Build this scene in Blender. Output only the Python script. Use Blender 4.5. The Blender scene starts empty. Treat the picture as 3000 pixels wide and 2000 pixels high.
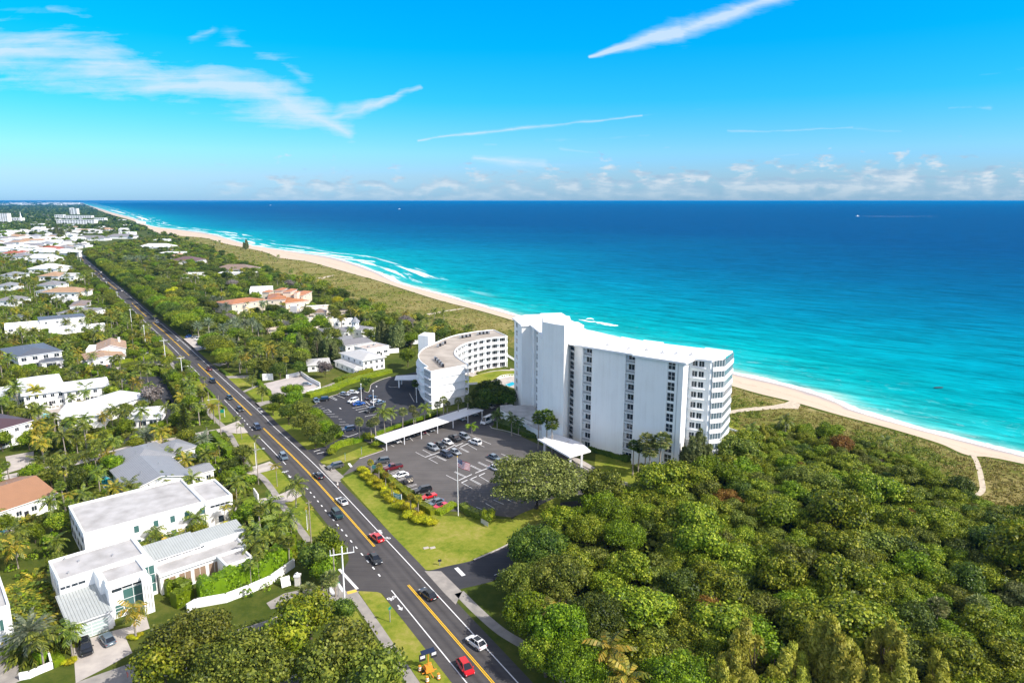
import bpy, math, random
from mathutils import Vector, Matrix
random.seed(7)
R = math.radians
scene = bpy.context.scene
COL = scene.collection
# ---------------------------------------------------------------- camera geometry (drone at 77 m, looking a little down)
CAMH = 77.0
FPX = 2000.0
PITCH = math.atan(412 / 2000)
def G(px, py, h=0.0):
    u = (px - 1500) / FPX; v = (1000 - py) / FPX
    dy = math.cos(PITCH) + v * math.sin(PITCH); dz = -math.sin(PITCH) + v * math.cos(PITCH)
    t = (h - CAMH) / dz
    return Vector((u * t, dy * t, h))
def PX(p):
    x, y, z = p[0], p[1], p[2] - CAMH
    d = y * math.cos(PITCH) - z * math.sin(PITCH)
    up = y * math.sin(PITCH) + z * math.cos(PITCH)
    return 1500 + FPX * x / d, 1000 - FPX * up / d
def ZM(ox, oy, s):
    return lambda x, y: (ox + x / s, oy + y / s)
ZA = ZM(0, 560, 3.92); ZB = ZM(500, 560, 3.92); ZC = ZM(0, 900, 3.92); ZD = ZM(500, 900, 3.92)
ZE = ZM(0, 1250, 3.92); ZF = ZM(500, 1250, 3.92); ZG = ZM(0, 1600, 3.92); ZH = ZM(500, 1600, 3.92)
ZI = ZM(900, 900, 3.92); ZJ = ZM(1400, 880, 2.94); ZK = ZM(900, 1250, 3.92); ZL = ZM(1000, 1600, 3.92)
ZN = ZM(1400, 1250, 3.92); ZO = ZM(1500, 1550, 3.36); ZP = ZM(2100, 1050, 2.6133); ZQ = ZM(2100, 1400, 2.6133)
ZR = ZM(1380, 1150, 7.84); ZS = ZM(880, 1150, 7.84); ZT = ZM(1020, 1300, 4.48); ZU = ZM(0, 560, 7.84)
# ---------------------------------------------------------------- scene object helpers
def setp(o, label=None, cat=None, group=None, kind=None):
    if label: o['label'] = label
    if cat: o['category'] = cat
    if group: o['group'] = group
    if kind: o['kind'] = kind
    return o
AUTO = []   # things whose label gets an ordinal when it is not unique: (object, label)
def thing(name, label, cat, loc=(0, 0, 0), rz=0.0, group=None, auto=False):
    o = bpy.data.objects.new(name, None); COL.objects.link(o)
    o.location = loc; o.rotation_euler = (0, 0, rz); o.empty_display_size = 0.5
    setp(o, label, cat, group)
    if auto: AUTO.append(o)
    return o
class MB:
    def __init__(s): s.v = []; s.f = []; s.m = []; s.sm = []; s.uv = None
    def add(s, vs, fs, m=0, smooth=False):
        b = len(s.v); s.v.extend([tuple(p) for p in vs])
        for f in fs:
            s.f.append(tuple(b + i for i in f)); s.m.append(m); s.sm.append(smooth)
    def box(s, x0, y0, z0, x1, y1, z1, m=0):
        s.add([(x0, y0, z0), (x1, y0, z0), (x1, y1, z0), (x0, y1, z0), (x0, y0, z1), (x1, y0, z1), (x1, y1, z1), (x0, y1, z1)],
              [(0, 3, 2, 1), (4, 5, 6, 7), (0, 1, 5, 4), (1, 2, 6, 5), (2, 3, 7, 6), (3, 0, 4, 7)], m)
    def obox(s, c, d, l, w, z0, z1, m=0):
        d = Vector((d[0], d[1])).normalized(); n = Vector((-d.y, d.x)); c = Vector((c[0], c[1]))
        q = [c - d * l / 2 - n * w / 2, c + d * l / 2 - n * w / 2, c + d * l / 2 + n * w / 2, c - d * l / 2 + n * w / 2]
        s.prism(q, z0, z1, m)
    def prism(s, poly, z0, z1, m=0, mt=None):
        a = sum(poly[i][0] * poly[(i + 1) % len(poly)][1] - poly[(i + 1) % len(poly)][0] * poly[i][1] for i in range(len(poly)))
        if a < 0: poly = list(reversed(poly))
        n = len(poly)
        s.add([(p[0], p[1], z0) for p in poly] + [(p[0], p[1], z1) for p in poly], [(i, (i + 1) % n, n + (i + 1) % n, n + i) for i in range(n)], m)
        s.add([(p[0], p[1], z1) for p in poly], [tuple(range(n))], m if mt is None else mt)
        s.add([(p[0], p[1], z0) for p in poly], [tuple(reversed(range(n)))], m)
    def tube(s, pts, rads, n=8, m=0, cap=True, smooth=True):
        b = len(s.v); pts = [Vector(p) for p in pts]; rings = []
        for i, p in enumerate(pts):
            t = (pts[min(i + 1, len(pts) - 1)] - pts[max(i - 1, 0)]).normalized()
            a = t.cross(Vector((0, 0, 1)))
            if a.length < 1e-3: a = Vector((1, 0, 0))
            a.normalize(); c = t.cross(a); r = rads[i] if hasattr(rads, '__len__') else rads
            rings.append([p + (a * math.cos(2 * math.pi * k / n) + c * math.sin(2 * math.pi * k / n)) * r for k in range(n)])
        vs = [q for r in rings for q in r]; fs = []
        for i in range(len(pts) - 1):
            for k in range(n):
                fs.append((i * n + k, i * n + (k + 1) % n, (i + 1) * n + (k + 1) % n, (i + 1) * n + k))
        s.add(vs, fs, m, smooth)
        if cap:
            s.add(rings[0], [tuple(reversed(range(n)))], m); s.add(rings[-1], [tuple(range(n))], m)
    def ball(s, c, r, m=0, nu=8, nv=5, sz=1.0, jit=0.0, rnd=None):
        vs = []; fs = []
        for j in range(nv + 1):
            th = math.pi * j / nv
            for i in range(nu):
                ph = 2 * math.pi * i / nu; k = 1 + (rnd.uniform(-jit, jit) if rnd and jit else 0)
                vs.append((c[0] + r * k * math.sin(th) * math.cos(ph), c[1] + r * k * math.sin(th) * math.sin(ph), c[2] + r * sz * k * math.cos(th)))
        for j in range(nv):
            for i in range(nu):
                fs.append((j * nu + i, (j + 1) * nu + i, (j + 1) * nu + (i + 1) % nu, j * nu + (i + 1) % nu))
        s.add(vs, fs, m, True)
    def hip(s, x0, y0, x1, y1, z, rh, ov=0.5, m=0):
        x0 -= ov; y0 -= ov; x1 += ov; y1 += ov; w = x1 - x0; d = y1 - y0; t = 0.18
        if w >= d: r = [(x0 + d / 2, (y0 + y1) / 2), (x1 - d / 2, (y0 + y1) / 2)]
        else: r = [((x0 + x1) / 2, y0 + w / 2), ((x0 + x1) / 2, y1 - w / 2)]
        e = [(x0, y0, z), (x1, y0, z), (x1, y1, z), (x0, y1, z)]
        s.add([(p[0], p[1], z - t) for p in e] + e, [(0, 3, 2, 1), (0, 1, 5, 4), (1, 2, 6, 5), (2, 3, 7, 6), (3, 0, 4, 7)], 1)
        a = (r[0][0], r[0][1], z + rh); b = (r[1][0], r[1][1], z + rh)
        if w >= d: s.add(e + [a, b], [(0, 1, 5, 4), (1, 2, 5), (2, 3, 4, 5), (3, 0, 4)], m)
        else: s.add(e + [a, b], [(0, 1, 4), (1, 2, 5, 4), (2, 3, 5), (3, 0, 4, 5)], m)
    def gable(s, x0, y0, x1, y1, z, rh, ov=0.5, m=0, along='x', mw=1):
        if along == 'x':
            ym = (y0 + y1) / 2; k = rh / ((y1 - y0) / 2); zz = z - ov * k; t = 0.2
            a = [(x0 - ov, y0 - ov, zz), (x1 + ov, y0 - ov, zz), (x1 + ov, ym, z + rh), (x0 - ov, ym, z + rh), (x1 + ov, y1 + ov, zz), (x0 - ov, y1 + ov, zz)]
            g = [[(x0, y0, z), (x0, y1, z), (x0, ym, z + rh)], [(x1, y0, z), (x1, y1, z), (x1, ym, z + rh)]]
        else:
            xm = (x0 + x1) / 2; k = rh / ((x1 - x0) / 2); zz = z - ov * k; t = 0.2
            a = [(x1 + ov, y0 - ov, zz), (x1 + ov, y1 + ov, zz), (xm, y1 + ov, z + rh), (xm, y0 - ov, z + rh), (x0 - ov, y1 + ov, zz), (x0 - ov, y0 - ov, zz)]
            g = [[(x0, y0, z), (x1, y0, z), (xm, y0, z + rh)], [(x0, y1, z), (x1, y1, z), (xm, y1, z + rh)]]
        b = [(p[0], p[1], p[2] + t) for p in a]
        s.add(b, [(0, 1, 2, 3), (3, 2, 4, 5)], m)
        s.add(a, [(3, 2, 1, 0), (5, 4, 2, 3)], mw)
        s.add(a + b, [(0, 1, 7, 6), (1, 2, 8, 7), (2, 4, 10, 8), (4, 5, 11, 10), (5, 3, 9, 11), (3, 0, 6, 9)], mw)
        for t3 in g: s.add(t3, [(0, 1, 2)], mw)
    def mesh(s, name, mats):
        me = bpy.data.meshes.new(name); me.from_pydata(s.v, [], s.f); me.update()
        for m in mats: me.materials.append(m)
        me.polygons.foreach_set('material_index', s.m); me.polygons.foreach_set('use_smooth', s.sm)
        if s.uv:
            l = me.uv_layers.new(name='UVMap'); li = [0] * len(me.loops); me.loops.foreach_get('vertex_index', li)
            l.data.foreach_set('uv', [c for i in li for c in s.uv[i]])
        me.update(); return me
    def build(s, name, mats, parent=None, **kw):
        if not isinstance(mats, (list, tuple)): mats = [mats]
        return put(s.mesh(name, mats), name, parent, **kw)
def put(me, name, parent=None, loc=None, rz=None, label=None, cat=None, group=None, kind=None, auto=False):
    o = bpy.data.objects.new(name, me); COL.objects.link(o)
    if parent is not None: o.parent = parent
    if loc is not None: o.location = loc
    if rz is not None: o.rotation_euler = (0, 0, rz)
    setp(o, label, cat, group, kind)
    if auto: AUTO.append(o)
    return o
def copy_tree(o, parent=None):
    c = o.copy(); COL.objects.link(c); c.parent = parent
    for ch in o.children: copy_tree(ch, c)
    return c
# ---------------------------------------------------------------- materials
def nodes_of(m):
    m.use_nodes = True; nt = m.node_tree; return nt, nt.nodes['Principled BSDF']
MATS = {}
def mat(name, col, rough=0.7, var=0.0, vscale=0.5, metal=0.0, spec=0.3, col2=None, bump=0.0, bscale=3.0, coat=0.0, detail=4, contrast=(0.35, 0.65), emis=None):
    if name in MATS: return MATS[name]
    m = bpy.data.materials.new(name); nt, b = nodes_of(m)
    b.inputs['Base Color'].default_value = (*col, 1); b.inputs['Roughness'].default_value = rough
    b.inputs['Metallic'].default_value = metal; b.inputs['Specular IOR Level'].default_value = spec
    if coat: b.inputs['Coat Weight'].default_value = coat; b.inputs['Coat Roughness'].default_value = 0.08
    if var or col2:
        tc = nt.nodes.new('ShaderNodeTexCoord'); n = nt.nodes.new('ShaderNodeTexNoise'); n.inputs['Scale'].default_value = vscale; n.inputs['Detail'].default_value = detail
        nt.links.new(tc.outputs['Object'], n.inputs['Vector'])
        r = nt.nodes.new('ShaderNodeValToRGB'); r.color_ramp.elements[0].position = contrast[0]; r.color_ramp.elements[1].position = contrast[1]
        c0 = col2 if col2 else tuple(c * (1 - var) for c in col)
        r.color_ramp.elements[0].color = (*c0, 1); r.color_ramp.elements[1].color = (*col, 1)
        nt.links.new(n.outputs['Fac'], r.inputs['Fac']); nt.links.new(r.outputs['Color'], b.inputs['Base Color'])
    if bump:
        tc = nt.nodes.new('ShaderNodeTexCoord'); n = nt.nodes.new('ShaderNodeTexNoise'); n.inputs['Scale'].default_value = bscale
        nt.links.new(tc.outputs['Object'], n.inputs['Vector']); bp = nt.nodes.new('ShaderNodeBump'); bp.inputs['Distance'].default_value = bump
        nt.links.new(n.outputs['Fac'], bp.inputs['Height']); nt.links.new(bp.outputs['Normal'], b.inputs['Normal'])
    MATS[name] = m; return m
def ramp(nt, pts, interp='LINEAR'):
    r = nt.nodes.new('ShaderNodeValToRGB'); cr = r.color_ramp; cr.interpolation = interp
    while len(cr.elements) < len(pts): cr.elements.new(0.5)
    for e, (p, c) in zip(cr.elements, pts):
        e.position = p; e.color = (*c, 1) if len(c) == 3 else c
    return r
def mth(nt, op, a, b=None, c=None, clamp=False):
    n = nt.nodes.new('ShaderNodeMath'); n.operation = op; n.use_clamp = clamp
    for i, x in enumerate((a, b, c)):
        if x is None: continue
        if isinstance(x, (int, float)): n.inputs[i].default_value = x
        else: nt.links.new(x, n.inputs[i])
    return n.outputs[0]
def mixc(nt, f, a, b, mode='MIX'):
    n = nt.nodes.new('ShaderNodeMix'); n.data_type = 'RGBA'; n.blend_type = mode
    for i, x in ((0, f), (6, a), (7, b)):
        if isinstance(x, (int, float)): n.inputs[i].default_value = x
        elif isinstance(x, tuple): n.inputs[i].default_value = (*x, 1) if len(x) == 3 else x
        else: nt.links.new(x, n.inputs[i])
    return n.outputs[2]
def noise(nt, vec, scale, detail=4, rough=0.5, dist=0.0):
    n = nt.nodes.new('ShaderNodeTexNoise'); n.inputs['Scale'].default_value = scale; n.inputs['Detail'].default_value = detail
    n.inputs['Roughness'].default_value = rough; n.inputs['Distortion'].default_value = dist
    if vec is not None: nt.links.new(vec, n.inputs['Vector'])
    return n.outputs['Fac']
def mapping(nt, vec, scale=(1, 1, 1), rot=(0, 0, 0), loc=(0, 0, 0)):
    n = nt.nodes.new('ShaderNodeMapping'); n.inputs['Scale'].default_value = scale; n.inputs['Rotation'].default_value = rot; n.inputs['Location'].default_value = loc
    nt.links.new(vec, n.inputs['Vector']); return n.outputs[0]
def leafmat(name, cols, trans=0.25, rough=0.5, spec=0.25):
    """leaf colours: each leaf cluster (mesh island) draws its own shade, each plant its own tint"""
    if name in MATS: return MATS[name]
    m = bpy.data.materials.new(name); nt, b = nodes_of(m)
    ge = nt.nodes.new('ShaderNodeNewGeometry'); oi = nt.nodes.new('ShaderNodeObjectInfo'); tc = nt.nodes.new('ShaderNodeTexCoord')
    big = noise(nt, tc.outputs['Object'], 0.55, 2)
    f = mth(nt, 'ADD', mth(nt, 'MULTIPLY', ge.outputs['Random Per Island'], 0.55), mth(nt, 'MULTIPLY', big, 0.45))
    n = len(cols); r = ramp(nt, [(0.15 + 0.7 * i / (n - 1), c) for i, c in enumerate(cols)]); nt.links.new(f, r.inputs['Fac'])
    hs = nt.nodes.new('ShaderNodeHueSaturation')
    nt.links.new(mth(nt, 'ADD', mth(nt, 'MULTIPLY', oi.outputs['Random'], 0.03), 0.487), hs.inputs['Hue'])
    nt.links.new(mth(nt, 'ADD', mth(nt, 'MULTIPLY', oi.outputs['Random'], 0.5), 0.75), hs.inputs['Value'])
    nt.links.new(r.outputs['Color'], hs.inputs['Color'])
    nt.links.new(hs.outputs['Color'], b.inputs['Base Color']); b.inputs['Roughness'].default_value = rough; b.inputs['Specular IOR Level'].default_value = spec
    tr = nt.nodes.new('ShaderNodeBsdfTranslucent'); nt.links.new(hs.outputs['Color'], tr.inputs['Color'])
    mx = nt.nodes.new('ShaderNodeMixShader'); mx.inputs[0].default_value = trans
    out = nt.nodes['Material Output']; nt.links.new(b.outputs[0], mx.inputs[1]); nt.links.new(tr.outputs[0], mx.inputs[2]); nt.links.new(mx.outputs[0], out.inputs['Surface'])
    MATS[name] = m; return m
def ribbed(name, col, pitch=0.45, dark=0.55, axis=0, rough=0.45, tile=None, col2=None, wide=0.12):
    """standing-seam or tiled roof: seams in object space"""
    if name in MATS: return MATS[name]
    m = bpy.data.materials.new(name); nt, b = nodes_of(m); tc = nt.nodes.new('ShaderNodeTexCoord')
    sp = nt.nodes.new('ShaderNodeSeparateXYZ'); nt.links.new(tc.outputs['Object'], sp.inputs[0])
    def line(o, p, w): return mth(nt, 'LESS_THAN', mth(nt, 'FRACT', mth(nt, 'DIVIDE', o, p)), w)
    l = line(sp.outputs[axis], pitch, wide)
    if tile: l = mth(nt, 'MAXIMUM', mth(nt, 'MULTIPLY', l, 0.5), line(sp.outputs[1 - axis], tile, 0.28))
    nz = noise(nt, tc.outputs['Object'], 0.6, 5); base = mixc(nt, nz, tuple(c * 0.78 for c in col) if not col2 else col2, col)
    if tile:
        nz2 = noise(nt, tc.outputs['Object'], 6, 2); base = mixc(nt, mth(nt, 'MULTIPLY', nz2, 0.5), base, tuple(c * 0.6 for c in col))
    c = mixc(nt, l, base, mixc(nt, 1.0, base, (dark, dark, dark), 'MULTIPLY')); nt.links.new(c, b.inputs['Base Color'])
    b.inputs['Roughness'].default_value = rough; b.inputs['Specular IOR Level'].default_value = 0.35
    bp = nt.nodes.new('ShaderNodeBump'); bp.inputs['Distance'].default_value = 0.06; nt.links.new(l, bp.inputs['Height']); nt.links.new(bp.outputs['Normal'], b.inputs['Normal'])
    MATS[name] = m; return m
WHITE = mat('white_stucco', (.84, .84, .82), .75, bump=.01, bscale=8)
def stucco():
    nt, b = nodes_of(WHITE); tc = nt.nodes.new('ShaderNodeTexCoord'); a = noise(nt, mapping(nt, tc.outputs['Object'], (1.1, 1.1, .05)), 1.0, 6, .7); c = noise(nt, tc.outputs['Object'], .22, 6, .6)
    nt.links.new(mixc(nt, mth(nt, 'MULTIPLY', mth(nt, 'SUBTRACT', mth(nt, 'ADD', mth(nt, 'MULTIPLY', a, .6), mth(nt, 'MULTIPLY', c, .4)), .46), 4, clamp=True), (.85, .85, .83), (.76, .75, .725)), b.inputs['Base Color'])
WHITE2 = mat('white_trim', (.82, .82, .82), .5)
stucco()
OFFW = mat('warm_white_stucco', (.72, .68, .61), .8, var=.1, vscale=.3)
CREAM = mat('cream_stucco', (.68, .60, .47), .8, var=.12, vscale=.3)
WROOF = mat('white_roof', (.80, .80, .80), .6, col2=(.62, .61, .6), vscale=.12, contrast=(.2, .5))
GROOF = mat('grey_white_membrane_roof', (.47, .46, .455), .8, col2=(.33, .32, .31), vscale=.3, contrast=(.3, .62), detail=8)
TROOF = mat('weathered_gravel_roof', (.47, .42, .36), .9, col2=(.30, .26, .22), vscale=.13, detail=9, contrast=(.32, .68))
GLASS = mat('dark_window_glass', (.025, .035, .045), .08, spec=.6)
GLASSG = mat('green_window_glass', (.06, .14, .13), .1, spec=.6)
GLASSB = mat('balcony_glass', (.10, .14, .16), .12, spec=.5)
DARK = mat('dark_frame', (.03, .03, .035), .5)
STEEL = mat('galvanised_steel', (.45, .46, .47), .4, metal=.6)
WOOD = mat('weathered_pole_wood', (.34, .29, .23), .9, var=.3, vscale=3)
BARK = mat('tree_bark', (.13, .10, .07), .9, var=.4, vscale=3)
BARKP = mat('palm_trunk_bark', (.33, .29, .24), .9, var=.3, vscale=4)
CONC = mat('concrete_paving', (.36, .33, .295), .85, col2=(.26, .24, .22), vscale=.5, detail=8)
WCONC = mat('pale_concrete_paving', (.52, .47, .42), .85, col2=(.40, .36, .33), vscale=.4, detail=8)
PAINT = mat('white_road_paint', (.78, .78, .78), .6)
YPAINT = mat('yellow_road_paint', (.85, .50, .01), .6)
MROOF = ribbed('pale_metal_roof', (.44, .47, .46), .5, .6)
MGREY = ribbed('grey_metal_roof', (.30, .31, .33), .45, .6)
MDARK = ribbed('charcoal_metal_roof', (.115, .13, .16), .45, .55)
MPURP = ribbed('maroon_metal_roof', (.10, .055, .065), .45, .6)
TORA = ribbed('orange_tile_roof', (.50, .26, .14), .33, .7, tile=.42)
TTAN = ribbed('tan_tile_roof', (.58, .36, .20), .33, .7, tile=.45)
TRED = ribbed('red_tile_roof', (.50, .13, .06), .4, .7, tile=.5)
TTERR = ribbed('terracotta_tile_roof', (.62, .24, .08), .4, .65, tile=.5)
TGREY = ribbed('grey_shingle_roof', (.30, .29, .30), 50, .8, tile=.5)
TWHITE = ribbed('white_tile_roof', (.66, .65, .63), 50, .85, tile=.6)
TBROWN = ribbed('brown_tile_roof', (.34, .24, .18), .5, .7, tile=.6)
SEA_L = leafmat('sea_grape_leaves', [(.015, .03, .003), (.075, .12, .006), (.17, .23, .010), (.30, .345, .018), (.47, .47, .05)])
L_OLIVE = leafmat('olive_leaves', [(.018, .03, .005), (.08, .11, .012), (.18, .21, .022), (.32, .33, .05)])
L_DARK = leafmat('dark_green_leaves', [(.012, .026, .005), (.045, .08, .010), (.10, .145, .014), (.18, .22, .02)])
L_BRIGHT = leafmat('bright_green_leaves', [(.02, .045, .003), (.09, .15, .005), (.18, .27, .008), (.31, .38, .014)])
L_LIME = leafmat('lime_leaves', [(.06, .10, .005), (.16, .22, .008), (.26, .31, .012), (.38, .38, .02)])
L_GOLD = leafmat('golden_leaves', [(.12, .13, .006), (.32, .33, .008), (.48, .44, .012), (.60, .52, .02)])
L_RUST = leafmat('rusty_leaves', [(.05, .03, .008), (.14, .06, .012), (.24, .10, .02), (.20, .14, .02)])
L_GREY = leafmat('grey_twigs', [(.10, .08, .07), (.20, .17, .15), (.30, .27, .25)])
L_PINE = leafmat('pine_needles', [(.05, .07, .02), (.11, .14, .04), (.20, .23, .07), (.30, .32, .11)], trans=.3)
L_PINEB = leafmat('yellow_green_pine_needles', [(.13, .15, .02), (.28, .29, .03), (.44, .42, .05), (.56, .52, .10)], trans=.35)  # paler yellow-green needle colour of some casuarinas
L_PALM = leafmat('palm_fronds', [(.025, .05, .008), (.09, .13, .012), (.18, .22, .02), (.32, .33, .04)], spec=.4)
L_PALMY = leafmat('yellowing_palm_fronds', [(.06, .09, .008), (.18, .20, .015), (.34, .28, .02), (.48, .30, .03)], spec=.4)
L_SILV = leafmat('silver_palm_fronds', [(.05, .08, .035), (.13, .17, .09), (.22, .26, .15), (.33, .35, .22)], spec=.4)
L_FAN = leafmat('fan_palm_leaves', [(.04, .06, .015), (.11, .14, .03), (.20, .22, .06), (.32, .30, .12)], spec=.4)
# ---------------------------------------------------------------- camera, sun, sky
cam = bpy.data.cameras.new('camera'); camo = bpy.data.objects.new('camera', cam); COL.objects.link(camo)
cam.sensor_width = 36; cam.lens = 36 * FPX / 3000; cam.clip_end = 300000; cam.clip_start = 1
camo.location = (0, 0, CAMH); camo.rotation_euler = (math.pi / 2 - PITCH, 0, 0); scene.camera = camo
SUN_AZ, SUN_EL = R(-27), R(41)
sv = Vector((math.cos(SUN_AZ) * math.cos(SUN_EL), math.sin(SUN_AZ) * math.cos(SUN_EL), math.sin(SUN_EL)))
sl = bpy.data.lights.new('sun', 'SUN'); sl.energy = 4.3; sl.angle = R(0.5); sl.color = (1.0, .955, .88)
so = bpy.data.objects.new('sun', sl); COL.objects.link(so); so.rotation_euler = sv.to_track_quat('Z', 'Y').to_euler(); so.location = (0, 0, 150)
scene.view_settings.view_transform = 'Standard'; scene.view_settings.look = 'None'; scene.view_settings.exposure = 0.5; scene.view_settings.gamma = 1
w = bpy.data.worlds.new('World'); scene.world = w; w.use_nodes = True
def build_world():
    nt = w.node_tree; nt.nodes.clear(); L = nt.links
    out = nt.nodes.new('ShaderNodeOutputWorld'); bg = nt.nodes.new('ShaderNodeBackground'); L.new(bg.outputs[0], out.inputs[0]); bg.inputs[1].default_value = 0.15
    sky = nt.nodes.new('ShaderNodeTexSky'); sky.sky_type = 'NISHITA'; sky.sun_disc = False; sky.sun_elevation = SUN_EL; sky.sun_rotation = R(117)
    sky.air_density = 1.0; sky.dust_density = 0.3; sky.ozone_density = 1.5; sky.altitude = 50
    tc = nt.nodes.new('ShaderNodeTexCoord'); sp = nt.nodes.new('ShaderNodeSeparateXYZ'); L.new(tc.outputs['Generated'], sp.inputs[0])
    x, y, z = sp.outputs
    # the clear winter sky: the physical sky, tinted deep cyan in view; above it, warm brightness added to lighten shaded walls
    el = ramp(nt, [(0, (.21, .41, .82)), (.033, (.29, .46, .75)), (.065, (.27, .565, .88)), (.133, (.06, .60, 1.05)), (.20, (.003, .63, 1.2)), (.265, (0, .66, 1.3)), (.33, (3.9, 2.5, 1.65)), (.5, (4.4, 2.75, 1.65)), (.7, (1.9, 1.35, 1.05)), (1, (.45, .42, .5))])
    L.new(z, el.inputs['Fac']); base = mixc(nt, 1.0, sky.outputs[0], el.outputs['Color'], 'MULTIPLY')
    ys = mth(nt, 'MAXIMUM', y, 0.05); a = mth(nt, 'DIVIDE', x, ys); e = mth(nt, 'DIVIDE', z, ys)
    cb = nt.nodes.new('ShaderNodeCombineXYZ'); L.new(a, cb.inputs[0]); L.new(e, cb.inputs[1]); P = cb.outputs[0]
    n1 = nt.nodes.new('ShaderNodeTexNoise'); n1.inputs['Scale'].default_value = 7; n1.inputs['Detail'].default_value = 5; L.new(P, n1.inputs['Vector'])
    va = nt.nodes.new('ShaderNodeVectorMath'); va.operation = 'SUBTRACT'; L.new(n1.outputs['Color'], va.inputs[0]); va.inputs[1].default_value = (.5, .5, .5)
    vb = nt.nodes.new('ShaderNodeVectorMath'); vb.operation = 'MULTIPLY'; L.new(va.outputs[0], vb.inputs[0]); vb.inputs[1].default_value = (.09, .06, 0)
    vc = nt.nodes.new('ShaderNodeVectorMath'); vc.operation = 'ADD'; L.new(vb.outputs[0], vc.inputs[0]); L.new(P, vc.inputs[1]); W = vc.outputs[0]
    def ae(px, py):
        u = (px - 1500) / FPX; v = (1000 - py) / FPX; dy = math.cos(PITCH) + v * math.sin(PITCH)
        return Vector((u / dy, (-math.sin(PITCH) + v * math.cos(PITCH)) / dy, 0))
    def seg(x1, y1, x2, y2, w1, w2, s, src=W):
        p1 = ae(x1, y1); p2 = ae(x2, y2); d = p2 - p1; l2 = d.length_squared
        s1 = nt.nodes.new('ShaderNodeVectorMath'); s1.operation = 'SUBTRACT'; L.new(src, s1.inputs[0]); s1.inputs[1].default_value = p1
        dt = nt.nodes.new('ShaderNodeVectorMath'); dt.operation = 'DOT_PRODUCT'; L.new(s1.outputs[0], dt.inputs[0]); dt.inputs[1].default_value = d / l2
        t = mth(nt, 'ADD', dt.outputs['Value'], 0, clamp=True)
        sc = nt.nodes.new('ShaderNodeVectorMath'); sc.operation = 'SCALE'; sc.inputs[0].default_value = d; L.new(t, sc.inputs['Scale'])
        ds = nt.nodes.new('ShaderNodeVectorMath'); ds.operation = 'DISTANCE'; L.new(s1.outputs[0], ds.inputs[0]); L.new(sc.outputs[0], ds.inputs[1])
        wd = mth(nt, 'ADD', mth(nt, 'MULTIPLY', t, (w2 - w1) / FPX), w1 / FPX)
        q = mth(nt, 'SUBTRACT', 1, mth(nt, 'DIVIDE', ds.outputs['Value'], wd), clamp=True)
        return mth(nt, 'MULTIPLY', mth(nt, 'POWER', q, 1.25), s)
    fib = noise(nt, mapping(nt, P, (4, 60, 1), (0, 0, R(-9))), 1.0, 8, .6, .5)
    fib2 = noise(nt, mapping(nt, W, (9, 34, 1), (0, 0, R(-16))), 1.0, 8, .65, .3)
    fibm = mth(nt, 'MULTIPLY', mth(nt, 'SUBTRACT', mth(nt, 'ADD', mth(nt, 'MULTIPLY', fib, .6), mth(nt, 'MULTIPLY', fib2, .4)), .33), 3.2, clamp=True)
    segs = [(-120, 120, 300, 190, 150, 130, 1.1), (250, 190, 640, 250, 120, 85, 1.15), (600, 240, 860, 320, 90, 100, 1.25), (830, 310, 1040, 385, 95, 45, 1.3),
            (960, 350, 1220, 268, 45, 18, 1.0), (700, 140, 900, 235, 55, 45, .55), (590, 105, 640, 95, 25, 22, .4), (-60, 165, 560, 215, 60, 40, .6), (580, 280, 800, 300, 30, 40, .5), (240, 60, 140, 40, 40, 20, .4)]
    tot = None
    for s_ in segs:
        q = seg(*s_); tot = q if tot is None else mth(nt, 'MAXIMUM', tot, q)
    fsum = mth(nt, 'ADD', mth(nt, 'MULTIPLY', fib, .55), mth(nt, 'MULTIPLY', fib2, .45)); cir = mth(nt, 'MULTIPLY', mth(nt, 'SUBTRACT', mth(nt, 'ADD', mth(nt, 'MULTIPLY', tot, 1.05), mth(nt, 'MULTIPLY', mth(nt, 'SUBTRACT', fsum, .5), 3.8)), .32), 1.0, clamp=True); cir = mth(nt, 'MULTIPLY', cir, mth(nt, 'MULTIPLY', tot, 2.2, clamp=True))
    fc = noise(nt, mapping(nt, P, (16, 80, 1), (0, 0, R(24))), 1.0, 8, .65, .3); fcm = mth(nt, 'MULTIPLY', mth(nt, 'SUBTRACT', fc, .22), 1.9, clamp=True)
    tr = None
    vb2 = nt.nodes.new('ShaderNodeVectorMath'); vb2.operation = 'MULTIPLY'; L.new(va.outputs[0], vb2.inputs[0]); vb2.inputs[1].default_value = (.016, .016, 0)
    vc2 = nt.nodes.new('ShaderNodeVectorMath'); vc2.operation = 'ADD'; L.new(vb2.outputs[0], vc2.inputs[0]); L.new(P, vc2.inputs[1]); W2 = vc2.outputs[0]
    for s_ in [(1725, 165, 1990, 90, 8, 52, 1.6), (1980, 92, 2330, -25, 52, 36, 1.35), (1230, 411, 1500, 378, 7, 11, 1.1), (1480, 380, 1880, 342, 11, 6, 1.0), (1880, 342, 2240, 290, 8, 8, .25),
               (1390, 462, 1590, 480, 20, 34, 1.0), (1440, 470, 1560, 505, 20, 12, .5), (2130, 383, 2500, 376, 7, 7, .8), (2500, 378, 2640, 384, 9, 6, .5), (1600, 408, 1900, 398, 12, 7, .4),
               (2780, 322, 2900, 318, 9, 12, .6), (2270, 455, 2340, 447, 5, 4, .5), (2850, 225, 3050, 195, 8, 12, .3), (1640, 432, 1750, 445, 10, 6, .6), (1420, 420, 1450, 422, 12, 8, .6), (1500, 490, 1900, 470, 30, 12, .3)]:
        q = seg(*s_, src=W2); tr = q if tr is None else mth(nt, 'MAXIMUM', tr, q)
    con = mth(nt, 'MULTIPLY', mth(nt, 'SUBTRACT', mth(nt, 'ADD', tr, mth(nt, 'MULTIPLY', mth(nt, 'SUBTRACT', fc, .5), 2.4)), .2), mth(nt, 'MULTIPLY', tr, .85, clamp=True), clamp=True)
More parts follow.
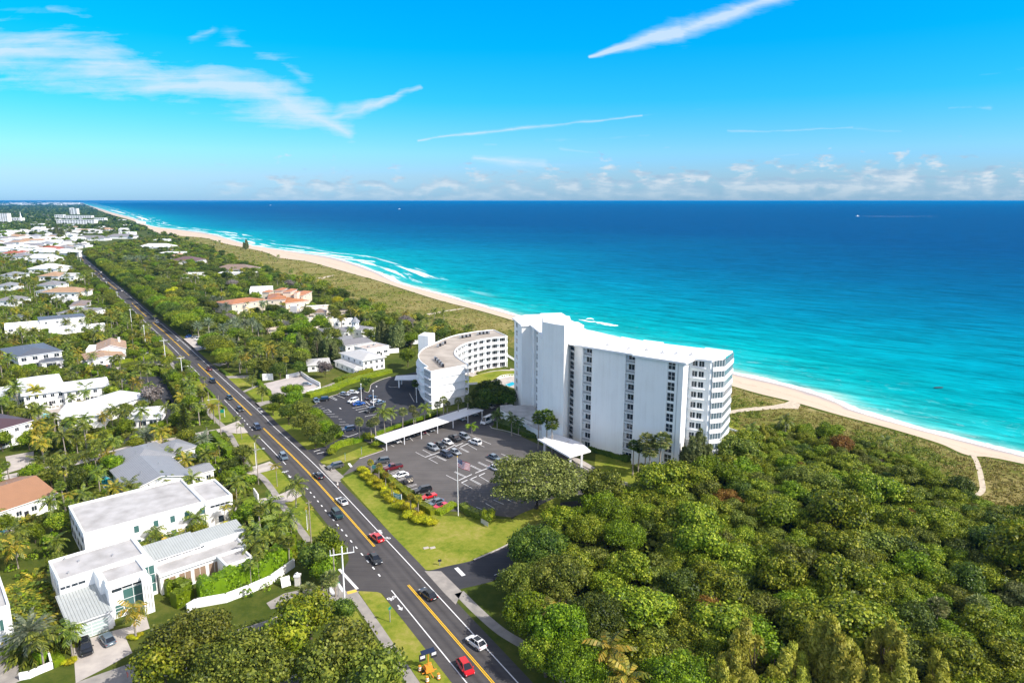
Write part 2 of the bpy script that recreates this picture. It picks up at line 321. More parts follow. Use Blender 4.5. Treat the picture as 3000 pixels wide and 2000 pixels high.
    c1 = mixc(nt, mth(nt, 'MULTIPLY', mth(nt, 'MAXIMUM', cir, con), .78), base, (3.5, 4.1, 4.55))
    # far line of low cumulus above the sea
    pn = noise(nt, mapping(nt, P, (26, 70, 1)), 1.0, 7, .6); pn2 = noise(nt, mapping(nt, P, (5, 3, 1), loc=(3, 0, 0)), 1.0, 2)
    top = mth(nt, 'ADD', mth(nt, 'MULTIPLY', mth(nt, 'ADD', a, .52, clamp=True), .024), mth(nt, 'MULTIPLY', mth(nt, 'SUBTRACT', pn2, .42), .05))
    k = mth(nt, 'SUBTRACT', mth(nt, 'ADD', .014, top), e); k = mth(nt, 'MULTIPLY', mth(nt, 'ADD', mth(nt, 'MULTIPLY', k, 26), mth(nt, 'MULTIPLY', mth(nt, 'SUBTRACT', pn, .46), 5)), 1.6)
    k = mth(nt, 'MULTIPLY', k, mth(nt, 'MULTIPLY', mth(nt, 'ADD', a, .50), 5, clamp=True), clamp=True)
    sh = noise(nt, mapping(nt, P, (26, 85, 1), loc=(0, .01, 0)), 1.0, 4, .5)
    cc = ramp(nt, [(.36, (1.7, 2.55, 3.45)), (.50, (2.3, 3.0, 3.7)), (.62, (3.5, 3.85, 4.2))]); L.new(sh, cc.inputs['Fac'])
    hz = mth(nt, 'MULTIPLY', mth(nt, 'ADD', mth(nt, 'MULTIPLY', e, 26), .22), 1, clamp=True)
    c2 = mixc(nt, mth(nt, 'MULTIPLY', mth(nt, 'MULTIPLY', k, .8), hz), c1, cc.outputs['Color'])
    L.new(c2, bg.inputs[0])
build_world()
# ---------------------------------------------------------------- land, beach, sea
def smooth(pts, n=6):
    out = []
    for i in range(len(pts) - 1):
        p0 = pts[max(i - 1, 0)]; p1 = pts[i]; p2 = pts[i + 1]; p3 = pts[min(i + 2, len(pts) - 1)]
        for k in range(n):
            t = k / n; out.append(0.5 * ((2 * p1) + (p2 - p0) * t + (2 * p0 - 5 * p1 + 4 * p2 - p3) * t * t + (3 * p1 - p0 - 3 * p2 + p3) * t ** 3))
    out.append(pts[-1]); return out
def sheet(name, pts, z, m, px=True, kind='structure', label=None, cat=None):
    mb = MB(); P = [G(*p) if px else Vector(p) for p in pts]
    a = sum(P[i].x * P[(i + 1) % len(P)].y - P[(i + 1) % len(P)].x * P[i].y for i in range(len(P)))
    if a < 0: P.reverse()
    mb.add([(p.x, p.y, z) for p in P], [tuple(range(len(P)))], 0)
    return mb.build(name, m, kind=kind, label=label, cat=cat)
SEAZ = -1.2
shore_px = [(3000, 1336), (2904, 1311), (2750, 1273), (2597, 1231), (2483, 1196), (2425, 1167), (2291, 1127), (2138, 1092), (1950, 1040), (1740, 985), (1519, 927), (1400, 893), (1275, 858), (1160, 827), (1100, 797), (1020, 768), (959, 752), (883, 741), (806, 729), (730, 717), (666, 699), (610, 684), (510, 671), (446, 663), (408, 650), (383, 637), (319, 620), (293, 611), (262, 602), (250, 598), (244, 594.5)]
veg_px = [(3000, 1358), (2838, 1333), (2750, 1297), (2597, 1251), (2463, 1216), (2330, 1178), (2226, 1153), (2138, 1128), (1950, 1075), (1740, 1012), (1519, 943), (1403, 909), (1290, 880), (1200, 852), (1100, 820), (1048, 806), (985, 788), (895, 765), (819, 755), (781, 740), (730, 728), (653, 712), (600, 697), (520, 690), (470, 684), (425, 664), (385, 645), (320, 627), (280, 613), (240, 602), (230, 598), (225, 594.5)]
SH = [G(*p, SEAZ) for p in shore_px]; SH = [SH[0] + (SH[0] - SH[2]) * 3.0] + SH; SH = smooth(SH, 5)
VG = [G(*p, 0) for p in veg_px]; VG = [VG[0] + (VG[0] - VG[2]) * 3.0] + VG; VG = smooth(VG, 5)
OFF = Vector((math.cos(R(29)), math.sin(R(29)), 0))
def landmat():
    m = bpy.data.materials.new('lawn_and_soil'); nt, b = nodes_of(m); tc = nt.nodes.new('ShaderNodeTexCoord'); v = tc.outputs['Object']
    n1 = noise(nt, v, .045, 5, .6); n2 = noise(nt, v, .35, 6, .65); n3 = noise(nt, v, 2.5, 4, .7)
    r = ramp(nt, [(.30, (.03, .05, .010)), (.45, (.06, .085, .014)), (.56, (.10, .115, .022)), (.70, (.20, .16, .06))])
    nt.links.new(mth(nt, 'ADD', mth(nt, 'MULTIPLY', n1, .45), mth(nt, 'ADD', mth(nt, 'MULTIPLY', n2, .4), mth(nt, 'MULTIPLY', n3, .15))), r.inputs['Fac'])
    nt.links.new(r.outputs['Color'], b.inputs['Base Color']); b.inputs['Roughness'].default_value = .95; b.inputs['Specular IOR Level'].default_value = .05
    return m
LAND = landmat()
def lawnmat():
    m = bpy.data.materials.new('mown_lawn'); nt, b = nodes_of(m); tc = nt.nodes.new('ShaderNodeTexCoord'); v = tc.outputs['Object']
    n1 = noise(nt, v, .09, 4, .6); n2 = noise(nt, v, .8, 6, .7); n3 = noise(nt, v, 6, 3, .7)
    r = ramp(nt, [(.33, (.075, .125, .012)), (.44, (.14, .19, .018)), (.53, (.23, .245, .035)), (.66, (.36, .30, .10))])
    nt.links.new(mth(nt, 'ADD', mth(nt, 'MULTIPLY', n1, .45), mth(nt, 'ADD', mth(nt, 'MULTIPLY', n2, .37), mth(nt, 'MULTIPLY', n3, .18))), r.inputs['Fac'])
    nt.links.new(r.outputs['Color'], b.inputs['Base Color']); b.inputs['Roughness'].default_value = .95; b.inputs['Specular IOR Level'].default_value = .05
    return m
LAWN = lawnmat()
DUNE = None
def dunemat():
    m = bpy.data.materials.new('dune_scrub_ground'); nt, b = nodes_of(m); tc = nt.nodes.new('ShaderNodeTexCoord'); v = tc.outputs['Object']
    n1 = noise(nt, mapping(nt, v, (1, 1, 1), (0, 0, R(-32))), .035, 4, .6, .6); n2 = noise(nt, v, .28, 6, .7); n3 = noise(nt, v, 1.6, 4, .7)
    r = ramp(nt, [(.34, (.07, .10, .015)), (.45, (.14, .15, .03)), (.54, (.24, .21, .07)), (.66, (.36, .30, .14)), (.76, (.46, .38, .22))])
    nt.links.new(mth(nt, 'ADD', mth(nt, 'MULTIPLY', n1, .42), mth(nt, 'ADD', mth(nt, 'MULTIPLY', n2, .38), mth(nt, 'MULTIPLY', n3, .2))), r.inputs['Fac'])
    nt.links.new(r.outputs['Color'], b.inputs['Base Color']); b.inputs['Roughness'].default_value = .95; b.inputs['Specular IOR Level'].default_value = .05
    bp = nt.nodes.new('ShaderNodeBump'); bp.inputs['Distance'].default_value = .8; nt.links.new(n2, bp.inputs['Height']); nt.links.new(bp.outputs[0], b.inputs['Normal'])
    return m
DUNE = dunemat()
far = 70000
land = [p for p in VG] + [Vector((VG[-1].x - 2500, 9500, 0)), Vector((-9000, 12500, 0)), Vector((-60000, far, 0)), Vector((-far, far, 0)), Vector((-far, -300, 0)), Vector((VG[0].x, -300, 0))]
sheet('ground', land, 0.0, LAND, px=False)
# beach: slopes from the dune line into the water
def strip_mesh(name, A, B, za, zb, m, cols=1, uv=True, sm=True):
    mb = MB(); n = min(len(A), len(B)); mb.uv = []
    t = 0
    for i in range(n):
        if i: t += (A[i] - A[i - 1]).length
        for k in range(cols + 1):
            f = k / cols; p = A[i].lerp(B[i], f); mb.v.append((p.x, p.y, za + (zb - za) * f)); mb.uv.append((t, f))
    for i in range(n - 1):
        for k in range(cols):
            a = i * (cols + 1) + k; mb.f.append((a, a + cols + 1, a + cols + 2, a + 1)); mb.m.append(0); mb.sm.append(sm)
    return mb
def resample(P, n):
    L = [0]
    for i in range(1, len(P)): L.append(L[-1] + (P[i] - P[i - 1]).length)
    out = []; j = 0
    for k in range(n):
        # uneven steps: dense near the camera
        s = L[-1] * (k / (n - 1)) ** 2.6
        while j < len(P) - 2 and L[j + 1] < s: j += 1
        f = (s - L[j]) / max(L[j + 1] - L[j], 1e-6); out.append(P[j].lerp(P[j + 1], min(max(f, 0), 1)))
    return out
SHr = resample(SH, 320)
def nearest_on(P, q):
    """the point of polyline P hit going inland from q"""
    best = None; D = -OFF
    for i in range(len(P) - 1):
        a, b = P[i], P[i + 1]; e = b - a; den = D.x * e.y - D.y * e.x
        if abs(den) < 1e-9: continue
        t = ((a.x - q.x) * e.y - (a.y - q.y) * e.x) / den; s = ((a.x - q.x) * D.y - (a.y - q.y) * D.x) / den
        if -1e-6 <= s <= 1 + 1e-6 and t > -30 and (best is None or abs(t) < abs(best)): best = t
    return q + D * (best if best is not None else 18)
VGr = []
for q in SHr:
    p = nearest_on(VG, q); VGr.append(p if (p - q).length < 200 else q - OFF * 60)
VIN = [p - OFF * 3.0 for p in VGr]
def sandmat():
    m = bpy.data.materials.new('beach_sand'); nt, b = nodes_of(m); tc = nt.nodes.new('ShaderNodeTexCoord'); uvn = nt.nodes.new('ShaderNodeUVMap'); sp = nt.nodes.new('ShaderNodeSeparateXYZ'); nt.links.new(uvn.outputs[0], sp.inputs[0])
    v = tc.outputs['Object']; n1 = noise(nt, v, .12, 6, .6); n2 = noise(nt, v, 1.2, 4, .7)
    base = mixc(nt, n1, (.52, .405, .30), (.62, .505, .39))
    wn = noise(nt, mapping(nt, uvn.outputs[0], (.06, 3, 1)), 1.0, 5, .65, .4)
    wr = mth(nt, 'SUBTRACT', 1, mth(nt, 'MULTIPLY', mth(nt, 'ABSOLUTE', mth(nt, 'SUBTRACT', sp.outputs[1], mth(nt, 'ADD', mth(nt, 'MULTIPLY', wn, .5), .22))), 16), clamp=True)
    wr = mth(nt, 'MULTIPLY', wr, mth(nt, 'MULTIPLY', mth(nt, 'SUBTRACT', n2, .45), 4, clamp=True))
    base = mixc(nt, mth(nt, 'MULTIPLY', wr, .55), base, (.20, .12, .07))
    wet = mth(nt, 'MULTIPLY', mth(nt, 'SUBTRACT', mth(nt, 'ADD', sp.outputs[1], mth(nt, 'MULTIPLY', mth(nt, 'SUBTRACT', n1, .5), .35)), .80), 7, clamp=True)
    base = mixc(nt, wet, base, (.40, .33, .29)); nt.links.new(base, b.inputs['Base Color'])
    nt.links.new(mth(nt, 'SUBTRACT', .9, mth(nt, 'MULTIPLY', wet, .5)), b.inputs['Roughness']); b.inputs['Specular IOR Level'].default_value = .2
    return m
SH2 = [p + OFF * 14 for p in SHr]
mb = strip_mesh('beach', VIN, SHr, .012, SEAZ, 0, 4)
t0 = len(mb.v)
mb2 = strip_mesh('beach', SHr, SH2, SEAZ, SEAZ - 1.0, 0, 1); mb2.uv = [(u, 1.0 + f * .3) for u, f in mb2.uv]
mb.f += [tuple(i + t0 for i in f) for f in mb2.f]; mb.m += mb2.m; mb.sm += mb2.sm; mb.v += mb2.v; mb.uv += mb2.uv
mb.build('beach_sand', sandmat(), kind='structure')
# sea: columns along the coast, rows by distance offshore, uv = (metres along, metres offshore)
def seamat():
    m = bpy.data.materials.new('sea_water'); nt, b = nodes_of(m); uvn = nt.nodes.new('ShaderNodeUVMap'); sp = nt.nodes.new('ShaderNodeSeparateXYZ'); nt.links.new(uvn.outputs[0], sp.inputs[0])
    u, s = sp.outputs[0], sp.outputs[1]; tc = nt.nodes.new('ShaderNodeTexCoord'); v = tc.outputs['Object']
    vr = mapping(nt, v, (1, 1, 1), (0, 0, R(38)))
    patch = noise(nt, mapping(nt, v, (.0011, .0045, 1), (0, 0, R(8))), 1.0, 4, .55, .5)
    mid = noise(nt, mapping(nt, vr, (.012, .05, 1)), 1.0, 5, .6, .5)
    sw = mth(nt, 'ADD', s, mth(nt, 'MULTIPLY', mth(nt, 'SUBTRACT', patch, .5), mth(nt, 'MULTIPLY', s, 1.1)))
    sw = mth(nt, 'ADD', sw, mth(nt, 'MULTIPLY', mth(nt, 'SUBTRACT', mid, .5), 40))
    lg = mth(nt, 'DIVIDE', mth(nt, 'LOGARITHM', mth(nt, 'MAXIMUM', sw, 2), 10), 4)   # 10 m -> .25, 100 m -> .5, 1 km -> .75, 10 km -> 1
    r = ramp(nt, [(.12, (.28, .50, .44)), (.27, (.02, .37, .37)), (.40, (.001, .30, .33)), (.50, (.0, .235, .31)), (.58, (.0, .165, .275)), (.66, (.0, .095, .21)), (.75, (.0, .055, .165)), (1, (.0, .045, .15))])
    nt.links.new(lg, r.inputs['Fac'])
    st = noise(nt, mapping(nt, vr, (.028, .13, 1)), 1.0, 6, .65, .6); st2 = noise(nt, mapping(nt, vr, (.12, .55, 1)), 1.0, 5, .7, .3)
    stm = mth(nt, 'ADD', mth(nt, 'MULTIPLY', st, .6), mth(nt, 'MULTIPLY', st2, .4))
    val = mth(nt, 'ADD', mth(nt, 'MULTIPLY', stm, 3.2), -.6)
    cbv = nt.nodes.new('ShaderNodeCombineXYZ')
    for i in range(3): nt.links.new(val, cbv.inputs[i])
    col = mixc(nt, 1.0, r.outputs['Color'], cbv.outputs[0], 'MULTIPLY')
    # foam: swash line at the sand, broken surf lines further out on the far beach
    fn = noise(nt, mapping(nt, uvn.outputs[0], (.045, .10, 1)), 1.0, 6, .65, .8); fn2 = noise(nt, mapping(nt, uvn.outputs[0], (.7, .9, 1)), 1.0, 4, .6)
    edge = mth(nt, 'SUBTRACT', mth(nt, 'ADD', 4.2, mth(nt, 'MULTIPLY', mth(nt, 'SUBTRACT', fn, .5), 14)), s); edge = mth(nt, 'MULTIPLY', edge, .8, clamp=True)
    e2 = mth(nt, 'MULTIPLY', edge, mth(nt, 'MULTIPLY', mth(nt, 'SUBTRACT', fn2, .30), 5, clamp=True))
    surf = noise(nt, mapping(nt, uvn.outputs[0], (.006, .075, 1), loc=(4.3, 0, 0)), 1.0, 5, .6, .35)
    farm = mth(nt, 'MULTIPLY', mth(nt, 'SUBTRACT', u, 470), .006, clamp=True)
    nearm = mth(nt, 'MULTIPLY', mth(nt, 'SUBTRACT', mth(nt, 'ADD', 55, mth(nt, 'MULTIPLY', u, .012)), s), .05, clamp=True)
    sf = mth(nt, 'MULTIPLY', mth(nt, 'MULTIPLY', mth(nt, 'SUBTRACT', surf, .555), 16, clamp=True), mth(nt, 'MULTIPLY', farm, nearm))
    sf = mth(nt, 'MULTIPLY', sf, mth(nt, 'MULTIPLY', mth(nt, 'SUBTRACT', fn2, .22), 3, clamp=True))
    lace = noise(nt, mapping(nt, vr, (.10, .16, 1)), 1.0, 7, .72, 1.2); near2 = mth(nt, 'MULTIPLY', mth(nt, 'SUBTRACT', 60, s), .02, clamp=True)
    lc = mth(nt, 'MULTIPLY', mth(nt, 'MULTIPLY', mth(nt, 'SUBTRACT', lace, .57), 5, clamp=True), mth(nt, 'MULTIPLY', near2, .35))
    foam = mth(nt, 'MAXIMUM', mth(nt, 'MAXIMUM', e2, sf), lc)
    nt.links.new(mixc(nt, foam, col, (.78, .83, .85)), b.inputs['Base Color'])
    nt.links.new(mth(nt, 'ADD', mth(nt, 'MULTIPLY', foam, .5), .32), b.inputs['Roughness']); b.inputs['Specular IOR Level'].default_value = .10; b.inputs['IOR'].default_value = 1.03
    bp = nt.nodes.new('ShaderNodeBump'); bp.inputs['Distance'].default_value = 1.3; bp.inputs['Strength'].default_value = .8; nt.links.new(stm, bp.inputs['Height']); nt.links.new(bp.outputs[0], b.inputs['Normal'])
    return m
rows = [-6, 0, 3, 7, 14, 25, 40, 60, 90, 130, 190, 280, 420, 640, 1000, 1600, 2600, 4500, 8000, 16000, 35000, 90000]
mb = MB(); mb.uv = []; t = 0
for i, p in enumerate(SHr):
    if i: t += (SHr[i] - SHr[i - 1]).length
    for s_ in rows:
        q = p + OFF * s_; mb.v.append((q.x, q.y, SEAZ)); mb.uv.append((t, s_))
nr = len(rows)
for i in range(len(SHr) - 1):
    for k in range(nr - 1):
        a = i * nr + k; mb.f.append((a, a + 1, a + nr + 1, a + nr)); mb.m.append(0); mb.sm.append(True)
# beyond the last column of coast: open sea to the horizon
q0 = len(mb.v); e = SHr[-1]
for p_, uv_ in ((e, (t, 600)), (e + Vector((-8000, 90000, 0)), (t + 9e4, 9000)), (e + OFF * 90000 + Vector((0, 60000, 0)), (t + 9e4, 90000)), (e + OFF * 90000, (t, 90000))):
    mb.v.append((p_.x, p_.y, SEAZ)); mb.uv.append(uv_)
mb.f.append((q0, q0 + 3, q0 + 2, q0 + 1)); mb.m.append(0); mb.sm.append(False)
mb.build('sea_water', seamat(), kind='structure')
# dune scrub belt and forest floor
dune_in = [(3000, 1560), (2870, 1510), (2760, 1450), (2690, 1405), (2630, 1350), (2520, 1310), (2400, 1285), (2300, 1262), (2180, 1300), (2000, 1180), (1830, 1110), (1640, 1060), (1470, 1010), (1400, 985), (1250, 955), (1100, 915), (1000, 860), (900, 825), (820, 800), (740, 780), (660, 748), (600, 722), (540, 705), (480, 692)]
DI = [G(*p) for p in dune_in]; DI = [DI[0] + (DI[0] - DI[2]) * 2] + DI
vgp = [p - OFF * 2.2 for p in VG if p.y < G(480, 688).y]
DUNEPOLY = DI + list(reversed(vgp))
sheet('dune', DUNEPOLY, .006, DUNE, px=False)
SOIL = mat('leaf_litter_soil', (.060, .045, .030), .95, col2=(.03, .026, .018), vscale=.4, detail=8)
woods_px = [(1500, 1500), (1490, 1600), (1500, 1740), (1560, 1830), (1640, 1890), (1760, 2010), (2000, 2300), (3900, 2300), (3600, 1700), (3000, 1540), (2904, 1508), (2827, 1478), (2770, 1440), (2697, 1400), (2636, 1345), (2521, 1303), (2349, 1266), (2170, 1318), (2100, 1400), (2000, 1440), (1880, 1462), (1800, 1455), (1650, 1470)]
sheet('forest_floor', woods_px, .010, SOIL)
# ---------------------------------------------------------------- roads, pavements, car parks
def asphaltmat(name, c1, c2, streak=0.0):
    m = bpy.data.materials.new(name); nt, b = nodes_of(m); tc = nt.nodes.new('ShaderNodeTexCoord'); v = tc.outputs['Object']
    n1 = noise(nt, v, .15, 6, .65); n2 = noise(nt, v, 3.0, 4, .7); n3 = noise(nt, mapping(nt, v, (.05, 1.3, 1), (0, 0, R(58 if streak == 1 else -22))), 1.0, 4, .6)
    f = mth(nt, 'ADD', mth(nt, 'MULTIPLY', n1, .45), mth(nt, 'ADD', mth(nt, 'MULTIPLY', n2, .15), mth(nt, 'MULTIPLY', n3, .4)))
    r = ramp(nt, [(.36, c2), (.62, c1)]); nt.links.new(f, r.inputs['Fac']); nt.links.new(r.outputs['Color'], b.inputs['Base Color'])
    if streak == 1:
        uv = nt.nodes.new('ShaderNodeUVMap'); sp = nt.nodes.new('ShaderNodeSeparateXYZ'); nt.links.new(uv.outputs[0], sp.inputs[0]); a = mth(nt, 'ABSOLUTE', mth(nt, 'SUBTRACT', mth(nt, 'ABSOLUTE', sp.outputs[1]), 1.85))
        tr = mth(nt, 'SUBTRACT', 1, mth(nt, 'MULTIPLY', mth(nt, 'ABSOLUTE', mth(nt, 'SUBTRACT', a, .85)), 2.2), clamp=True); ce = mth(nt, 'SUBTRACT', 1, mth(nt, 'MULTIPLY', a, 2.4), clamp=True); pn = noise(nt, mapping(nt, uv.outputs[0], (.06, 1.5, 1)), 1.0, 5, .6)
        c = mixc(nt, mth(nt, 'MULTIPLY', tr, mth(nt, 'MULTIPLY', pn, .8)), r.outputs['Color'], (.105, .098, .098)); c = mixc(nt, mth(nt, 'MULTIPLY', ce, mth(nt, 'MULTIPLY', pn, .9)), c, (.038, .035, .038)); nt.links.new(c, b.inputs['Base Color'])
    b.inputs['Roughness'].default_value = .85; b.inputs['Specular IOR Level'].default_value = .25
    return m
ASPH = asphaltmat('road_asphalt', (.088, .082, .080), (.056, .052, .053), 1)
ASPL = asphaltmat('car_park_asphalt', (.135, .124, .118), (.09, .083, .080), 2)
ASPD = asphaltmat('dark_sealed_asphalt', (.055, .054, .060), (.032, .033, .039), 2)
road_px = [(1760, 2380), (1600, 2185), (1445, 2000), (1196, 1713), (1097, 1600), (899, 1379), (772, 1254), (737, 1216), (645, 1128), (580, 1066), (530, 1018), (480, 972), (446, 943), (418, 917), (380, 882), (342, 848), (314, 825), (275.5, 789.6), (250, 768), (239, 757), (237, 749), (241, 741), (250, 736), (262, 731)]
RD = smooth([G(*p) for p in road_px], 6)
def offset(P, d):
    out = []
    for i, p in enumerate(P):
        t = (P[min(i + 1, len(P) - 1)] - P[max(i - 1, 0)]).normalized(); out.append(p + Vector((-t.y, t.x, 0)) * d)
    return out
def ribbon_into(mb, P, d0, d1, z, m=0):
    A = offset(P, d0); B = offset(P, d1); n = len(P)
    mb.add([(p.x, p.y, z) for p in A] + [(p.x, p.y, z) for p in B], [(i, n + i, n + i + 1, i + 1) if d0 > d1 else (i, i + 1, n + i + 1, n + i) for i in range(n - 1)], m)
def ribbon(name, P, d0, d1, z, m):
    mb = MB(); ribbon_into(mb, P, d0, d1, z); return mb.build(name, m, kind='structure')
# road direction is away from the camera: +d is the left side
mb = MB(); ribbon_into(mb, RD, 5.7, -5.55, .03); n_ = len(RD); t_ = [0]
for i in range(1, n_): t_.append(t_[-1] + (RD[i] - RD[i - 1]).length)
mb.uv = [(t, 5.7) for t in t_] + [(t, -5.55) for t in t_]; mb.build('road', ASPH, kind='structure')
def part_of(P, pa, pb):
    """the stretch of P between the points nearest the ground points under two pixels"""
    a = G(*pa); b = G(*pb); ia = min(range(len(P)), key=lambda i: (P[i] - a).length); ib = min(range(len(P)), key=lambda i: (P[i] - b).length)
    Q = P[min(ia, ib):max(ia, ib) + 1]
    return Q
def dense(P, step=1.0):
    out = []
    for i in range(len(P) - 1):
        n = max(1, int((P[i + 1] - P[i]).length / step))
        for k in range(n): out.append(P[i].lerp(P[i + 1], k / n))
    out.append(P[-1]); return out
RDD = dense(RD, 1.0)
mk = MB()   # markings, index 0 white, 1 yellow
for a, b in [((1760, 2380), (1196, 1713)), ((1097, 1602), (772, 1255)), ((737, 1216), (580, 1066)), ((553, 1041), (446, 945)), ((428, 927), (385, 888)), ((342, 848), (314, 825)), ((300, 812), (275, 790)), ((245, 764), (241, 741))]:
    Q = part_of(RDD, a, b)
    if len(Q) > 1:
        ribbon_into(mk, Q, .24, .07, .042, 1); ribbon_into(mk, Q, -.07, -.24, .042, 1)
ribbon_into(mk, part_of(RDD, (1760, 2380), (262, 731)), -3.35, -3.55, .042, 0)
for a, b in [((1760, 2380), (1196, 1713)), ((870, 1352), (790, 1272)), ((720, 1205), (690, 1165)) , ((602, 1095), (575, 1062)), ((545, 1035), (262, 731))]:
    ribbon_into(mk, part_of(RDD, a, b), 3.75, 3.55, .042, 0)
for a, b in [((1160, 1672), (930, 1413)), ((772, 1254), (690, 1172)), ((580, 1066), (545, 1030))]:
    Q = part_of(RDD, a, b)
    for i in range(0, len(Q) - 1, 3): ribbon_into(mk, [Q[i], Q[i + 1]], 3.8, 3.5, .042, 0)
def line_px(a, b, w=.16, z=.03, m=0):
    A = G(*a); B = G(*b); ribbon_into(mk, [A, B], w / 2, -w / 2, z + .012, m)
def poly_px(pts, z=.03, m=0):
    P = [G(*p) for p in pts]; ar = sum(P[i].x * P[(i + 1) % len(P)].y - P[(i + 1) % len(P)].x * P[i].y for i in range(len(P)))
    if ar < 0: P.reverse()
    mk.add([(p.x, p.y, z + .012) for p in P], [tuple(range(len(P)))], m)
def arrow(cpx, sgn):
    c = G(*cpx); i = min(range(len(RDD) - 1), key=lambda i: (RDD[i] - c).length); t = (RDD[i + 1] - RDD[i]).normalized() * sgn; n = Vector((-t.y, t.x, 0))
    for pl in ([(-1.1, -.15), (.1, -.15), (.1, .15), (-1.1, .15)], [(.1, -.5), (1.0, 0), (.1, .5)]):
        mk.add([tuple(c + t * x + n * y + Vector((0, 0, .042))) for x, y in pl], [tuple(range(len(pl)))], 0)
def bike(cpx, sgn):
    c = G(*cpx); i = min(range(len(RDD) - 1), key=lambda i: (RDD[i] - c).length); t = (RDD[i + 1] - RDD[i]).normalized() * sgn; n = Vector((t.y, -t.x, 0))
    Z = Vector((0, 0, .042))
    for k in (-1, 1):
        o = c + n * (.55 * k)
        for j in range(10):
            a0 = 2 * math.pi * j / 10; a1 = 2 * math.pi * (j + 1) / 10
            f = lambda a, r: tuple(o + n * math.cos(a) * r + t * math.sin(a) * r + Z)
            mk.add([f(a0, .22), f(a0, .40), f(a1, .40), f(a1, .22)], [(0, 1, 2, 3)], 0)
    def bar(x0, y0, x1, y1):
        ribbon_into(mk, [c + n * x0 + t * y0, c + n * x1 + t * y1], .07, -.07, .042)
    bar(-.5, .1, -.15, .75); bar(-.15, .75, .35, .7); bar(.35, .7, .05, .05); bar(.05, .05, -.2, .65); bar(.5, .0, .38, 1.0)
bike(ZL(575, 590), -1); arrow(ZL(675, 705), -1); arrow(ZK(840, 1200), 1); bike(ZK(915, 1285), 1); bike(ZF(1315, 512), -1); arrow(ZF(1367, 570), -1); arrow(ZD(1045, 1195), 1); bike(ZD(1010, 1165), 1)
mats_mk = [PAINT, YPAINT]
# side roads and drives
def street(name, cpx, w, m, z=.022):
    P = smooth([G(*p) for p in cpx], 5); return ribbon(name, P, w / 2, -w / 2, z, m)
street('side_street', [(1100, 1625), (1040, 1690), (960, 1760), (820, 1835), (600, 1905), (420, 1965), (200, 2045), (-200, 2200)], 7.0, CONC)
sheet('side_street_mouth', [(1050, 1575), (1118, 1640), (1185, 1712), (1140, 1745), (1105, 1733), (1046, 1730), (1018, 1735), (985, 1700), (1005, 1670), (1022, 1640), (1018, 1605), (1030, 1590)], .026, ASPH)
sheet('lower_parking_pavement', [(770, 2100), (783, 1985), (800, 1945), (812, 1950), (830, 1990), (880, 1970), (905, 2060), (900, 2110)], .03, ASPL)
street('park_drive', [(1275, 1705), (1330, 1690), (1420, 1668), (1500, 1630), (1600, 1590), (1720, 1560)], 9.5, ASPD)
sheet('drive_apron', [(1244, 1672), (1292, 1672), (1354, 1733), (1335, 1770), (1300, 1735)], .034, CONC)
sheet('lawn', [(1130, 1545), (1000, 1400), (1020, 1395), (1060, 1375), (1300, 1510), (1500, 1520), (1560, 1480), (1650, 1420), (1640, 1480), (1540, 1580), (1480, 1602), (1388, 1642), (1300, 1668), (1240, 1668)], .012, LAWN)
sheet('lawn', [(1740, 1385), (1800, 1410), (1850, 1415), (1910, 1400), (1930, 1385), (1900, 1350), (1745, 1330)], .014, LAWN)
sheet('lawn', [(2135, 1225), (2245, 1290), (2110, 1310), (2050, 1265)], .014, LAWN)
sheet('lawn', [ZI(*p) for p in ((1850, 870), (1870, 810), (1950, 775), (2060, 748), (2200, 728), (2400, 728), (2500, 800), (2352, 790), (2250, 800), (2150, 830), (2060, 860), (1950, 885))], .042, LAWN)
strip = smooth([G(*p) for p in [(1420, 2120), (1335, 2010), (1230, 1880), (1130, 1755)]], 4)
for nm, pts in (('verge_lawn', [(1048, 1730), (1062, 1727), (1112, 1732), (1125, 1748), (1330, 2000), (1400, 2100), (1290, 2100), (1232, 2000)]),
                ('verge_lawn', [(672, 1266), (722, 1268), (792, 1345), (742, 1362), (700, 1300)]), ('verge_lawn', [(762, 1382), (818, 1373), (852, 1415), (812, 1448), (772, 1395)]),
                ('verge_lawn', [(830, 1465), (878, 1452), (952, 1540), (960, 1575), (905, 1570), (845, 1490)]), ('verge_lawn', [(598, 1190), (545, 1105), (575, 1090), (640, 1140), (685, 1200), (680, 1235), (640, 1240), (620, 1215)]),
                ('verge_lawn', [(1010, 1735), (1180, 2000), (1100, 2000), (960, 1850), (985, 1760)]), ('verge_lawn', [(500, 1005), (470, 975), (430, 945), (412, 928), (400, 935), (440, 985), (485, 1030), (510, 1045)]),
                ('verge_lawn', [(716, 1141), (758, 1130), (790, 1165), (820, 1165), (790, 1180), (760, 1180)]), ('verge_lawn', [(765, 1192), (830, 1180), (900, 1260), (985, 1330), (900, 1318), (835, 1262)]),
                ('verge_lawn', [(578, 1030), (650, 1040), (655, 1055), (615, 1060), (640, 1080), (690, 1100), (740, 1130), (700, 1135), (640, 1090)]), ('verge_lawn', [(930, 1355), (990, 1360), (1120, 1318), (1105, 1295), (1060, 1310), (985, 1340)])):
    sheet(nm, pts, .014, LAWN)
def footway(cpx, w, m=CONC, z=.034): return street('sidewalk', cpx, w, m, z)
footway([(1300, 2120), (1211, 2000), (1120, 1862), (1028, 1728)], 1.9)
footway([(905, 1586), (897, 1574), (857, 1520), (824, 1474), (801, 1439), (770, 1400), (722, 1360), (694, 1309), (663, 1258), (620, 1219), (602, 1193), (560, 1140), (485, 1043), (444, 1012), (428, 994), (398, 948), (350, 900)], 1.7)
footway([(1345, 1735), (1400, 1790), (1470, 1850), (1561, 1905), (1610, 1950), (1700, 2030), (1800, 2110)], 2.1)
sheet('drive_apron', [(648, 1252), (699, 1232), (727, 1267), (700, 1270), (663, 1266), (640, 1262)], .038, WCONC)
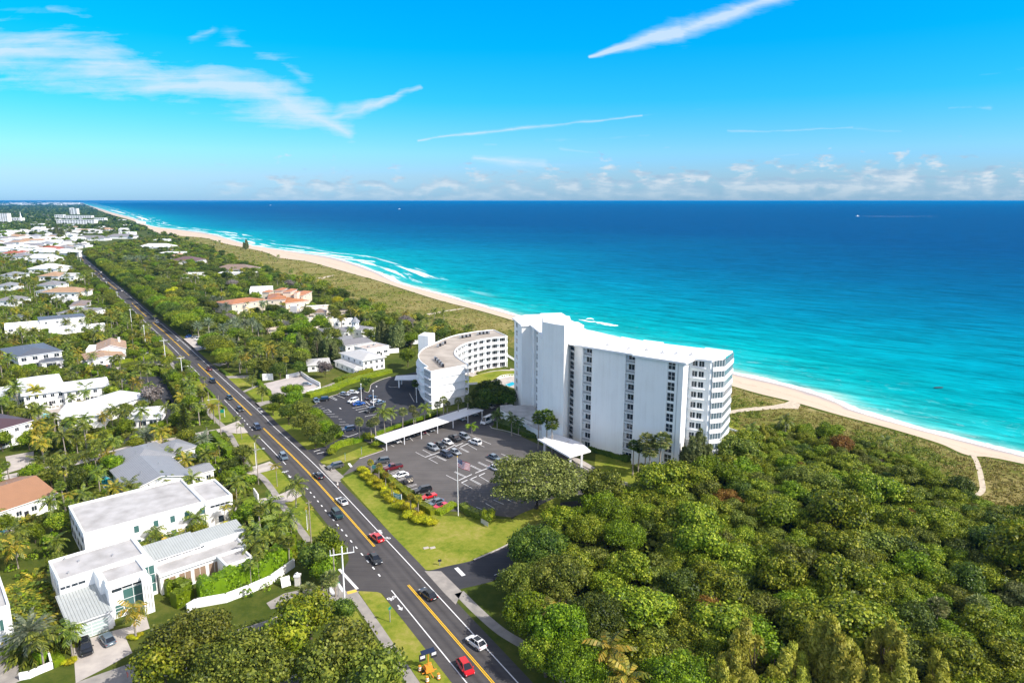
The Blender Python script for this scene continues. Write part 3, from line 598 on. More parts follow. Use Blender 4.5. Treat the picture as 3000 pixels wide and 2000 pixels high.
sheet('drive_apron', [(752, 1364), (790, 1351), (816, 1370), (778, 1381), (735, 1390), (700, 1385), (705, 1372)], .038, WCONC)
sheet('drive_apron', [(812, 1451), (862, 1429), (885, 1450), (855, 1468), (825, 1472), (770, 1480), (735, 1490), (690, 1500), (680, 1488), (740, 1465)], .038, WCONC)
sheet('drive_apron', [ZH(1100, 650), ZH(1300, 540), ZH(1480, 500), ZH(1800, 480), ZH(1890, 560), ZH(1700, 640), ZH(1500, 640), ZH(1300, 690), ZH(1150, 720)], .038, CONC)
sheet('drive_apron', [ZC(840 + 270, 725), ZC(1300, 690), ZC(1900, 645), ZC(1880, 665), ZC(1300, 715)], .03, WCONC)
street('concrete_lane', [(660, 1258), (590, 1270), (540, 1282), (420, 1302), (330, 1325), (240, 1350), (130, 1375), (-100, 1420)], 4.2, WCONC)
street('side_street', [(600, 1060), (520, 1062), (470, 1060), (420, 1066), (330, 1082), (280, 1080)], 6.0, ASPD)
sheet('residents_drive', [ZC(1400, 790), ZC(1690, 800), ZC(1830, 790), ZC(1900, 860), ZC(2030, 1120), ZC(2010, 1300), ZC(1820, 1330), ZC(1780, 1300), ZC(1900, 1240), ZC(1880, 1100), ZC(1750, 950), ZC(1500, 880), ZC(1400, 880)], .03, ASPD)
sheet('residents_drive', [ZC(1370, 1450), ZC(1570, 1400), ZC(1640, 1520), ZC(1500, 1550), ZC(1420, 1568)], .03, ASPD)
sheet('residents_drive', [ZC(1100, 680), ZC(1280, 640), ZC(1290, 700), ZC(1110, 722)], .03, ASPD)
sheet('residents_drive', [ZC(1490, 470), ZC(1640, 450), ZC(1720, 520), ZC(1530, 560)], .03, ASPD)
sheet('villa_drive', [ZG(840, 1110), ZG(1310, 965), ZG(1500, 920), ZG(1590, 780), ZG(1680, 800), ZG(1720, 940), ZG(1440, 1040), ZG(1520, 1220), ZG(1200, 1400), ZG(870, 1568)], .036, WCONC)
sheet('villa_drive', [ZG(-100, 1200), ZG(60, 1150), ZG(200, 1270), ZG(215, 1420), ZG(240, 1540), ZG(100, 1600), ZG(-100, 1640)], .036, CONC)
sheet('villa_drive', [ZE(60, 340), ZE(385, 280), ZE(400, 420), ZE(250, 480), ZE(0, 560), ZE(-60, 560), ZE(100, 490)], .03, WCONC)
sheet('pool_deck', [ZC(370, 1180), ZC(740, 1120), ZC(770, 1170), ZC(640, 1250), ZC(420, 1300)], .03, WCONC)
sheet('pool_deck', [ZE(-60, 960), ZE(100, 1000), ZE(200, 1200), ZE(-60, 1260)], .03, WCONC)
sheet('white_forecourt', [ZD(-60, 1060), ZD(1, 1060), ZD(30, 1200)], .03, WCONC)
# car parks
lotA = [(1000, 1396), (1053, 1343), (1128, 1317), (1060, 1288), (1200, 1238), (1415, 1178), (1500, 1190), (1438, 1252), (1446, 1256), (1515, 1273), (1575, 1300), (1700, 1350), (1765, 1398), (1838, 1417), (1850, 1425), (1690, 1450), (1640, 1450), (1560, 1490), (1500, 1515), (1345, 1498), (1290, 1495), (1240, 1450), (1150, 1400), (1075, 1372), (1040, 1378)]
sheet('car_park', lotA, .028, ASPL)
sheet('car_park_entry', [(938, 1365), (975, 1368), (1008, 1396), (985, 1412), (1000, 1410), (950, 1360)], .034, CONC)
sheet('drive_apron', [(933, 1357), (998, 1400), (990, 1412), (975, 1408), (940, 1370)], .036, CONC)
lotB = [(913, 1190), (961, 1164), (989, 1155), (1066, 1145), (1079, 1149), (1089, 1124), (1145, 1104), (1190, 1096), (1235, 1085), (1262, 1195), (1300, 1225), (1235, 1236), (1099, 1275), (1063, 1272), (1000, 1300), (930, 1355), (890, 1320), (950, 1308), (1000, 1282), (1005, 1270), (990, 1255), (975, 1232), (950, 1210)]
sheet('car_park', lotB, .028, ASPD)
sheet('pale_car_park', [ZD(1060, 880), ZD(1340, 810), ZD(1500, 780), ZD(1700, 900), ZD(1545, 985), ZD(1200, 1025), ZD(1150, 985)], .028, mat('pinkish_paving', (.52, .47, .44), .85, col2=(.40, .37, .36), vscale=.3, detail=8))
sheet('drive_apron', [ZD(820, 965), ZD(1000, 890), ZD(1070, 880), ZD(1060, 905), ZD(990, 915), ZD(850, 975)], .03, CONC)
sheet('drive_apron', [ZD(960, 1100), ZD(1120, 1070), ZD(1220, 1080), ZD(1100, 1110), ZD(1010, 1145)], .03, CONC)
sheet('drive_apron', [ZD(480, 650), ZD(650, 610), ZD(720, 620), ZD(560, 680)], .03, CONC)
sheet('drive_apron', [ZD(610, 790), ZD(900, 780), ZD(900, 810), ZD(650, 815)], .03, CONC)
sheet('roadside_parking', [ZD(130, 365), ZD(200, 350), ZD(380, 340), ZD(480, 450), ZD(300, 500), ZD(250, 470)], .03, WCONC)
sheet('footpath', [ZD(1550, 985), ZD(1880, 860), ZD(1890, 890), ZD(1600, 990), ZD(1560, 1010)], .03, CONC)
sheet('beige_paving', [ZD(1080, 230), ZD(1180, 190), ZD(1500, 170), ZD(1900, 210), ZD(2080, 130), ZD(2150, 160), ZD(1750, 320), ZD(1500, 300), ZD(1150, 320)], .03, mat('beige_paving', (.66, .56, .44), .9, var=.15, vscale=.3))
sheet('beige_paving', [ZB(1250, 1320), ZB(1500, 1300), ZB(1900, 1310), ZB(2100, 1370), ZB(1900, 1440), ZB(1480, 1450)], .03, MATS['beige_paving'])
sheet('terrace', [ZJ(-330, 590), ZJ(80, 560), ZJ(330, 590), ZJ(330, 760), ZJ(180, 720), ZJ(100, 690)], .028, WCONC)
sheet('entrance_walk', [ZN(1050, 370), ZN(1130, 350), ZN(1230, 400), ZN(1350, 470), ZN(1310, 490), ZN(1180, 430)], .036, WCONC)
sheet('dune_path', [(2138, 1212), (2138, 1202), (2200, 1193), (2260, 1188), (2300, 1180), (2318, 1172), (2345, 1184), (2338, 1198), (2318, 1196), (2290, 1196), (2200, 1203)], .020, mat('path_sand', (.60, .51, .39), .95, var=.3, vscale=.8))
dp = smooth([G(*ZP(*p)) for p in [(1960, 735), (1985, 780), (2010, 850), (2025, 920), (2035, 1000), (2000, 1040), (1910, 1075)]], 4)
ribbon('dune_path', dp, .7, -.7, .02, MATS['path_sand'])
sheet('dune_path', [ZB(1720, 990), ZB(1890, 960), ZB(1750, 1005), ZB(1660, 1000)], .02, MATS['path_sand'])
sheet('dune_path', [ZJ(0, 0), ZI(1360, 75), ZI(1500, 50), ZI(1820, 5), ZI(1800, 15), ZI(1540, 60), ZI(1390, 90)][1:], .02, MATS['path_sand'])
# painted lines
for a, b in [((1245, 290), (1350, 345)), ((1325, 262), (1430, 318)), ((1395, 365), (1500, 422)), ((1480, 340), (1590, 390)), ((1490, 334), (1600, 384)), ((1755, 235), (1860, 290)), ((1740, 240), (1845, 292)), ((1850, 205), (1950, 262)), ((1920, 180), (2035, 230)), ((1990, 148), (2112, 200)), ((1595, 553), (1722, 618)), ((1690, 518), (1815, 580)), ((1700, 512), (1825, 572)), ((1870, 445), (1995, 505)), ((1880, 440), (2005, 497)), ((1960, 408), (2080, 468)), ((1970, 402), (2092, 460)), ((2050, 375), (2180, 430)), ((2230, 310), (2350, 362)), ((1770, 640), (1895, 705)), ((1865, 602), (1990, 668)), ((1875, 596), (2000, 660)), ((1970, 562), (2085, 630)), ((1940, 920), (2010, 950)), ((2050, 878), (2150, 935)), ((2140, 838), (2255, 888)), ((2235, 798), (2345, 855)), ((860, 462), (945, 432)), ((950, 535), (1050, 497)), ((965, 545), (1060, 508)), ((1040, 605), (1150, 570)), ((1050, 615), (1160, 580)), ((1148, 682), (1255, 655)), ((1160, 695), (1262, 664)), ((1190, 722), (1330, 680)), ((1338, 858), (1480, 822)), ((1350, 870), (1490, 832)), ((1405, 365), (1480, 335)), ((1950, 175), (2000, 210)), ((900, 185), (1000, 225)), ((1180, 130), (1215, 160)), ((1365, 70), (1405, 95))]:
    line_px(ZK(*a), ZK(*b), .14)
for a, b in [((1355, 348), (1520, 290)), ((1560, 278), (1700, 205)), ((1760, 230), (1860, 185)), ((1740, 615), (1890, 545)), ((1930, 530), (2110, 460)), ((2140, 445), (2240, 400)), ((2260, 395), (2345, 360)), ((1775, 640), (1840, 610)), ((1880, 598), (1950, 568)), ((1975, 560), (2040, 530)), ((2250, 440), (2350, 410)), ((1700, 225), (1790, 185))]:
    line_px(ZK(*a), ZK(*b), .3)
for a, b in [((600, 490), (790, 490)), ((690, 550), (870, 550)), ((880, 605), (955, 610)), ((900, 668), (1035, 668)), ((880, 735), (1115, 730)), ((860, 800), (1060, 800)), ((860, 880), (930, 880)), ((400, 330), (500, 310)), ((445, 375), (560, 350)), ((1200, 355), (1480, 300)), ((1270, 400), (1560, 335)), ((1340, 450), (1550, 390)), ((1480, 545), (1840, 480)), ((1970, 560), (2100, 640)), ((670, 100), (830, 180)), ((720, 90), (850, 165)), ((850, 65), (1020, 130)), ((960, 980), (1110, 1000)), ((990, 1050), (1330, 930)), ((450, 440), (640, 385)), ((640, 385), (715, 445)), ((715, 445), (450, 450)), ((1500, 200), (1600, 280)), ((1495, 290), (1600, 350))]:
    line_px(ZS(*a), ZS(*b), .16 if b[0] < 1200 else .22)
poly_px([ZS(890, 345), ZS(930, 355), ZS(945, 380), ZS(900, 365)]); poly_px([ZI(1480, 1060), ZI(1530, 1065), ZI(1545, 1080)]); poly_px([ZI(785, 905), ZI(805, 902), ZI(800, 918)])
line_px(ZK(478, 418), ZK(508, 460), .7); line_px(ZL(1318, 245), ZL(1405, 335), .9, m=0); line_px(ZL(1755, 330), ZL(1910, 270), .14)
line_px(ZH(1820, 470), ZH(1880, 555), .75, .04); line_px(ZH(1910, 410), ZH(1985, 520), .6, .04); line_px(ZH(1935, 260), ZH(2145, 490), .6, .04)
line_px(ZK(75, 285), ZK(150, 262), .3); line_px(ZK(110, 308), ZK(195, 290), .3)
mk.build('road_markings', mats_mk, kind='structure')
mbk = MB()
def kerb(P, w=.25, h=.14):
    P = [G(*p) for p in P] if not isinstance(P[0], Vector) else P
    P = smooth(P, 4) if len(P) > 2 else P
    A = offset(P, w / 2); B = offset(P, -w / 2); n = len(P)
    vs = [(p.x, p.y, .0) for p in A] + [(p.x, p.y, .0) for p in B] + [(p.x, p.y, h) for p in A] + [(p.x, p.y, h) for p in B]
    fs = [(2 * n + i, 3 * n + i, 3 * n + i + 1, 2 * n + i + 1) for i in range(n - 1)] + [(i, 2 * n + i, 2 * n + i + 1, i + 1) for i in range(n - 1)] + [(n + i, n + i + 1, 3 * n + i + 1, 3 * n + i) for i in range(n - 1)]
    mbk.add(vs, fs, 0)
kerb([ZK(600, 365), ZK(895, 265)], .3); kerb([ZK(895, 265), ZK(860, 240)]); kerb([ZR(430, 760), ZR(470, 805), ZR(520, 820), ZR(800, 880), ZR(1060, 960), ZR(1150, 990)])
kerb([ZN(1170, 430), ZN(1250, 490), ZN(1430, 580), ZN(1720, 645)]); kerb([(1388, 1640), (1430, 1622), (1478, 1600), (1510, 1580)], .35); kerb([ZI(650, 962), ZI(700, 977), ZI(725, 930), ZI(740, 885), ZI(850, 830), ZI(960, 798)])
kerb([ZI(100, 1110), ZI(240, 1035), ZI(350, 1000)]); kerb([ZH(1215, 1330), ZH(1290, 1440), ZH(1340, 1505), ZH(1470, 1470)], .5); kerb([ZI(1175, 990), ZI(1230, 1090)]); kerb([ZI(935, 910), ZI(970, 917), ZI(1045, 915)])
kerb([ZK(1870, 95), ZK(1990, 140), ZK(1960, 165), ZK(1850, 185)], .3)
mbk.build('kerb', WCONC, kind='structure')
line = MB()
# tactile plate at the crossing
sheet('tactile_paving', [ZL(60, 520), ZL(165, 495), ZL(185, 520), ZL(75, 550)], .046, mat('yellow_tactile', (.75, .5, .08), .7))
# ---------------------------------------------------------------- plants: shared meshes, one object per plant
def leafquad(mb, c, n, s, rnd, el=1.0, up=None, m=0):
    n = n.normalized(); a = n.cross(Vector((rnd.uniform(-1, 1), rnd.uniform(-1, 1), rnd.uniform(-1, 1)))) if up is None else up - n * up.dot(n)
    if a.length < 1e-3: a = Vector((1, 0, 0))
    a.normalize(); b = n.cross(a); h = s * .5
    p = [c - a * h * el - b * h * .25, c - a * h * .1 * el + b * h * .8, c + a * h * el + b * h * .15, c + a * h * .15 * el - b * h * .8]
    k = len(mb.v); mb.v.extend([tuple(q) for q in p]); mb.f.append((k, k + 1, k + 2, k + 3)); mb.m.append(m); mb.sm.append(False)
def rdir(rnd):
    while True:
        v = Vector((rnd.uniform(-1, 1), rnd.uniform(-1, 1), rnd.uniform(-1, 1)))
        if .05 < v.length < 1: return v.normalized()
def crown_mesh(name, seed, rx, zc, rz, nl, n, s, lr=(.38, .55), core=.78, flat=0.0, el=1.0, tilt=.75, low=-.45):
    rnd = random.Random(seed); mb = MB(); lobes = []
    for i in range(nl):
        while True:
            d = rdir(rnd)
            if d.z > low - .1: break
        q = rnd.uniform(.45, .72) if i else 0.0
        c = Vector((d.x * rx * q, d.y * rx * q, zc + d.z * rz * q * (1 - flat))); r = rx * rnd.uniform(*lr)
        lobes.append((c, r, r * min(1.0, rz / rx * 1.15)))
    tot = sum(r * r for c, r, q in lobes)
    for c, r, q in lobes:
        cr = MB(); cr.ball((c.x, c.y, c.z), r * core, 0, 8, 5, q / r, .12, rnd); mb.add(cr.v, cr.f, 0, False)
        k = int(n * r * r / tot)
        for j in range(k):
            d = rdir(rnd)
            if d.z < low and rnd.random() < .8: continue
            rr = rnd.uniform(.74, 1.14) if rnd.random() < .8 else rnd.uniform(1.05, 1.38)
            p = Vector((c.x + d.x * r * rr, c.y + d.y * r * rr, c.z + d.z * q * rr))
            if any((p.x - c2.x) ** 2 + (p.y - c2.y) ** 2 + ((p.z - c2.z) * r2 / q2) ** 2 < (r2 * .8) ** 2 for c2, r2, q2 in lobes if c2 is not c): continue
            leafquad(mb, p, (d + rdir(rnd) * tilt), s * rnd.uniform(.6, 1.4), rnd, el)
    me = mb.mesh(name, [SEA_L]); return me
def trunk_mesh(name, seed, h, r, spread, m, nb=4, z0=.45):
    rnd = random.Random(seed); mb = MB()
    mb.tube([(0, 0, -.2), (rnd.uniform(-.1, .1) * h, rnd.uniform(-.1, .1) * h, h * .5), (0, 0, h)], [r, r * .7, r * .4], 7)
    for i in range(nb):
        a = 2 * math.pi * (i + rnd.random() * .6) / nb; e = spread * rnd.uniform(.6, 1)
        mb.tube([(0, 0, h * z0), (math.cos(a) * e * .5, math.sin(a) * e * .5, h * .75), (math.cos(a) * e, math.sin(a) * e, h * 1.05)], [r * .5, r * .35, r * .15], 5)
    return mb.mesh(name, [m])
def frond(mb, o, az, el0, L, droop, rnd, w=.45, nseg=8, tw=0.0, vee=.5, wid0=.3, fill=.72):
    d = Vector((math.cos(az) * math.cos(el0), math.sin(az) * math.cos(el0), math.sin(el0))); p = Vector(o); st = L / nseg
    side = Vector((-math.sin(az), math.cos(az), 0)); pts = [p.copy()]; ds = []
    for i in range(nseg):
        e = el0 - droop * ((i + 1) / nseg) ** 1.3; d = Vector((math.cos(az + tw * i) * math.cos(e), math.sin(az + tw * i) * math.cos(e), math.sin(e)))
        ds.append(d); p = p + d * st; pts.append(p.copy())
    for i in range(nseg):
        t = (i + .5) / nseg; wd = w * (wid0 + (1 - wid0) * math.sin(min(1, t * 1.5) * math.pi / 2)) * (1.0 if t < .7 else (1 - (t - .7) * 2.2))
        a, b = pts[i], pts[i] + (pts[i + 1] - pts[i]) * fill; upv = side.cross(ds[i]) * -1
        for s in (-1, 1):
            tip = side * s * wd + ds[i] * st * .9 - Vector((0, 0, 1)) * wd * (vee + rnd.uniform(-.1, .35))
            k = len(mb.v); mb.v.extend([tuple(a), tuple(b), tuple(b + tip * 1.0), tuple(a + tip * .95 + ds[i] * -.02)])
            mb.f.append((k, k + 1, k + 2, k + 3)); mb.m.append(0); mb.sm.append(False)
        k = len(mb.v); mb.v.extend([tuple(pts[i] - side * .05), tuple(pts[i] + side * .05), tuple(pts[i + 1])]); mb.f.append((k, k + 1, k + 2)); mb.m.append(0); mb.sm.append(False)
def palm_mesh(name, seed, n=18, L=3.2, w=.6, el=(-.5, 1.35), droop=(.9, 1.5), nseg=8, vee=.45):
    rnd = random.Random(seed); mb = MB()
    for i in range(n):
        t = i / (n - 1); frond(mb, (0, 0, 0), i * 2.4 + rnd.uniform(-.25, .25), el[1] + (el[0] - el[1]) * t ** .8, L * rnd.uniform(.85, 1.1), rnd.uniform(*droop) * (1 - .35 * t), rnd, w, nseg, rnd.uniform(-.03, .03), vee)
    return mb.mesh(name, [L_PALM])
def fan_mesh(name, seed, n=34, r=1.15, lw=.75):
    rnd = random.Random(seed); mb = MB()
    for i in range(n):
        t = (i + .5) / n; z = 1 - 1.65 * t; ph = i * 2.4; q = math.sqrt(max(0, 1 - z * z)); d = Vector((q * math.cos(ph), q * math.sin(ph), z)); c = d * r * rnd.uniform(.55, .75)
        side = d.cross(Vector((0, 0, 1))); side = side.normalized() if side.length > .1 else Vector((1, 0, 0)); up = side.cross(d)
        for k in range(7):
            a = (k - 3) * .36; e = (d * math.cos(a) + side * math.sin(a)).normalized(); tip = c + e * lw * rnd.uniform(.85, 1.1) - Vector((0, 0, .12 + .1 * abs(k - 3) * .3))
            wv = e.cross(up).normalized() * .12 if e.cross(up).length > .01 else up * .1
            mid = c.lerp(tip, .6) + up * .05; b = len(mb.v); mb.v.extend([tuple(c), tuple(mid + wv), tuple(tip), tuple(mid - wv)]); mb.f.append((b, b + 1, b + 2, b + 3)); mb.m.append(0); mb.sm.append(False)
        mb.tube([(0, 0, 0), tuple(c)], [.03, .02], 3, 0, False, False)
    return mb.mesh(name, [L_FAN])
def palm_trunk(name, seed, h, lean, r=.17):
    rnd = random.Random(seed); mb = MB(); n = 7
    pts = [(lean * (i / n) ** 1.6, 0, h * i / n - .15) for i in range(n + 1)]
    mb.tube(pts, [r * (1.5 if i == 0 else 1.0 - .25 * i / n) for i in range(n + 1)], 7)
    return mb.mesh(name, [BARKP])
CR = {}
CR['tree'] = [crown_mesh('tree_crown', 10 + i, 3.6, 4.6, 2.5, 13 + i % 3, 4600, .36, lr=(.3, .5), core=.66, tilt=.9) for i in range(6)]
CR['grape'] = [crown_mesh('tree_crown', 30 + i, 4.2, 3.9, 2.3, 20, 8200, .33, lr=(.22, .42), core=.66, tilt=.7) for i in range(6)]
CR['small'] = [crown_mesh('tree_crown', 50 + i, 1.9, 2.3, 1.5, 7, 1100, .30) for i in range(4)]
CR['bush'] = [crown_mesh('foliage', 70 + i, 1.3, .95, .95, 6, 800, .24, lr=(.5, .7)) for i in range(4)]
CR['far'] = [crown_mesh('tree_crown', 90 + i, 4.0, 4.2, 2.6, 7, 420, 1.0) for i in range(5)]
CR['round'] = [crown_mesh('tree_crown', 110 + i, 2.6, 3.1, 2.4, 9, 2600, .34, lr=(.5, .62)) for i in range(3)]
CR['topiary'] = [crown_mesh('foliage', 120 + i, 1.5, .9, .62, 6, 1500, .17, lr=(.5, .68), tilt=.5) for i in range(4)]
CR['oak'] = [crown_mesh('tree_crown', 130, 10.5, 7.2, 5.0, 120, 34000, .34, lr=(.05, .20), core=.35, tilt=.8, low=-.5)]
CR['fig'] = [crown_mesh('tree_crown', 131 + i, 7.0, 5.5, 4.0, 46, 20000, .34, lr=(.16, .30), core=.6, tilt=1.0, low=-.4) for i in range(2)]
TK = {'tree': [trunk_mesh('trunk', 1, 4.2, .22, 2.2, BARK), trunk_mesh('trunk', 2, 4.2, .2, 2.4, BARK, 5)], 'grape': [trunk_mesh('trunk', 3, 3.6, .25, 2.6, BARK, 5)], 'small': [trunk_mesh('trunk', 4, 2.1, .1, 1.1, BARK)],
      'far': [trunk_mesh('trunk', 5, 3.8, .25, 2, BARK)], 'round': [trunk_mesh('trunk', 6, 2.8, .16, 1.4, BARK)], 'oak': [trunk_mesh('trunk', 7, 6.2, .48, 8.6, BARK, 7, .30)], 'fig': [trunk_mesh('trunk', 8, 5.0, .4, 5, BARK, 6, .35)]}
PM = {}
PM['coconut'] = [palm_mesh('palm_fronds', 200 + i, 17, 3.3, .62, nseg=8) for i in range(4)]
PM['royal'] = [palm_mesh('palm_fronds', 210 + i, 15, 3.0, .75, el=(-.3, 1.3), droop=(1.2, 1.8), nseg=7) for i in range(3)]
PM['date'] = [palm_mesh('palm_fronds', 220 + i, 44, 3.1, .38, el=(-.55, 1.4), droop=(.45, .9), nseg=8, vee=.15) for i in range(2)]
PM['foxtail'] = [palm_mesh('palm_fronds', 230 + i, 11, 1.9, .42, el=(0, 1.25), droop=(1.2, 1.8), nseg=6) for i in range(3)]
PM['fan'] = [fan_mesh('palm_fronds', 240 + i) for i in range(3)]
PM['areca'] = [palm_mesh('palm_fronds', 250 + i, 34, 3.0, .42, el=(.35, 1.5), droop=(.9, 1.7), nseg=7) for i in range(4)]
PT = {'coconut': [palm_trunk('trunk', 1, 7.0, 1.1), palm_trunk('trunk', 2, 7.0, .3), palm_trunk('trunk', 3, 7.0, -.8)], 'royal': [palm_trunk('trunk', 4, 7.0, 0, .22)], 'date': [palm_trunk('trunk', 5, 5.0, 0, .32)], 'foxtail': [palm_trunk('trunk', 6, 4.4, .15, .09)], 'fan': [palm_trunk('trunk', 7, 7.0, .4, .2), palm_trunk('trunk', 8, 7.0, -.2, .2)]}
PTH = {'coconut': 7.0, 'royal': 7.0, 'date': 5.0, 'foxtail': 4.4, 'fan': 7.0}
PLEAN = {'coconut': [1.1, .3, -.8], 'royal': [0], 'date': [0], 'foxtail': [.15], 'fan': [.4, -.2]}
# casuarina plume and norfolk pine
def casuarina_mesh(seed, h=9.5, r=2.6, n=15000):
    rnd = random.Random(seed); mb = MB()
    plumes = [(rnd.uniform(-.7, .7) * r, rnd.uniform(-.7, .7) * r, rnd.uniform(.5, 1.0) * h, rnd.uniform(.7, 1.0) * r * .34) for _ in range(9)]
    for x, y, ht, pr in plumes:
        for j in range(n // 9):
            t = rnd.random() ** .8; z = h * .12 + (ht - h * .12) * t; q = pr * (1.25 - t) ** .7 * rnd.uniform(.25, 1.5) * (1 + .25 * math.sin(z * 3.1 + x * 4)); a = rnd.uniform(0, 6.28)
            c = Vector((x + math.cos(a) * q, y + math.sin(a) * q, z)); out = Vector((math.cos(a), math.sin(a), .55))
            leafquad(mb, c, rdir(rnd) * .8 + out * .9, .30 * rnd.uniform(.6, 1.3), rnd, 2.4, up=Vector((math.cos(a) * .6, math.sin(a) * .6, 1)))
        mb.tube([(x * .3, y * .3, 0), (x, y, ht * .95)], [.12, .02], 5)
    return mb.mesh('tree_crown', [L_PINEB])
CR['casuarina'] = [casuarina_mesh(300 + i) for i in range(3)]
def norfolk_mesh():
    rnd = random.Random(5); mb = MB(); h = 11.0
    for k in range(26):
        z = 1.0 + (h - 1.2) * k / 26; R0 = 2.3 * (1 - k / 26) ** .85 + .15
        for j in range(10):
            a = j * .628 + k * .3
            for q in range(7):
                t = (q + 1) / 7; c = Vector((math.cos(a) * R0 * t, math.sin(a) * R0 * t, z + .25 * t)); leafquad(mb, c, Vector((0, 0, 1)) + rdir(rnd) * .5, .5, rnd, 1.2)
    return mb.mesh('tree_crown', [L_DARK])
CR['norfolk'] = [norfolk_mesh()]
TK['norfolk'] = [trunk_mesh('trunk', 9, 10.5, .2, .2, BARK, 0)]; TK['casuarina'] = [trunk_mesh('trunk', 10, 6.0, .16, .8, BARK, 3)]
def override(o, m):
    o.material_slots[0].link = 'OBJECT'; o.material_slots[0].material = m
def plant(kind, loc, sc=1.0, m=None, label='', cat='tree', name=None, group=None, rz=None, sz=None, auto=True, simple=False):
    rz = random.uniform(0, 6.28) if rz is None else rz; v = random.randrange(1000); me = CR[kind][v % len(CR[kind])]
    name = name or {'bush': 'bush', 'topiary': 'topiary_bush', 'grape': 'sea_grape_tree', 'norfolk': 'norfolk_pine', 'casuarina': 'casuarina_tree'}.get(kind, 'broadleaf_tree')
    if kind in ('bush', 'topiary') or simple:
        o = put(me, name, None, loc, rz, label, cat, group, auto=auto)
        if m: override(o, m)
        o.scale = (sc, sc, (sz or sc)); return o
    t = thing(name, label, cat, loc, rz, group, auto); t.scale = (sc, sc, (sz or sc))
    tm = TK[kind]; put(tm[v % len(tm)], 'trunk', t); c = put(me, 'crown', t)
    if m: override(c, m)
    return t
PCNT = {}
def palm(kind, loc, h=7.0, sc=1.0, m=None, label='', name=None, group=None, rz=None, cat='palm', auto=True):
    """loc is the foot of the trunk, h its height"""
    rz = random.uniform(0, 6.28) if rz is None else rz; v = random.randrange(1000)
    if auto and kind in ('coconut', 'royal', 'areca') and PCNT.get(kind, 0) >= 285:
        if kind == 'areca': return None
        kind = 'royal' if PCNT.get('royal', 0) < 285 else 'foxtail'
    PCNT[kind] = PCNT.get(kind, 0) + 1
    name = name or {'coconut': 'coconut_palm', 'royal': 'royal_palm', 'date': 'date_palm', 'foxtail': 'foxtail_palm', 'fan': 'fan_palm', 'areca': 'areca_palm'}[kind]
    t = thing(name, label, cat, loc, rz, group, auto)
    if kind != 'areca':
        i = v % len(PT[kind]); k = h / PTH[kind]; tr = put(PT[kind][i], 'trunk', t); tr.scale = (k if k < 1.2 else 1.1, k if k < 1.2 else 1.1, k)
        c = put(PM[kind][v % len(PM[kind])], 'crown', t); c.location = (PLEAN[kind][i] * (k if k < 1.2 else 1.1), 0, h - .15)
    else:
        c = put(PM[kind][v % len(PM[kind])], 'crown', t); c.location = (0, 0, .1)
    c.scale = (sc, sc, sc)
    if m: override(c, m)
    elif kind == 'fan': override(c, L_FAN)
    elif kind == 'date': override(c, L_SILV)
    return t
# hedges: a leafy surface over a clipped block
def hedge(name, pts, wdt, ht, m, label, px=True, seed=1, dens=14, s=.26, lump=.12, cat='hedge', group=None):
    P = [G(*p) if px else Vector((p[0], p[1], 0)) for p in pts]; P = smooth(P, 4) if len(P) > 2 else P; P = dense(P, 1.0)
    c = sum(P, Vector()) / len(P); rnd = random.Random(seed); mb = MB()
    A = offset(P, wdt / 2 * .9); B = offset(P, -wdt / 2 * .9); n = len(P); hs = [ht * .92 * (1 + rnd.uniform(-lump, lump)) for _ in P]
    vs = []
    for i in range(n): a, b = A[i] - c, B[i] - c; vs += [(a.x, a.y, 0), (a.x, a.y, hs[i]), (b.x, b.y, hs[i]), (b.x, b.y, 0)]
    fs = []
    for i in range(n - 1):
        k = 4 * i
        for j in range(3): fs.append((k + j, k + 4 + j, k + 5 + j, k + 1 + j))
    fs += [(3, 2, 1, 0), (4 * n - 4, 4 * n - 3, 4 * n - 2, 4 * n - 1)]
    mb.add(vs, fs, 0)
    for i in range(n - 1):
        L = (P[i + 1] - P[i]).length; t = (P[i + 1] - P[i]).normalized(); nn = Vector((-t.y, t.x, 0)); k = int(L * (wdt + 2 * ht) * dens)
        for j in range(k):
            u = rnd.random(); q = P[i] + t * L * u - c; h = hs[i] + (hs[i + 1] - hs[i]) * u; w_ = rnd.uniform(0, wdt + 2 * ht); bul = 1 + lump * math.sin(i * 1.3 + u)
            if w_ < ht: p = q + nn * wdt / 2 * bul + Vector((0, 0, w_)); d = nn
            elif w_ < ht + wdt: p = q + nn * (w_ - ht - wdt / 2) + Vector((0, 0, h * 1.04)); d = Vector((0, 0, 1))
            else: p = q - nn * wdt / 2 * bul + Vector((0, 0, w_ - ht - wdt)); d = -nn
            leafquad(mb, p + rdir(rnd) * .08, d + rdir(rnd) * .7, s * rnd.uniform(.6, 1.4), rnd)
    o = mb.build(name, m, label=label, cat=cat, group=group, auto=True); o.location = c; return o
# ---------------------------------------------------------------- label helper: where a thing stands
MARKS = []   # (x, y, phrase)
def mark(p, phrase): MARKS.append((p[0], p[1], phrase))
def where(p):
    d = min(MARKS, key=lambda q: (q[0] - p[0]) ** 2 + (q[1] - p[1]) ** 2); a = PX((d[0], d[1], 0)); b = PX((p[0], p[1], 0)); dx = b[0] - a[0]; dy = b[1] - a[1]
    rel = ('right of' if dx > 0 else 'left of') if abs(dx) > abs(dy) else ('in front of' if dy > 0 else 'behind')
    return rel + ' ' + d[2]
BLOCK = []   # world polygons nothing may be planted on
def blockpx(pts, h=0): BLOCK.append([G(*p, h) for p in pts])
def inpoly(x, y, P):
    c = False; j = len(P) - 1
    for i in range(len(P)):
        if (P[i][1] > y) != (P[j][1] > y) and x < (P[j][0] - P[i][0]) * (y - P[i][1]) / (P[j][1] - P[i][1]) + P[i][0]: c = not c
        j = i
    return c
BBX = []
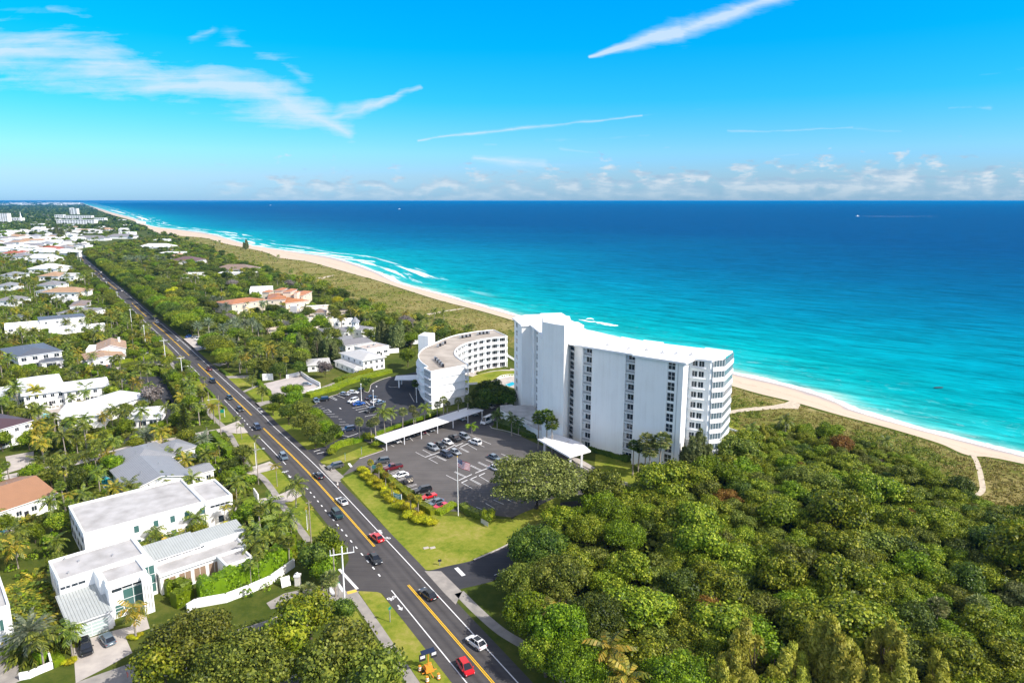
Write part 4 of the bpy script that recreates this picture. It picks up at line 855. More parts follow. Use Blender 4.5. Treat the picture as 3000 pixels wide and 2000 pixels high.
def free(x, y, marg=0):
    if not BBX:
        for P in BLOCK: BBX.append((min(p[0] for p in P), max(p[0] for p in P), min(p[1] for p in P), max(p[1] for p in P)))
    for P, b in zip(BLOCK, BBX):
        if b[0] - 1 <= x <= b[1] + 1 and b[2] - 1 <= y <= b[3] + 1:
            for dx, dy in ((0, 0), (marg, 0), (-marg, 0), (0, marg), (0, -marg)) if marg else ((0, 0),):
                if inpoly(x + dx, y + dy, P): return False
    return True
def gn_scatter(name, pts, meshes, label, cat='woods'):
    """stuff: instances of shared plant meshes on a cloud of points; pts = (x, y, scale, height scale, variant)"""
    me = bpy.data.meshes.new(name); me.from_pydata([(p[0], p[1], 0) for p in pts], [], []); rnd = random.Random(3)
    for an, ty, vals in (('s', 'FLOAT_VECTOR', [c for p in pts for c in (p[2], p[2], p[3])]), ('r', 'FLOAT', [rnd.uniform(0, 6.28) for p in pts]), ('k', 'INT', [p[4] for p in pts])):
        a = me.attributes.new(an, ty, 'POINT'); a.data.foreach_set('vector' if ty == 'FLOAT_VECTOR' else 'value', vals)
    o = put(me, name, label=label, cat=cat, kind='stuff'); ng = bpy.data.node_groups.new(name, 'GeometryNodeTree')
    ng.interface.new_socket('Geometry', in_out='INPUT', socket_type='NodeSocketGeometry'); ng.interface.new_socket('Geometry', in_out='OUTPUT', socket_type='NodeSocketGeometry')
    N = ng.nodes.new; L = ng.links.new; gi, go, m2p, join = N('NodeGroupInput'), N('NodeGroupOutput'), N('GeometryNodeMeshToPoints'), N('GeometryNodeJoinGeometry'); L(gi.outputs[0], m2p.inputs[0])
    def at(n, t): a = N('GeometryNodeInputNamedAttribute'); a.data_type = t; a.inputs[0].default_value = n; return a.outputs[0]
    for i, (m_, mt_) in enumerate(meshes):
        src = bpy.data.objects.new('leaf_source', m_); src.material_slots[0].link = 'OBJECT'; src.material_slots[0].material = mt_
        oi = N('GeometryNodeObjectInfo'); oi.inputs['Object'].default_value = src; oi.inputs['As Instance'].default_value = True; iop = N('GeometryNodeInstanceOnPoints'); cmp_ = N('FunctionNodeCompare'); cmp_.data_type = 'INT'; cmp_.operation = 'EQUAL'
        L(at('k', 'INT'), cmp_.inputs['A'] if cmp_.inputs['A'].enabled else cmp_.inputs[2]); cmp_.inputs[3].default_value = i; L(m2p.outputs[0], iop.inputs['Points']); L(cmp_.outputs[0], iop.inputs['Selection']); L(oi.outputs['Geometry'], iop.inputs['Instance'])
        cx = N('ShaderNodeCombineXYZ'); L(at('r', 'FLOAT'), cx.inputs[2]); L(cx.outputs[0], iop.inputs['Rotation']); L(at('s', 'FLOAT_VECTOR'), iop.inputs['Scale']); L(iop.outputs[0], join.inputs[0])
    L(join.outputs[0], go.inputs[0]); md = o.modifiers.new('scatter', 'NODES'); md.node_group = ng; return o
def roaddist(x, y):
    return min((p.x - x) ** 2 + (p.y - y) ** 2 for p in RDD) ** .5
# ---------------------------------------------------------------- buildings
WINC = {}
def win_mesh(w_, h_, gm, fm, mull, bars=0):
    k = (round(w_, 2), round(h_, 2), gm.name, fm.name, mull, bars)
    if k in WINC: return WINC[k]
    mb = MB(); t = min(.08, w_ * .05)
    mb.box(-w_ / 2, -.03, -h_ / 2, w_ / 2, .02, h_ / 2, 1)
    for x in [-w_ / 2, w_ / 2 - t] + [-w_ / 2 + w_ * (i + 1) / (mull + 1) - t / 2 for i in range(mull)]: mb.box(x, -.08, -h_ / 2, x + t, -.031, h_ / 2, 0)
    for z in [-h_ / 2, h_ / 2 - t] + [-h_ / 2 + h_ * (i + 1) / (bars + 1) - t / 2 for i in range(bars)]: mb.box(-w_ / 2 + t, -.075, z, w_ / 2 - t, -.032, z + t, 0)
    WINC[k] = mb.mesh('window', [fm, gm]); return WINC[k]
def window(par, x, y, z, rz, w_, h_, gm=GLASS, fm=WHITE2, mull=1, bars=0, name='window'):
    o = put(win_mesh(w_, h_, gm, fm, mull, bars), name, par, (x, y, z), rz); return o
def face_rz(n): return math.atan2(n[1], n[0]) + math.pi / 2
class Fr:
    """a building's own frame: origin at ground level under pixel o, x axis along angle"""
    def __init__(s, opx, h, ang=None, topx=None, p=None):
        s.o = Vector(p) if p is not None else G(*opx, h); s.o.z = 0
        if topx is not None:
            q = G(*topx, h); ang = math.atan2(q.y - s.o.y, q.x - s.o.x)
        s.a = ang; s.c = math.cos(ang); s.s = math.sin(ang)
    def l(s, px, h):
        p = G(*px, h) - s.o; return (p.x * s.c + p.y * s.s, -p.x * s.s + p.y * s.c)
    def w(s, x, y): return Vector((s.o.x + x * s.c - y * s.s, s.o.y + x * s.s + y * s.c, 0))
    def thing(s, name, label, cat, group=None, auto=False): return thing(name, label, cat, s.o, s.a, group, auto)
def block_rect(fr, x0, y0, x1, y1, m=1.0):
    BLOCK.append([fr.w(x0 - m, y0 - m), fr.w(x1 + m, y0 - m), fr.w(x1 + m, y1 + m), fr.w(x0 - m, y1 + m)])
def wall_windows(root, W, D, h, nf, rows, gm, fm, ww=1.3, wh=1.3, sides='FLR'):
    for side in sides:
        Ln = W if side in 'FB' else D; n = max(1, int(Ln / 3.4)) if nf is None else nf
        for r in range(rows):
            z = h * (r + .55) / rows
            for i in range(n):
                t = Ln * (i + .5) / n
                if side == 'F': window(root, t, 0, z, 0, ww, wh, gm, fm)
                elif side == 'L': window(root, 0, t, z, -math.pi / 2, ww, wh, gm, fm)
                elif side == 'R': window(root, W, t, z, math.pi / 2, ww, wh, gm, fm)
def house(label, a, b, c, h, roof='hip', rh=1.8, wm=WHITE, rm=TGREY, name='house', nf=None, rows=1, sides='FLR', ov=.6, along=None, win=True, chim=None, gm=GLASS, auto=False, mk_=None, door=True, ww=1.3, wh=1.3, group=None):
    """a, b: near eave corners, c: a point on the far eave (pixels, seen at eave height h)"""
    fr = Fr(a, h, topx=b); W = fr.l(b, h)[0]; D = fr.l(c, h)[1]
    if D < 0: fr = Fr(None, 0, ang=fr.a, p=fr.w(0, D)); D = -D
    D = max(D, 2.5); root = fr.thing(name, label, 'house' if name == 'house' else name.replace('_', ' '), auto=auto, group=group); block_rect(fr, 0, 0, W, D, 1.2)
    mb = MB(); mb.box(0, 0, 0, W, D, h - (.19 if roof != 'flat' else 0), 0); mb.build('wall', [wm], root)
    mb = MB()
    if roof == 'hip': mb.hip(0, 0, W, D, h, rh, ov)
    elif roof == 'gable': mb.gable(0, 0, W, D, h, rh, ov, 0, along or ('x' if W > D else 'y'))
    else:
        t = .28; p = .45
        mb.box(-.02, -.02, h, W + .02, t, h + p, 1); mb.box(-.02, D - t, h, W + .02, D + .02, h + p, 1); mb.box(-.02, t, h, t, D - t, h + p, 1); mb.box(W - t, t, h, W + .02, D - t, h + p, 1); mb.box(t, t, h + .003, W - t, D - t, h + .12, 0)
    rf = mb.build('roof', [rm, WHITE2], root)
    if chim:
        mb = MB(); x, y = chim[0] * W, chim[1] * D; mb.box(x - .5, y - .4, h - .5, x + .5, y + .4, h + rh + 1.0, 0); mb.box(x - .6, y - .5, h + rh + 1.0, x + .6, y + .5, h + rh + 1.15, 0); mb.build('chimney', [wm], rf)
    for k_ in range(2 if W > 6 else 0):
        mb = MB(); x, y = W * (.3 + .37 * k_), D * (.38 + .2 * k_)
        if roof == 'flat': mb.box(x - .55, y - .45, h + .12, x + .55, y + .45, h + 1.0, 0)
        else: mb.tube([(x, y, h), (x, y, h + rh * .95 + .25)], .09, 5)
        mb.build('roof_vent', [STEEL], rf)
    if win: wall_windows(root, W, D, h - .3, nf, rows, gm, WHITE2, ww, min(wh, h / rows * .55), sides)
    if door:
        mb = MB(); mb.box(W * .5 - .5 + 1.6 * (W > 6), -.05, 0, W * .5 + .5 + 1.6 * (W > 6), .0, 2.1, 0); mb.build('door', [DARK], root)
    if mk_: mark(fr.w(W / 2, D / 2), mk_)
    return root, fr, W, D
# --- the twelve-storey condominium tower
KT = .975
TH = 33.5; FL = TH / 11
def build_tower():
    root = thing('condominium_tower', 'tall white eleven storey condominium tower with flat white roof beside the beach', 'apartment tower', (30, 210, 0))
    O = Vector((30, 210)); L2 = lambda p: (p[0] * KT - O.x, p[1] * KT - O.y)
    A = Vector((25.7, 207.5)); t = Vector((.78, -.625)); n = Vector((-.625, -.78)); al = lambda s, d=0: tuple(A + t * s + n * d)
    F = [(0.9, 260.5), (3.6, 247.0), (7.2, 248.0)]
    d2 = (Vector((10.3, 233)) - Vector((7.2, 248))).normalized(); n2 = Vector((d2.y, -d2.x)); n2 = n2 if n2.x < 0 else -n2
    q = lambda s, d=0: tuple(Vector((7.2, 248)) + d2 * s + n2 * d)
    F += [q(4.2), q(4.2, -.9), q(9.6, -.9), q(9.6), (10.3, 233)]
    F += [(10.1, 224.5), (18.2, 219.6), (19.2, 217.8), (22.1, 210.9)]
    A2 = Vector((22.1, 210.9)); t2 = (A - A2).normalized(); n_2 = Vector((t2.y, -t2.x)); q2 = lambda s, d=0: tuple(A2 + t2 * s + n_2 * d)
    F += [q2(.5), q2(.5, -1.1), q2(4.0, -1.1), q2(4.0), al(0), al(11.0), al(11.0, -1.1), al(14.2, -1.1), al(14.2), al(14.9), al(14.9, 1.1), al(25.3, 1.1), al(25.3, .8), al(27.8, .8), al(27.8, 1.1), al(30.2, 1.1)]
    C2 = Vector((51.6, 193.4)); C3 = Vector((56.9, 190.4)); C4 = Vector((60.4, 193.6)); C5 = Vector((65.6, 202.4))
    F += [tuple(C2), tuple(C3), (57.8, 190.6), (58.3, 191.8), (60.2, 194.2), (65.2, 202.6)]
    B = [(59.4, 206.1), (48.3, 213.8), (42.5, 217.9), (35.8, 222.2), (28, 234), (25.3, 245.5), (21.2, 266), (19.8, 273), (12.3, 271.5), (11.3, 269.5), (5.9, 268)]
    mb = MB(); mb.prism([L2(p) for p in F + B], 0, TH - .55, 0); mb.build('wall', [WHITE], root)
    RO = [(0.1, 262.4), (5.4, 269.9), (11.0, 270.7), (11.8, 273.2), (20.1, 274.5), (21.8, 266), (21.3, 261.9), (23.5, 253.6), (24.9, 252.8), (26.4, 246), (25.3, 242.7), (26.5, 237.4), (28.7, 234.8), (36.2, 223.2), (36.9, 224.6), (42.6, 218), (43.3, 219.4), (48.9, 215.2), (48.4, 213.3), (59.4, 206), (60.2, 207.4), (67.1, 202.6), (60.9, 193.0), (59.3, 192.0), (57.0, 189.6), (52.8, 192), (48.9, 186.6), al(14.2, 2.0), al(14.2, .9), al(-.3, .8), (21.6, 210.2), (18.7, 213.5), (16.5, 217), (9.8, 224), (9.6, 232), (6.6, 247.2), (3.3, 246.2)]
    mb = MB(); mb.prism([L2(p) for p in RO], TH - .55, TH, 0)
    for (x, y) in [(36, 205), (41, 203), (30, 210), (45, 199), (49, 198), (53, 196.5), (24, 222), (14, 247), (18, 256)]:
        mb.tube([(*L2((x, y)), TH), (*L2((x, y)), TH + .9)], .14, 6, 1); q_ = L2((x, y)); mb.box(q_[0] - .45, q_[1] - .35, TH, q_[0] + .45, q_[1] + .35, TH + .35, 1)
    for k in range(26): x, y = L2((27 + k * 1.05, 211.5 - k * .72)); mb.box(x - .1, y - .1, TH, x + .1, y + .1, TH + .12, 1)
    rf = mb.build('roof', [WROOF, mat('vent_grey', (.45, .45, .45), .6)], root)
    mb = MB(); mb.prism([(x - O.x, y - O.y) for x, y in [(9.75, 211), (12.9, 207.2), (16.0, 204.6), (18.75, 213), (19.0, 222), (10.1, 226)]], 0, 39.8, 0, 1); mb.build('lift_shaft', [WHITE, WROOF], root)
    def wface(p, n_, z, w_, h_, **k): window(root, *L2(p), z, face_rz(n_), w_, h_, **k)
    # columns of windows
    fd = Vector((3.6, 247)) - Vector((.9, 260.5)); fd.normalize(); fn = Vector((-abs(fd.y), fd.x)) if fd.y < 0 else Vector((-1, 0)); fn = Vector((fd.y, -fd.x))
    if fn.x > 0: fn = -fn
    k1 = (Vector((22.1, 210.9)) - Vector((19.2, 217.8))).normalized(); kn = Vector((k1.y, -k1.x)); kn = kn if kn.y < 0 else -kn; kn = kn if kn.x < 0 else -kn
    bal = MB(); W_ = 3.1
    bal.box(-W_ / 2, -1.12, -.18, W_ / 2, 0, 0, 0); bal.box(-W_ / 2 + .12, -1.1, 0, W_ / 2 - .12, -1.02, 1.0, 0)
    me_b = bal.mesh('balcony', [WHITE2]); rl = MB()
    for i in range(9):
        x = -1.35 + i * .32
        for s in (0, 1): rl.tube([(x + .16 * s, -1.14, .12), (x + .16 - .16 * s + .1, -1.14, .5), (x + .16 * s, -1.14, .9)], .05, 4, 0, False)
    me_r = rl.mesh('railing', [mat('railing_grey', (.22, .23, .24), .6)])
    for f in range(11):
        zc = f * FL + 1.5
        if f > 0:
            wface(Vector((1.9, 255.5)) + fn * .02, fn, zc, 1.8, 1.9, mull=0)
        wface(q(5.6, -.9), n2, zc, 1.7, 2.2, mull=0, bars=1); wface(q(8.2, -.9), n2, zc, 2.0, 2.4, mull=0)
        wface(Vector((19.2, 217.8)) + k1 * 1.3 + kn * .03, kn, zc - .1, 2.6, 2.5, mull=0, bars=1)
        for nm, P_, N_ in (('a', q2(2.25, -1.1), n_2), ('b', al(12.6, -1.1), n)):
            wface(P_, N_, zc + .15, 2.1, 1.8, mull=1)
            if f > 0:
                z = f * FL
                b_ = put(me_b, 'balcony', root, (*L2(P_), z), face_rz(N_)); put(me_r, 'railing', b_)
        wface(al(26.55, .8), n, zc, 2.2, 2.45, mull=1, bars=1)
        if f > 0:
            e = (C3 - C2).normalized(); en = Vector((e.y, -e.x))
            m_ = C2 + e * 2.7
            for s in (-.95, .95): wface(m_ + e * s + en * .02, en, zc + .15, 1.55, 1.75, mull=1)
            o = MB(); o.box(-2.2, -.75, -.12, 2.2, 0, 0, 0); put(o.mesh('window_hood', [WHITE2]), 'window_hood', root, (*L2(m_ + en * .01), zc - 1.0), face_rz(en))
    # corner balconies
    P0 = Vector((57.75, 190.0)); P1 = Vector((61.6, 191.3)); P2 = Vector((67.3, 201.6))
    for f in range(1, 11):
        z = f * FL; mb = MB(); poly = [L2(p) for p in (P0, P1, P2, (65.2, 202.6), (60.2, 194.2), (57.9, 192.2))]; mb.prism(poly, z - .3, z, 0)
        for a, b in ((P0, P1), (P1, P2)):
            d = (b - a).normalized(); mb.obox(L2((a + b) / 2 + Vector((-d.y, d.x)) * .1), d, (b - a).length, .1, z, z + 1.0, 0)
        mb.build('balcony', [WHITE2], root)
        mb = MB()
        for a, b, nn in ((P0, P1, 2), (P1, P2, 4)):
            d = (b - a).normalized(); i_ = Vector((-d.y, d.x)) * .22; mb.obox(L2((a + b) / 2 + i_), d, (b - a).length - .4, .04, z + 1.0, z + FL - .3, 0)
            for j in range(nn * 2 + 1): mb.obox(L2(a + d * (.2 + ((b - a).length - .4) * j / (nn * 2)) + i_), d, .09, .12, z + 1.0, z + FL - .3, 1)
        mb.build('balcony_glazing', [GLASSB, WHITE2], root)
    for f in range(11): wface(Vector((26.6, 240)), Vector((1, .1)), f * FL + 1.5, 4, 1.8, mull=3)
    # rainwater pipe
    mb = MB(); p = al(28.6, 1.16); mb.tube([(*L2(p), 0), (*L2(p), TH - .6)], .06, 5); mb.build('downpipe', [STEEL], root)
    BLOCK.append([Vector((p[0] * KT, p[1] * KT, 0)) for p in RO]); BLOCK.append([Vector((*p, 0)) for p in [(8, 211), (16, 203), (30, 195), (22, 210)]])
    mark((28, 205), 'the tall white tower')
    # low lobby wing
    r2 = thing('lobby_building', 'low flat-roofed lobby building at the foot of the white tower', 'building', (*G(*ZR(1000, 500), 4), ) if False else tuple(Vector((G(*ZR(1000, 500), 4).x, G(*ZR(1000, 500), 4).y, 0))))
    o2 = r2.location; pl = [ZR(668, 300), ZR(940, 278), ZR(975, 302), ZR(1220, 292), ZR(1420, 310), ZR(1500, 450), ZR(1460, 640), ZR(1400, 660), ZR(1110, 540), ZR(800, 440), ZR(700, 380)]
    P = [(G(*p, 4.2).x - o2.x, G(*p, 4.2).y - o2.y) for p in pl]; mb = MB(); mb.prism(P, 0, 3.95, 0); mb.build('wall', [WHITE], r2); mb = MB(); mb.prism([(x * 1.02, y * 1.02) for x, y in P], 3.95, 4.3, 0); mb.build('roof', [GROOF], r2)
    pl = [ZR(1265, 715), ZR(1470, 645), ZR(1640, 700), ZR(1640, 860), ZR(1560, 870)]; P = [(G(*p, 3.0).x - o2.x, G(*p, 3.0).y - o2.y) for p in pl]; mb = MB(); mb.prism(P, 0, 3.0, 0, 1); mb.build('side_wing', [WHITE, GROOF], r2)
    BLOCK.append([G(*p, 4.2) for p in [ZR(668, 300), ZR(1420, 290), ZR(1640, 860), ZR(1300, 760)]])
    # entrance canopy
    pc = [ZJ(515, 1190), ZJ(662, 1150), ZJ(800, 1190), ZJ(893, 1225), ZJ(973, 1292), ZJ(790, 1345)]; P = [G(*p, 4.6) for p in pc]; c = sum(P, Vector()) / 6
    r3 = thing('entrance_canopy', 'white entrance canopy on columns in front of the tall white tower', 'canopy', (c.x, c.y, 0)); mb = MB(); mb.prism([(p.x - c.x, p.y - c.y) for p in P], 4.15, 4.6, 0, 0)
    mb.build('roof', [mat('stained_canopy_roof', (.80, .80, .80), .7, col2=(.55, .45, .36), vscale=.35, detail=6, contrast=(.28, .40))], r3)
    for p in (ZJ(905, 1330), ZJ(800, 1338), ZJ(560, 1205), ZJ(700, 1180)):
        g = G(*p, 4.2) - c; mb = MB(); k = g * .93; mb.box(k.x - .3, k.y - .3, 0, k.x + .3, k.y + .3, 4.15, 0); mb.build('column', [WHITE2], r3)
    BLOCK.append(P)
build_tower()
# --- crescent building
def build_crescent():
    H_ = 14.6; outer = [(1278, 580), (1277, 550), (1290, 525), (1320, 492), (1350, 470), (1440, 428), (1500, 398), (1560, 372), (1650, 340), (1740, 315), (1830, 300), (1920, 284), (2010, 274), (2080, 266), (2140, 262)]
    inner = [(2300, 337), (2215, 345), (2130, 352), (2050, 364), (1975, 378), (1900, 396), (1830, 414), (1770, 440), (1725, 470), (1700, 497), (1690, 530), (1700, 556), (1725, 580), (1765, 610), (1810, 638), (1850, 660)]
    front = [(1420, 742), (1340, 702), (1385, 685), (1330, 650), (1295, 615)]
    g = lambda l: [G(*ZI(*p), H_) for p in l]
    Oo, In, Fr_ = g(outer), g(inner), g(front); c = In[9].copy(); c.z = 0
    root = thing('crescent_apartment_building', 'white five storey crescent-shaped apartment building with curved balconies and gravel roof', 'apartment building', c)
    l = lambda p: (p.x - c.x, p.y - c.y)
    InS = smooth(In, 2); ins = offset(InS, 1.5); ctr = sum(Oo, Vector()) / len(Oo)
    if (ins[8] - ctr).length > (InS[8] - ctr).length: ins = offset(InS, -1.5); sg = -1
    else: sg = 1
    wallp = Oo + ins + Fr_; mb = MB(); mb.prism([l(p) for p in wallp], 0, H_ - .4, 0); mb.build('wall', [WHITE], root)
    mb = MB(); mb.prism([l(p) for p in Oo + InS + Fr_], H_ - .4, H_, 1, 0)
    A = Oo + InS + Fr_; n = len(A)
    for i in range(n):
        a, b = A[i], A[(i + 1) % n]; d = b - a
        if d.length > .3: mb.obox(l((a + b) / 2), d, d.length + .1, .3, H_ + .002, H_ + .32, 1)
    def units(x0, y0, x1, y1, k):
        for i in range(k):
            p = G(*ZI(x0 + (x1 - x0) * i / (k - 1), y0 + (y1 - y0) * i / (k - 1)), H_ + .8); x, y = l(p); mb.box(x - .45, y - .45, H_ + .3, x + .45, y + .45, H_ + 1.3, 2 if i % 2 else 3); mb.box(x - .5, y - .1, H_, x + .5, y + .1, H_ + .31, 2)
    units(1470, 580, 1560, 665, 8); units(1500, 440, 1585, 400, 4); units(1760, 340, 1870, 320, 6); units(1960, 300, 2085, 285, 7)
    mb.build('roof', [TROOF, WHITE2, DARK, STEEL], root)
    # end wall ledges
    e0, e1 = In[-1], Fr_[0]; d = (e1 - e0).normalized(); nn = Vector((d.y, -d.x, 0)); nn = nn if nn.y < 0 else -nn
    fh = H_ / 5
    for f in range(1, 5):
        mb = MB(); mb.obox(l((e0 + e1) / 2 + nn * .1), d, (e1 - e0).length + .6, .24, f * fh - .07, f * fh + .07, 0); mb.build('ledge', [WHITE2], root)
    # inner balconies: five tiers round the curve
    Q = InS; N = len(Q)
    for f in range(0, 5):
        mb = MB(); z = f * fh; a = Q; b = ins
        if f:
            for i in range(N - 1): mb.prism([l(a[i]), l(a[i + 1]), l(b[i + 1]), l(b[i])], z - .3, z, 0)
        for i in range(N - 1):
            d = a[i + 1] - a[i]
            if f:
                mb.obox(l((a[i] + a[i + 1]) / 2), d, d.length + .03, .1, z + .85, z + 1.0, 0); mb.obox(l((a[i] + a[i + 1]) / 2), d, d.length + .03, .1, z, z + .25, 0)
                k = int(d.length / .55) + 1
                for j in range(k): p = a[i].lerp(a[i + 1], j / k); mb.obox(l(p), d, .22, .08, z + .25, z + .85, 0)
        if f: mb.build('balcony', [WHITE2], root)
        L = [0]
        for i in range(1, len(ins)): L.append(L[-1] + (ins[i] - ins[i - 1]).length)
        s = 2.0
        while s < L[-1] - 1.5:
            i = max(j for j in range(len(L)) if L[j] <= s); i = min(i, len(ins) - 2); p = ins[i].lerp(ins[i + 1], (s - L[i]) / (L[i + 1] - L[i])); d = (ins[i + 1] - ins[i]).normalized(); n_ = Vector((-d.y, d.x, 0)) * -sg
            window(root, *l(p + n_ * .02), z + 1.3, face_rz(n_), 2.9, 2.2, mull=2); s += 3.9
    L = [0]
    for i in range(1, N): L.append(L[-1] + (Q[i] - Q[i - 1]).length)
    s = .3
    while s < L[-1]:
        i = min(max(j for j in range(len(L)) if L[j] <= s), N - 2); p = Q[i].lerp(Q[i + 1], (s - L[i]) / (L[i + 1] - L[i])); d = Q[i + 1] - Q[i]; mb = MB(); mb.obox(l(p), d, .35, .3, 0, H_ - .41, 0); mb.build('column', [WHITE2], root); s += 3.9
    # shaded outer facade: floor bands, blue-shadowed screens
    E_ = [Fr_[1], Fr_[2], Fr_[3], Fr_[4], Oo[0], Oo[1], Oo[2], Oo[3]]
    for f in range(1, 5):
        mb = MB()
        for i in range(2, len(E_) - 1):
            d = E_[i + 1] - E_[i]; o_ = Vector((d.y, -d.x, 0)).normalized(); o_ = o_ if o_.x < 0 else -o_
            mb.obox(l((E_[i] + E_[i + 1]) / 2 + o_ * .5), d, d.length + .4, 1.1, f * fh - .12, f * fh + .12, 0)
        mb.build('gallery', [WHITE2], root)
    d = (Fr_[1] - Fr_[0]); o_ = Vector((d.y, -d.x, 0)).normalized(); o_ = o_ if o_.x < 0 else -o_
    for f in range(5):
        mb = MB(); p = (Fr_[0] + Fr_[1]) / 2 + o_ * .05
        mb.obox(l(p), d, d.length - .5, .08, f * fh + .3, f * fh + fh - .3, 0)
        for j in range(6):
            for s_ in (1, -1): q = Fr_[0] + d * ((j + .6) / 6.2) + o_ * .12; mb.tube([(*l(q - d.normalized() * .25 * s_), f * fh + .35), (*l(q + d.normalized() * .25 * s_), f * fh + fh * .5), (*l(q - d.normalized() * .25 * s_), f * fh + fh - .35)], .05, 4, 1, False)
        mb.build('screen', [mat('screen_grey', (.30, .30, .30), .7), WHITE2], root)
        if f: mb = MB(); mb.obox(l((Fr_[0] + Fr_[1]) / 2 + o_ * .35), d, d.length + .3, .8, f * fh - .1, f * fh + .1, 0); mb.build('ledge', [WHITE2], root)
    # stair tower
    T = [G(*ZI(*p), 18.6) for p in ((1272, 322), (1388, 330), (1465, 296), (1345, 285))]; mb = MB(); mb.prism([l(p) for p in T], 0, 18.6, 0, 1); mb.build('stair_tower', [WHITE, WROOF], root)
    BLOCK.append(Oo + In + Fr_); mark(c, 'the crescent building'); BLOCK.append(T)
    # porte-cochere
    P = [G(*ZI(*p), 3.6) for p in ((1005, 830), (1020, 785), (1290, 775), (1300, 830))]; c2 = sum(P, Vector()) / 4; r = thing('drive_canopy', 'pale canopy over the drive at the shaded side of the crescent building', 'canopy', (c2.x, c2.y, 0)); mb = MB(); mb.prism([(p.x - c2.x, p.y - c2.y) for p in P], 3.3, 3.7, 0); mb.build('roof', [WROOF], r)
    for q in (ZI(1050, 835), ZI(1080, 800)):
        p = G(*q, 3.4) - c2; mb = MB(); mb.box(p.x - .25, p.y + .2, 0, p.x + .25, p.y + .7, 3.3, 0); mb.build('column', [WHITE2], r)
build_crescent()
# garden wall and pool terrace between the two towers
def wall_px(label, pts, h, t=.3, m=WHITE, name='garden_wall', cat='wall', hb=0, baluster=False):
    P = [G(*p, hb) for p in pts]; c = sum(P, Vector()) / len(P); c.z = 0; mb = MB()
    for i in range(len(P) - 1):
        d = P[i + 1] - P[i]; m_ = (P[i] + P[i + 1]) / 2 - c
        if baluster:
            mb.obox((m_.x, m_.y), d, d.length + t, t, h - .15, h, 0); mb.obox((m_.x, m_.y), d, d.length + t, t, 0, .3, 0)
            k = max(1, int(d.length / 1.2))
            for j in range(k + 1): q = P[i].lerp(P[i + 1], j / k) - c; mb.obox((q.x, q.y), d, .25, t * .9, .3, h - .15, 0)
        else: mb.obox((m_.x, m_.y), d, d.length + t * .9, t, 0, h, 0)
    o = mb.build(name, [m], label=label, cat=cat); o.location = (c.x, c.y, 0); return o
wall_px('white balustrade curving round the pool terrace between the two apartment buildings', [ZJ(160, 690), ZJ(200, 665), ZJ(260, 655), ZJ(330, 655)], 1.1, .2, baluster=True)
wall_px('white balustraded stair wall left of the tall tower', [ZJ(250, 480), ZJ(330, 530)], 1.2, .3, baluster=True)
wall_px('low white curved wall at the foot of the crescent building', [ZI(1840, 890), ZI(1900, 885), ZI(1950, 880)], .8)
hedge('hedge', [ZI(1950, 770), ZI(2000, 755), ZI(2100, 730), ZI(2250, 712), ZI(2330, 712)], 1.2, .9, L_OLIVE, 'low dark clipped hedge curving in front of the crescent balconies', dens=8)
# carport
def build_carport():
    P = [G(*ZI(*p), 2.9) for p in ((770, 1490), (893, 1552), (2025, 1180), (1888, 1135))]; c = sum(P, Vector()) / 4; c.z = 0; r = thing('carport', 'long white flat-roofed carport over parked cars between the two car parks', 'carport', c)
    mb = MB(); mb.prism([(p.x - c.x, p.y - c.y) for p in P], 2.7, 2.95, 0); mb.build('roof', [WROOF], r)
    for i in range(7):
        for a, b, s in ((P[1], P[2], .12), (P[0], P[3], -.12)):
            p = a.lerp(b, i / 6 * .97 + .012) - c; mb = MB(); q = (p.x, p.y); mb.box(q[0] - .12, q[1] - .12 + s, 0, q[0] + .12, q[1] + .12 + s, 2.7, 0); mb.build('post', [WHITE2], r)
    BLOCK.append(P); mark(c, 'the long carport')
build_carport()
# --- modern white villa in the lower left corner
def parapet(mb, x0, y0, x1, y1, z, p=.5, t=.35):
    mb.box(x0 - .02, y0 - .02, z, x1 + .02, y0 + t, z + p, 1); mb.box(x0 - .02, y1 - t, z, x1 + .02, y1 + .02, z + p, 1); mb.box(x0 - .02, y0 + t, z, x0 + t, y1 - t, z + p, 1); mb.box(x1 - t, y0 + t, z, x1 + .02, y1 - t, z + p, 1); mb.box(x0 + t, y0 + t, z, x1 - t, y1 - t, z + .12, 0)
def shed_roof(mb, x0, y0, x1, y1, zf, zb, m=0, t=.2):
    mb.add([(x0, y0, zf), (x1, y0, zf), (x1, y1, zb), (x0, y1, zb), (x0, y0, zf - t), (x1, y0, zf - t), (x1, y1, zb - t), (x0, y1, zb - t)], [(0, 1, 2, 3), (7, 6, 5, 4)], m)
    mb.add([(x0, y0, zf), (x1, y0, zf), (x1, y1, zb), (x0, y1, zb), (x0, y0, zf - t), (x1, y0, zf - t), (x1, y1, zb - t), (x0, y1, zb - t)], [(0, 4, 5, 1), (1, 5, 6, 2), (2, 6, 7, 3), (3, 7, 4, 0)], 1)
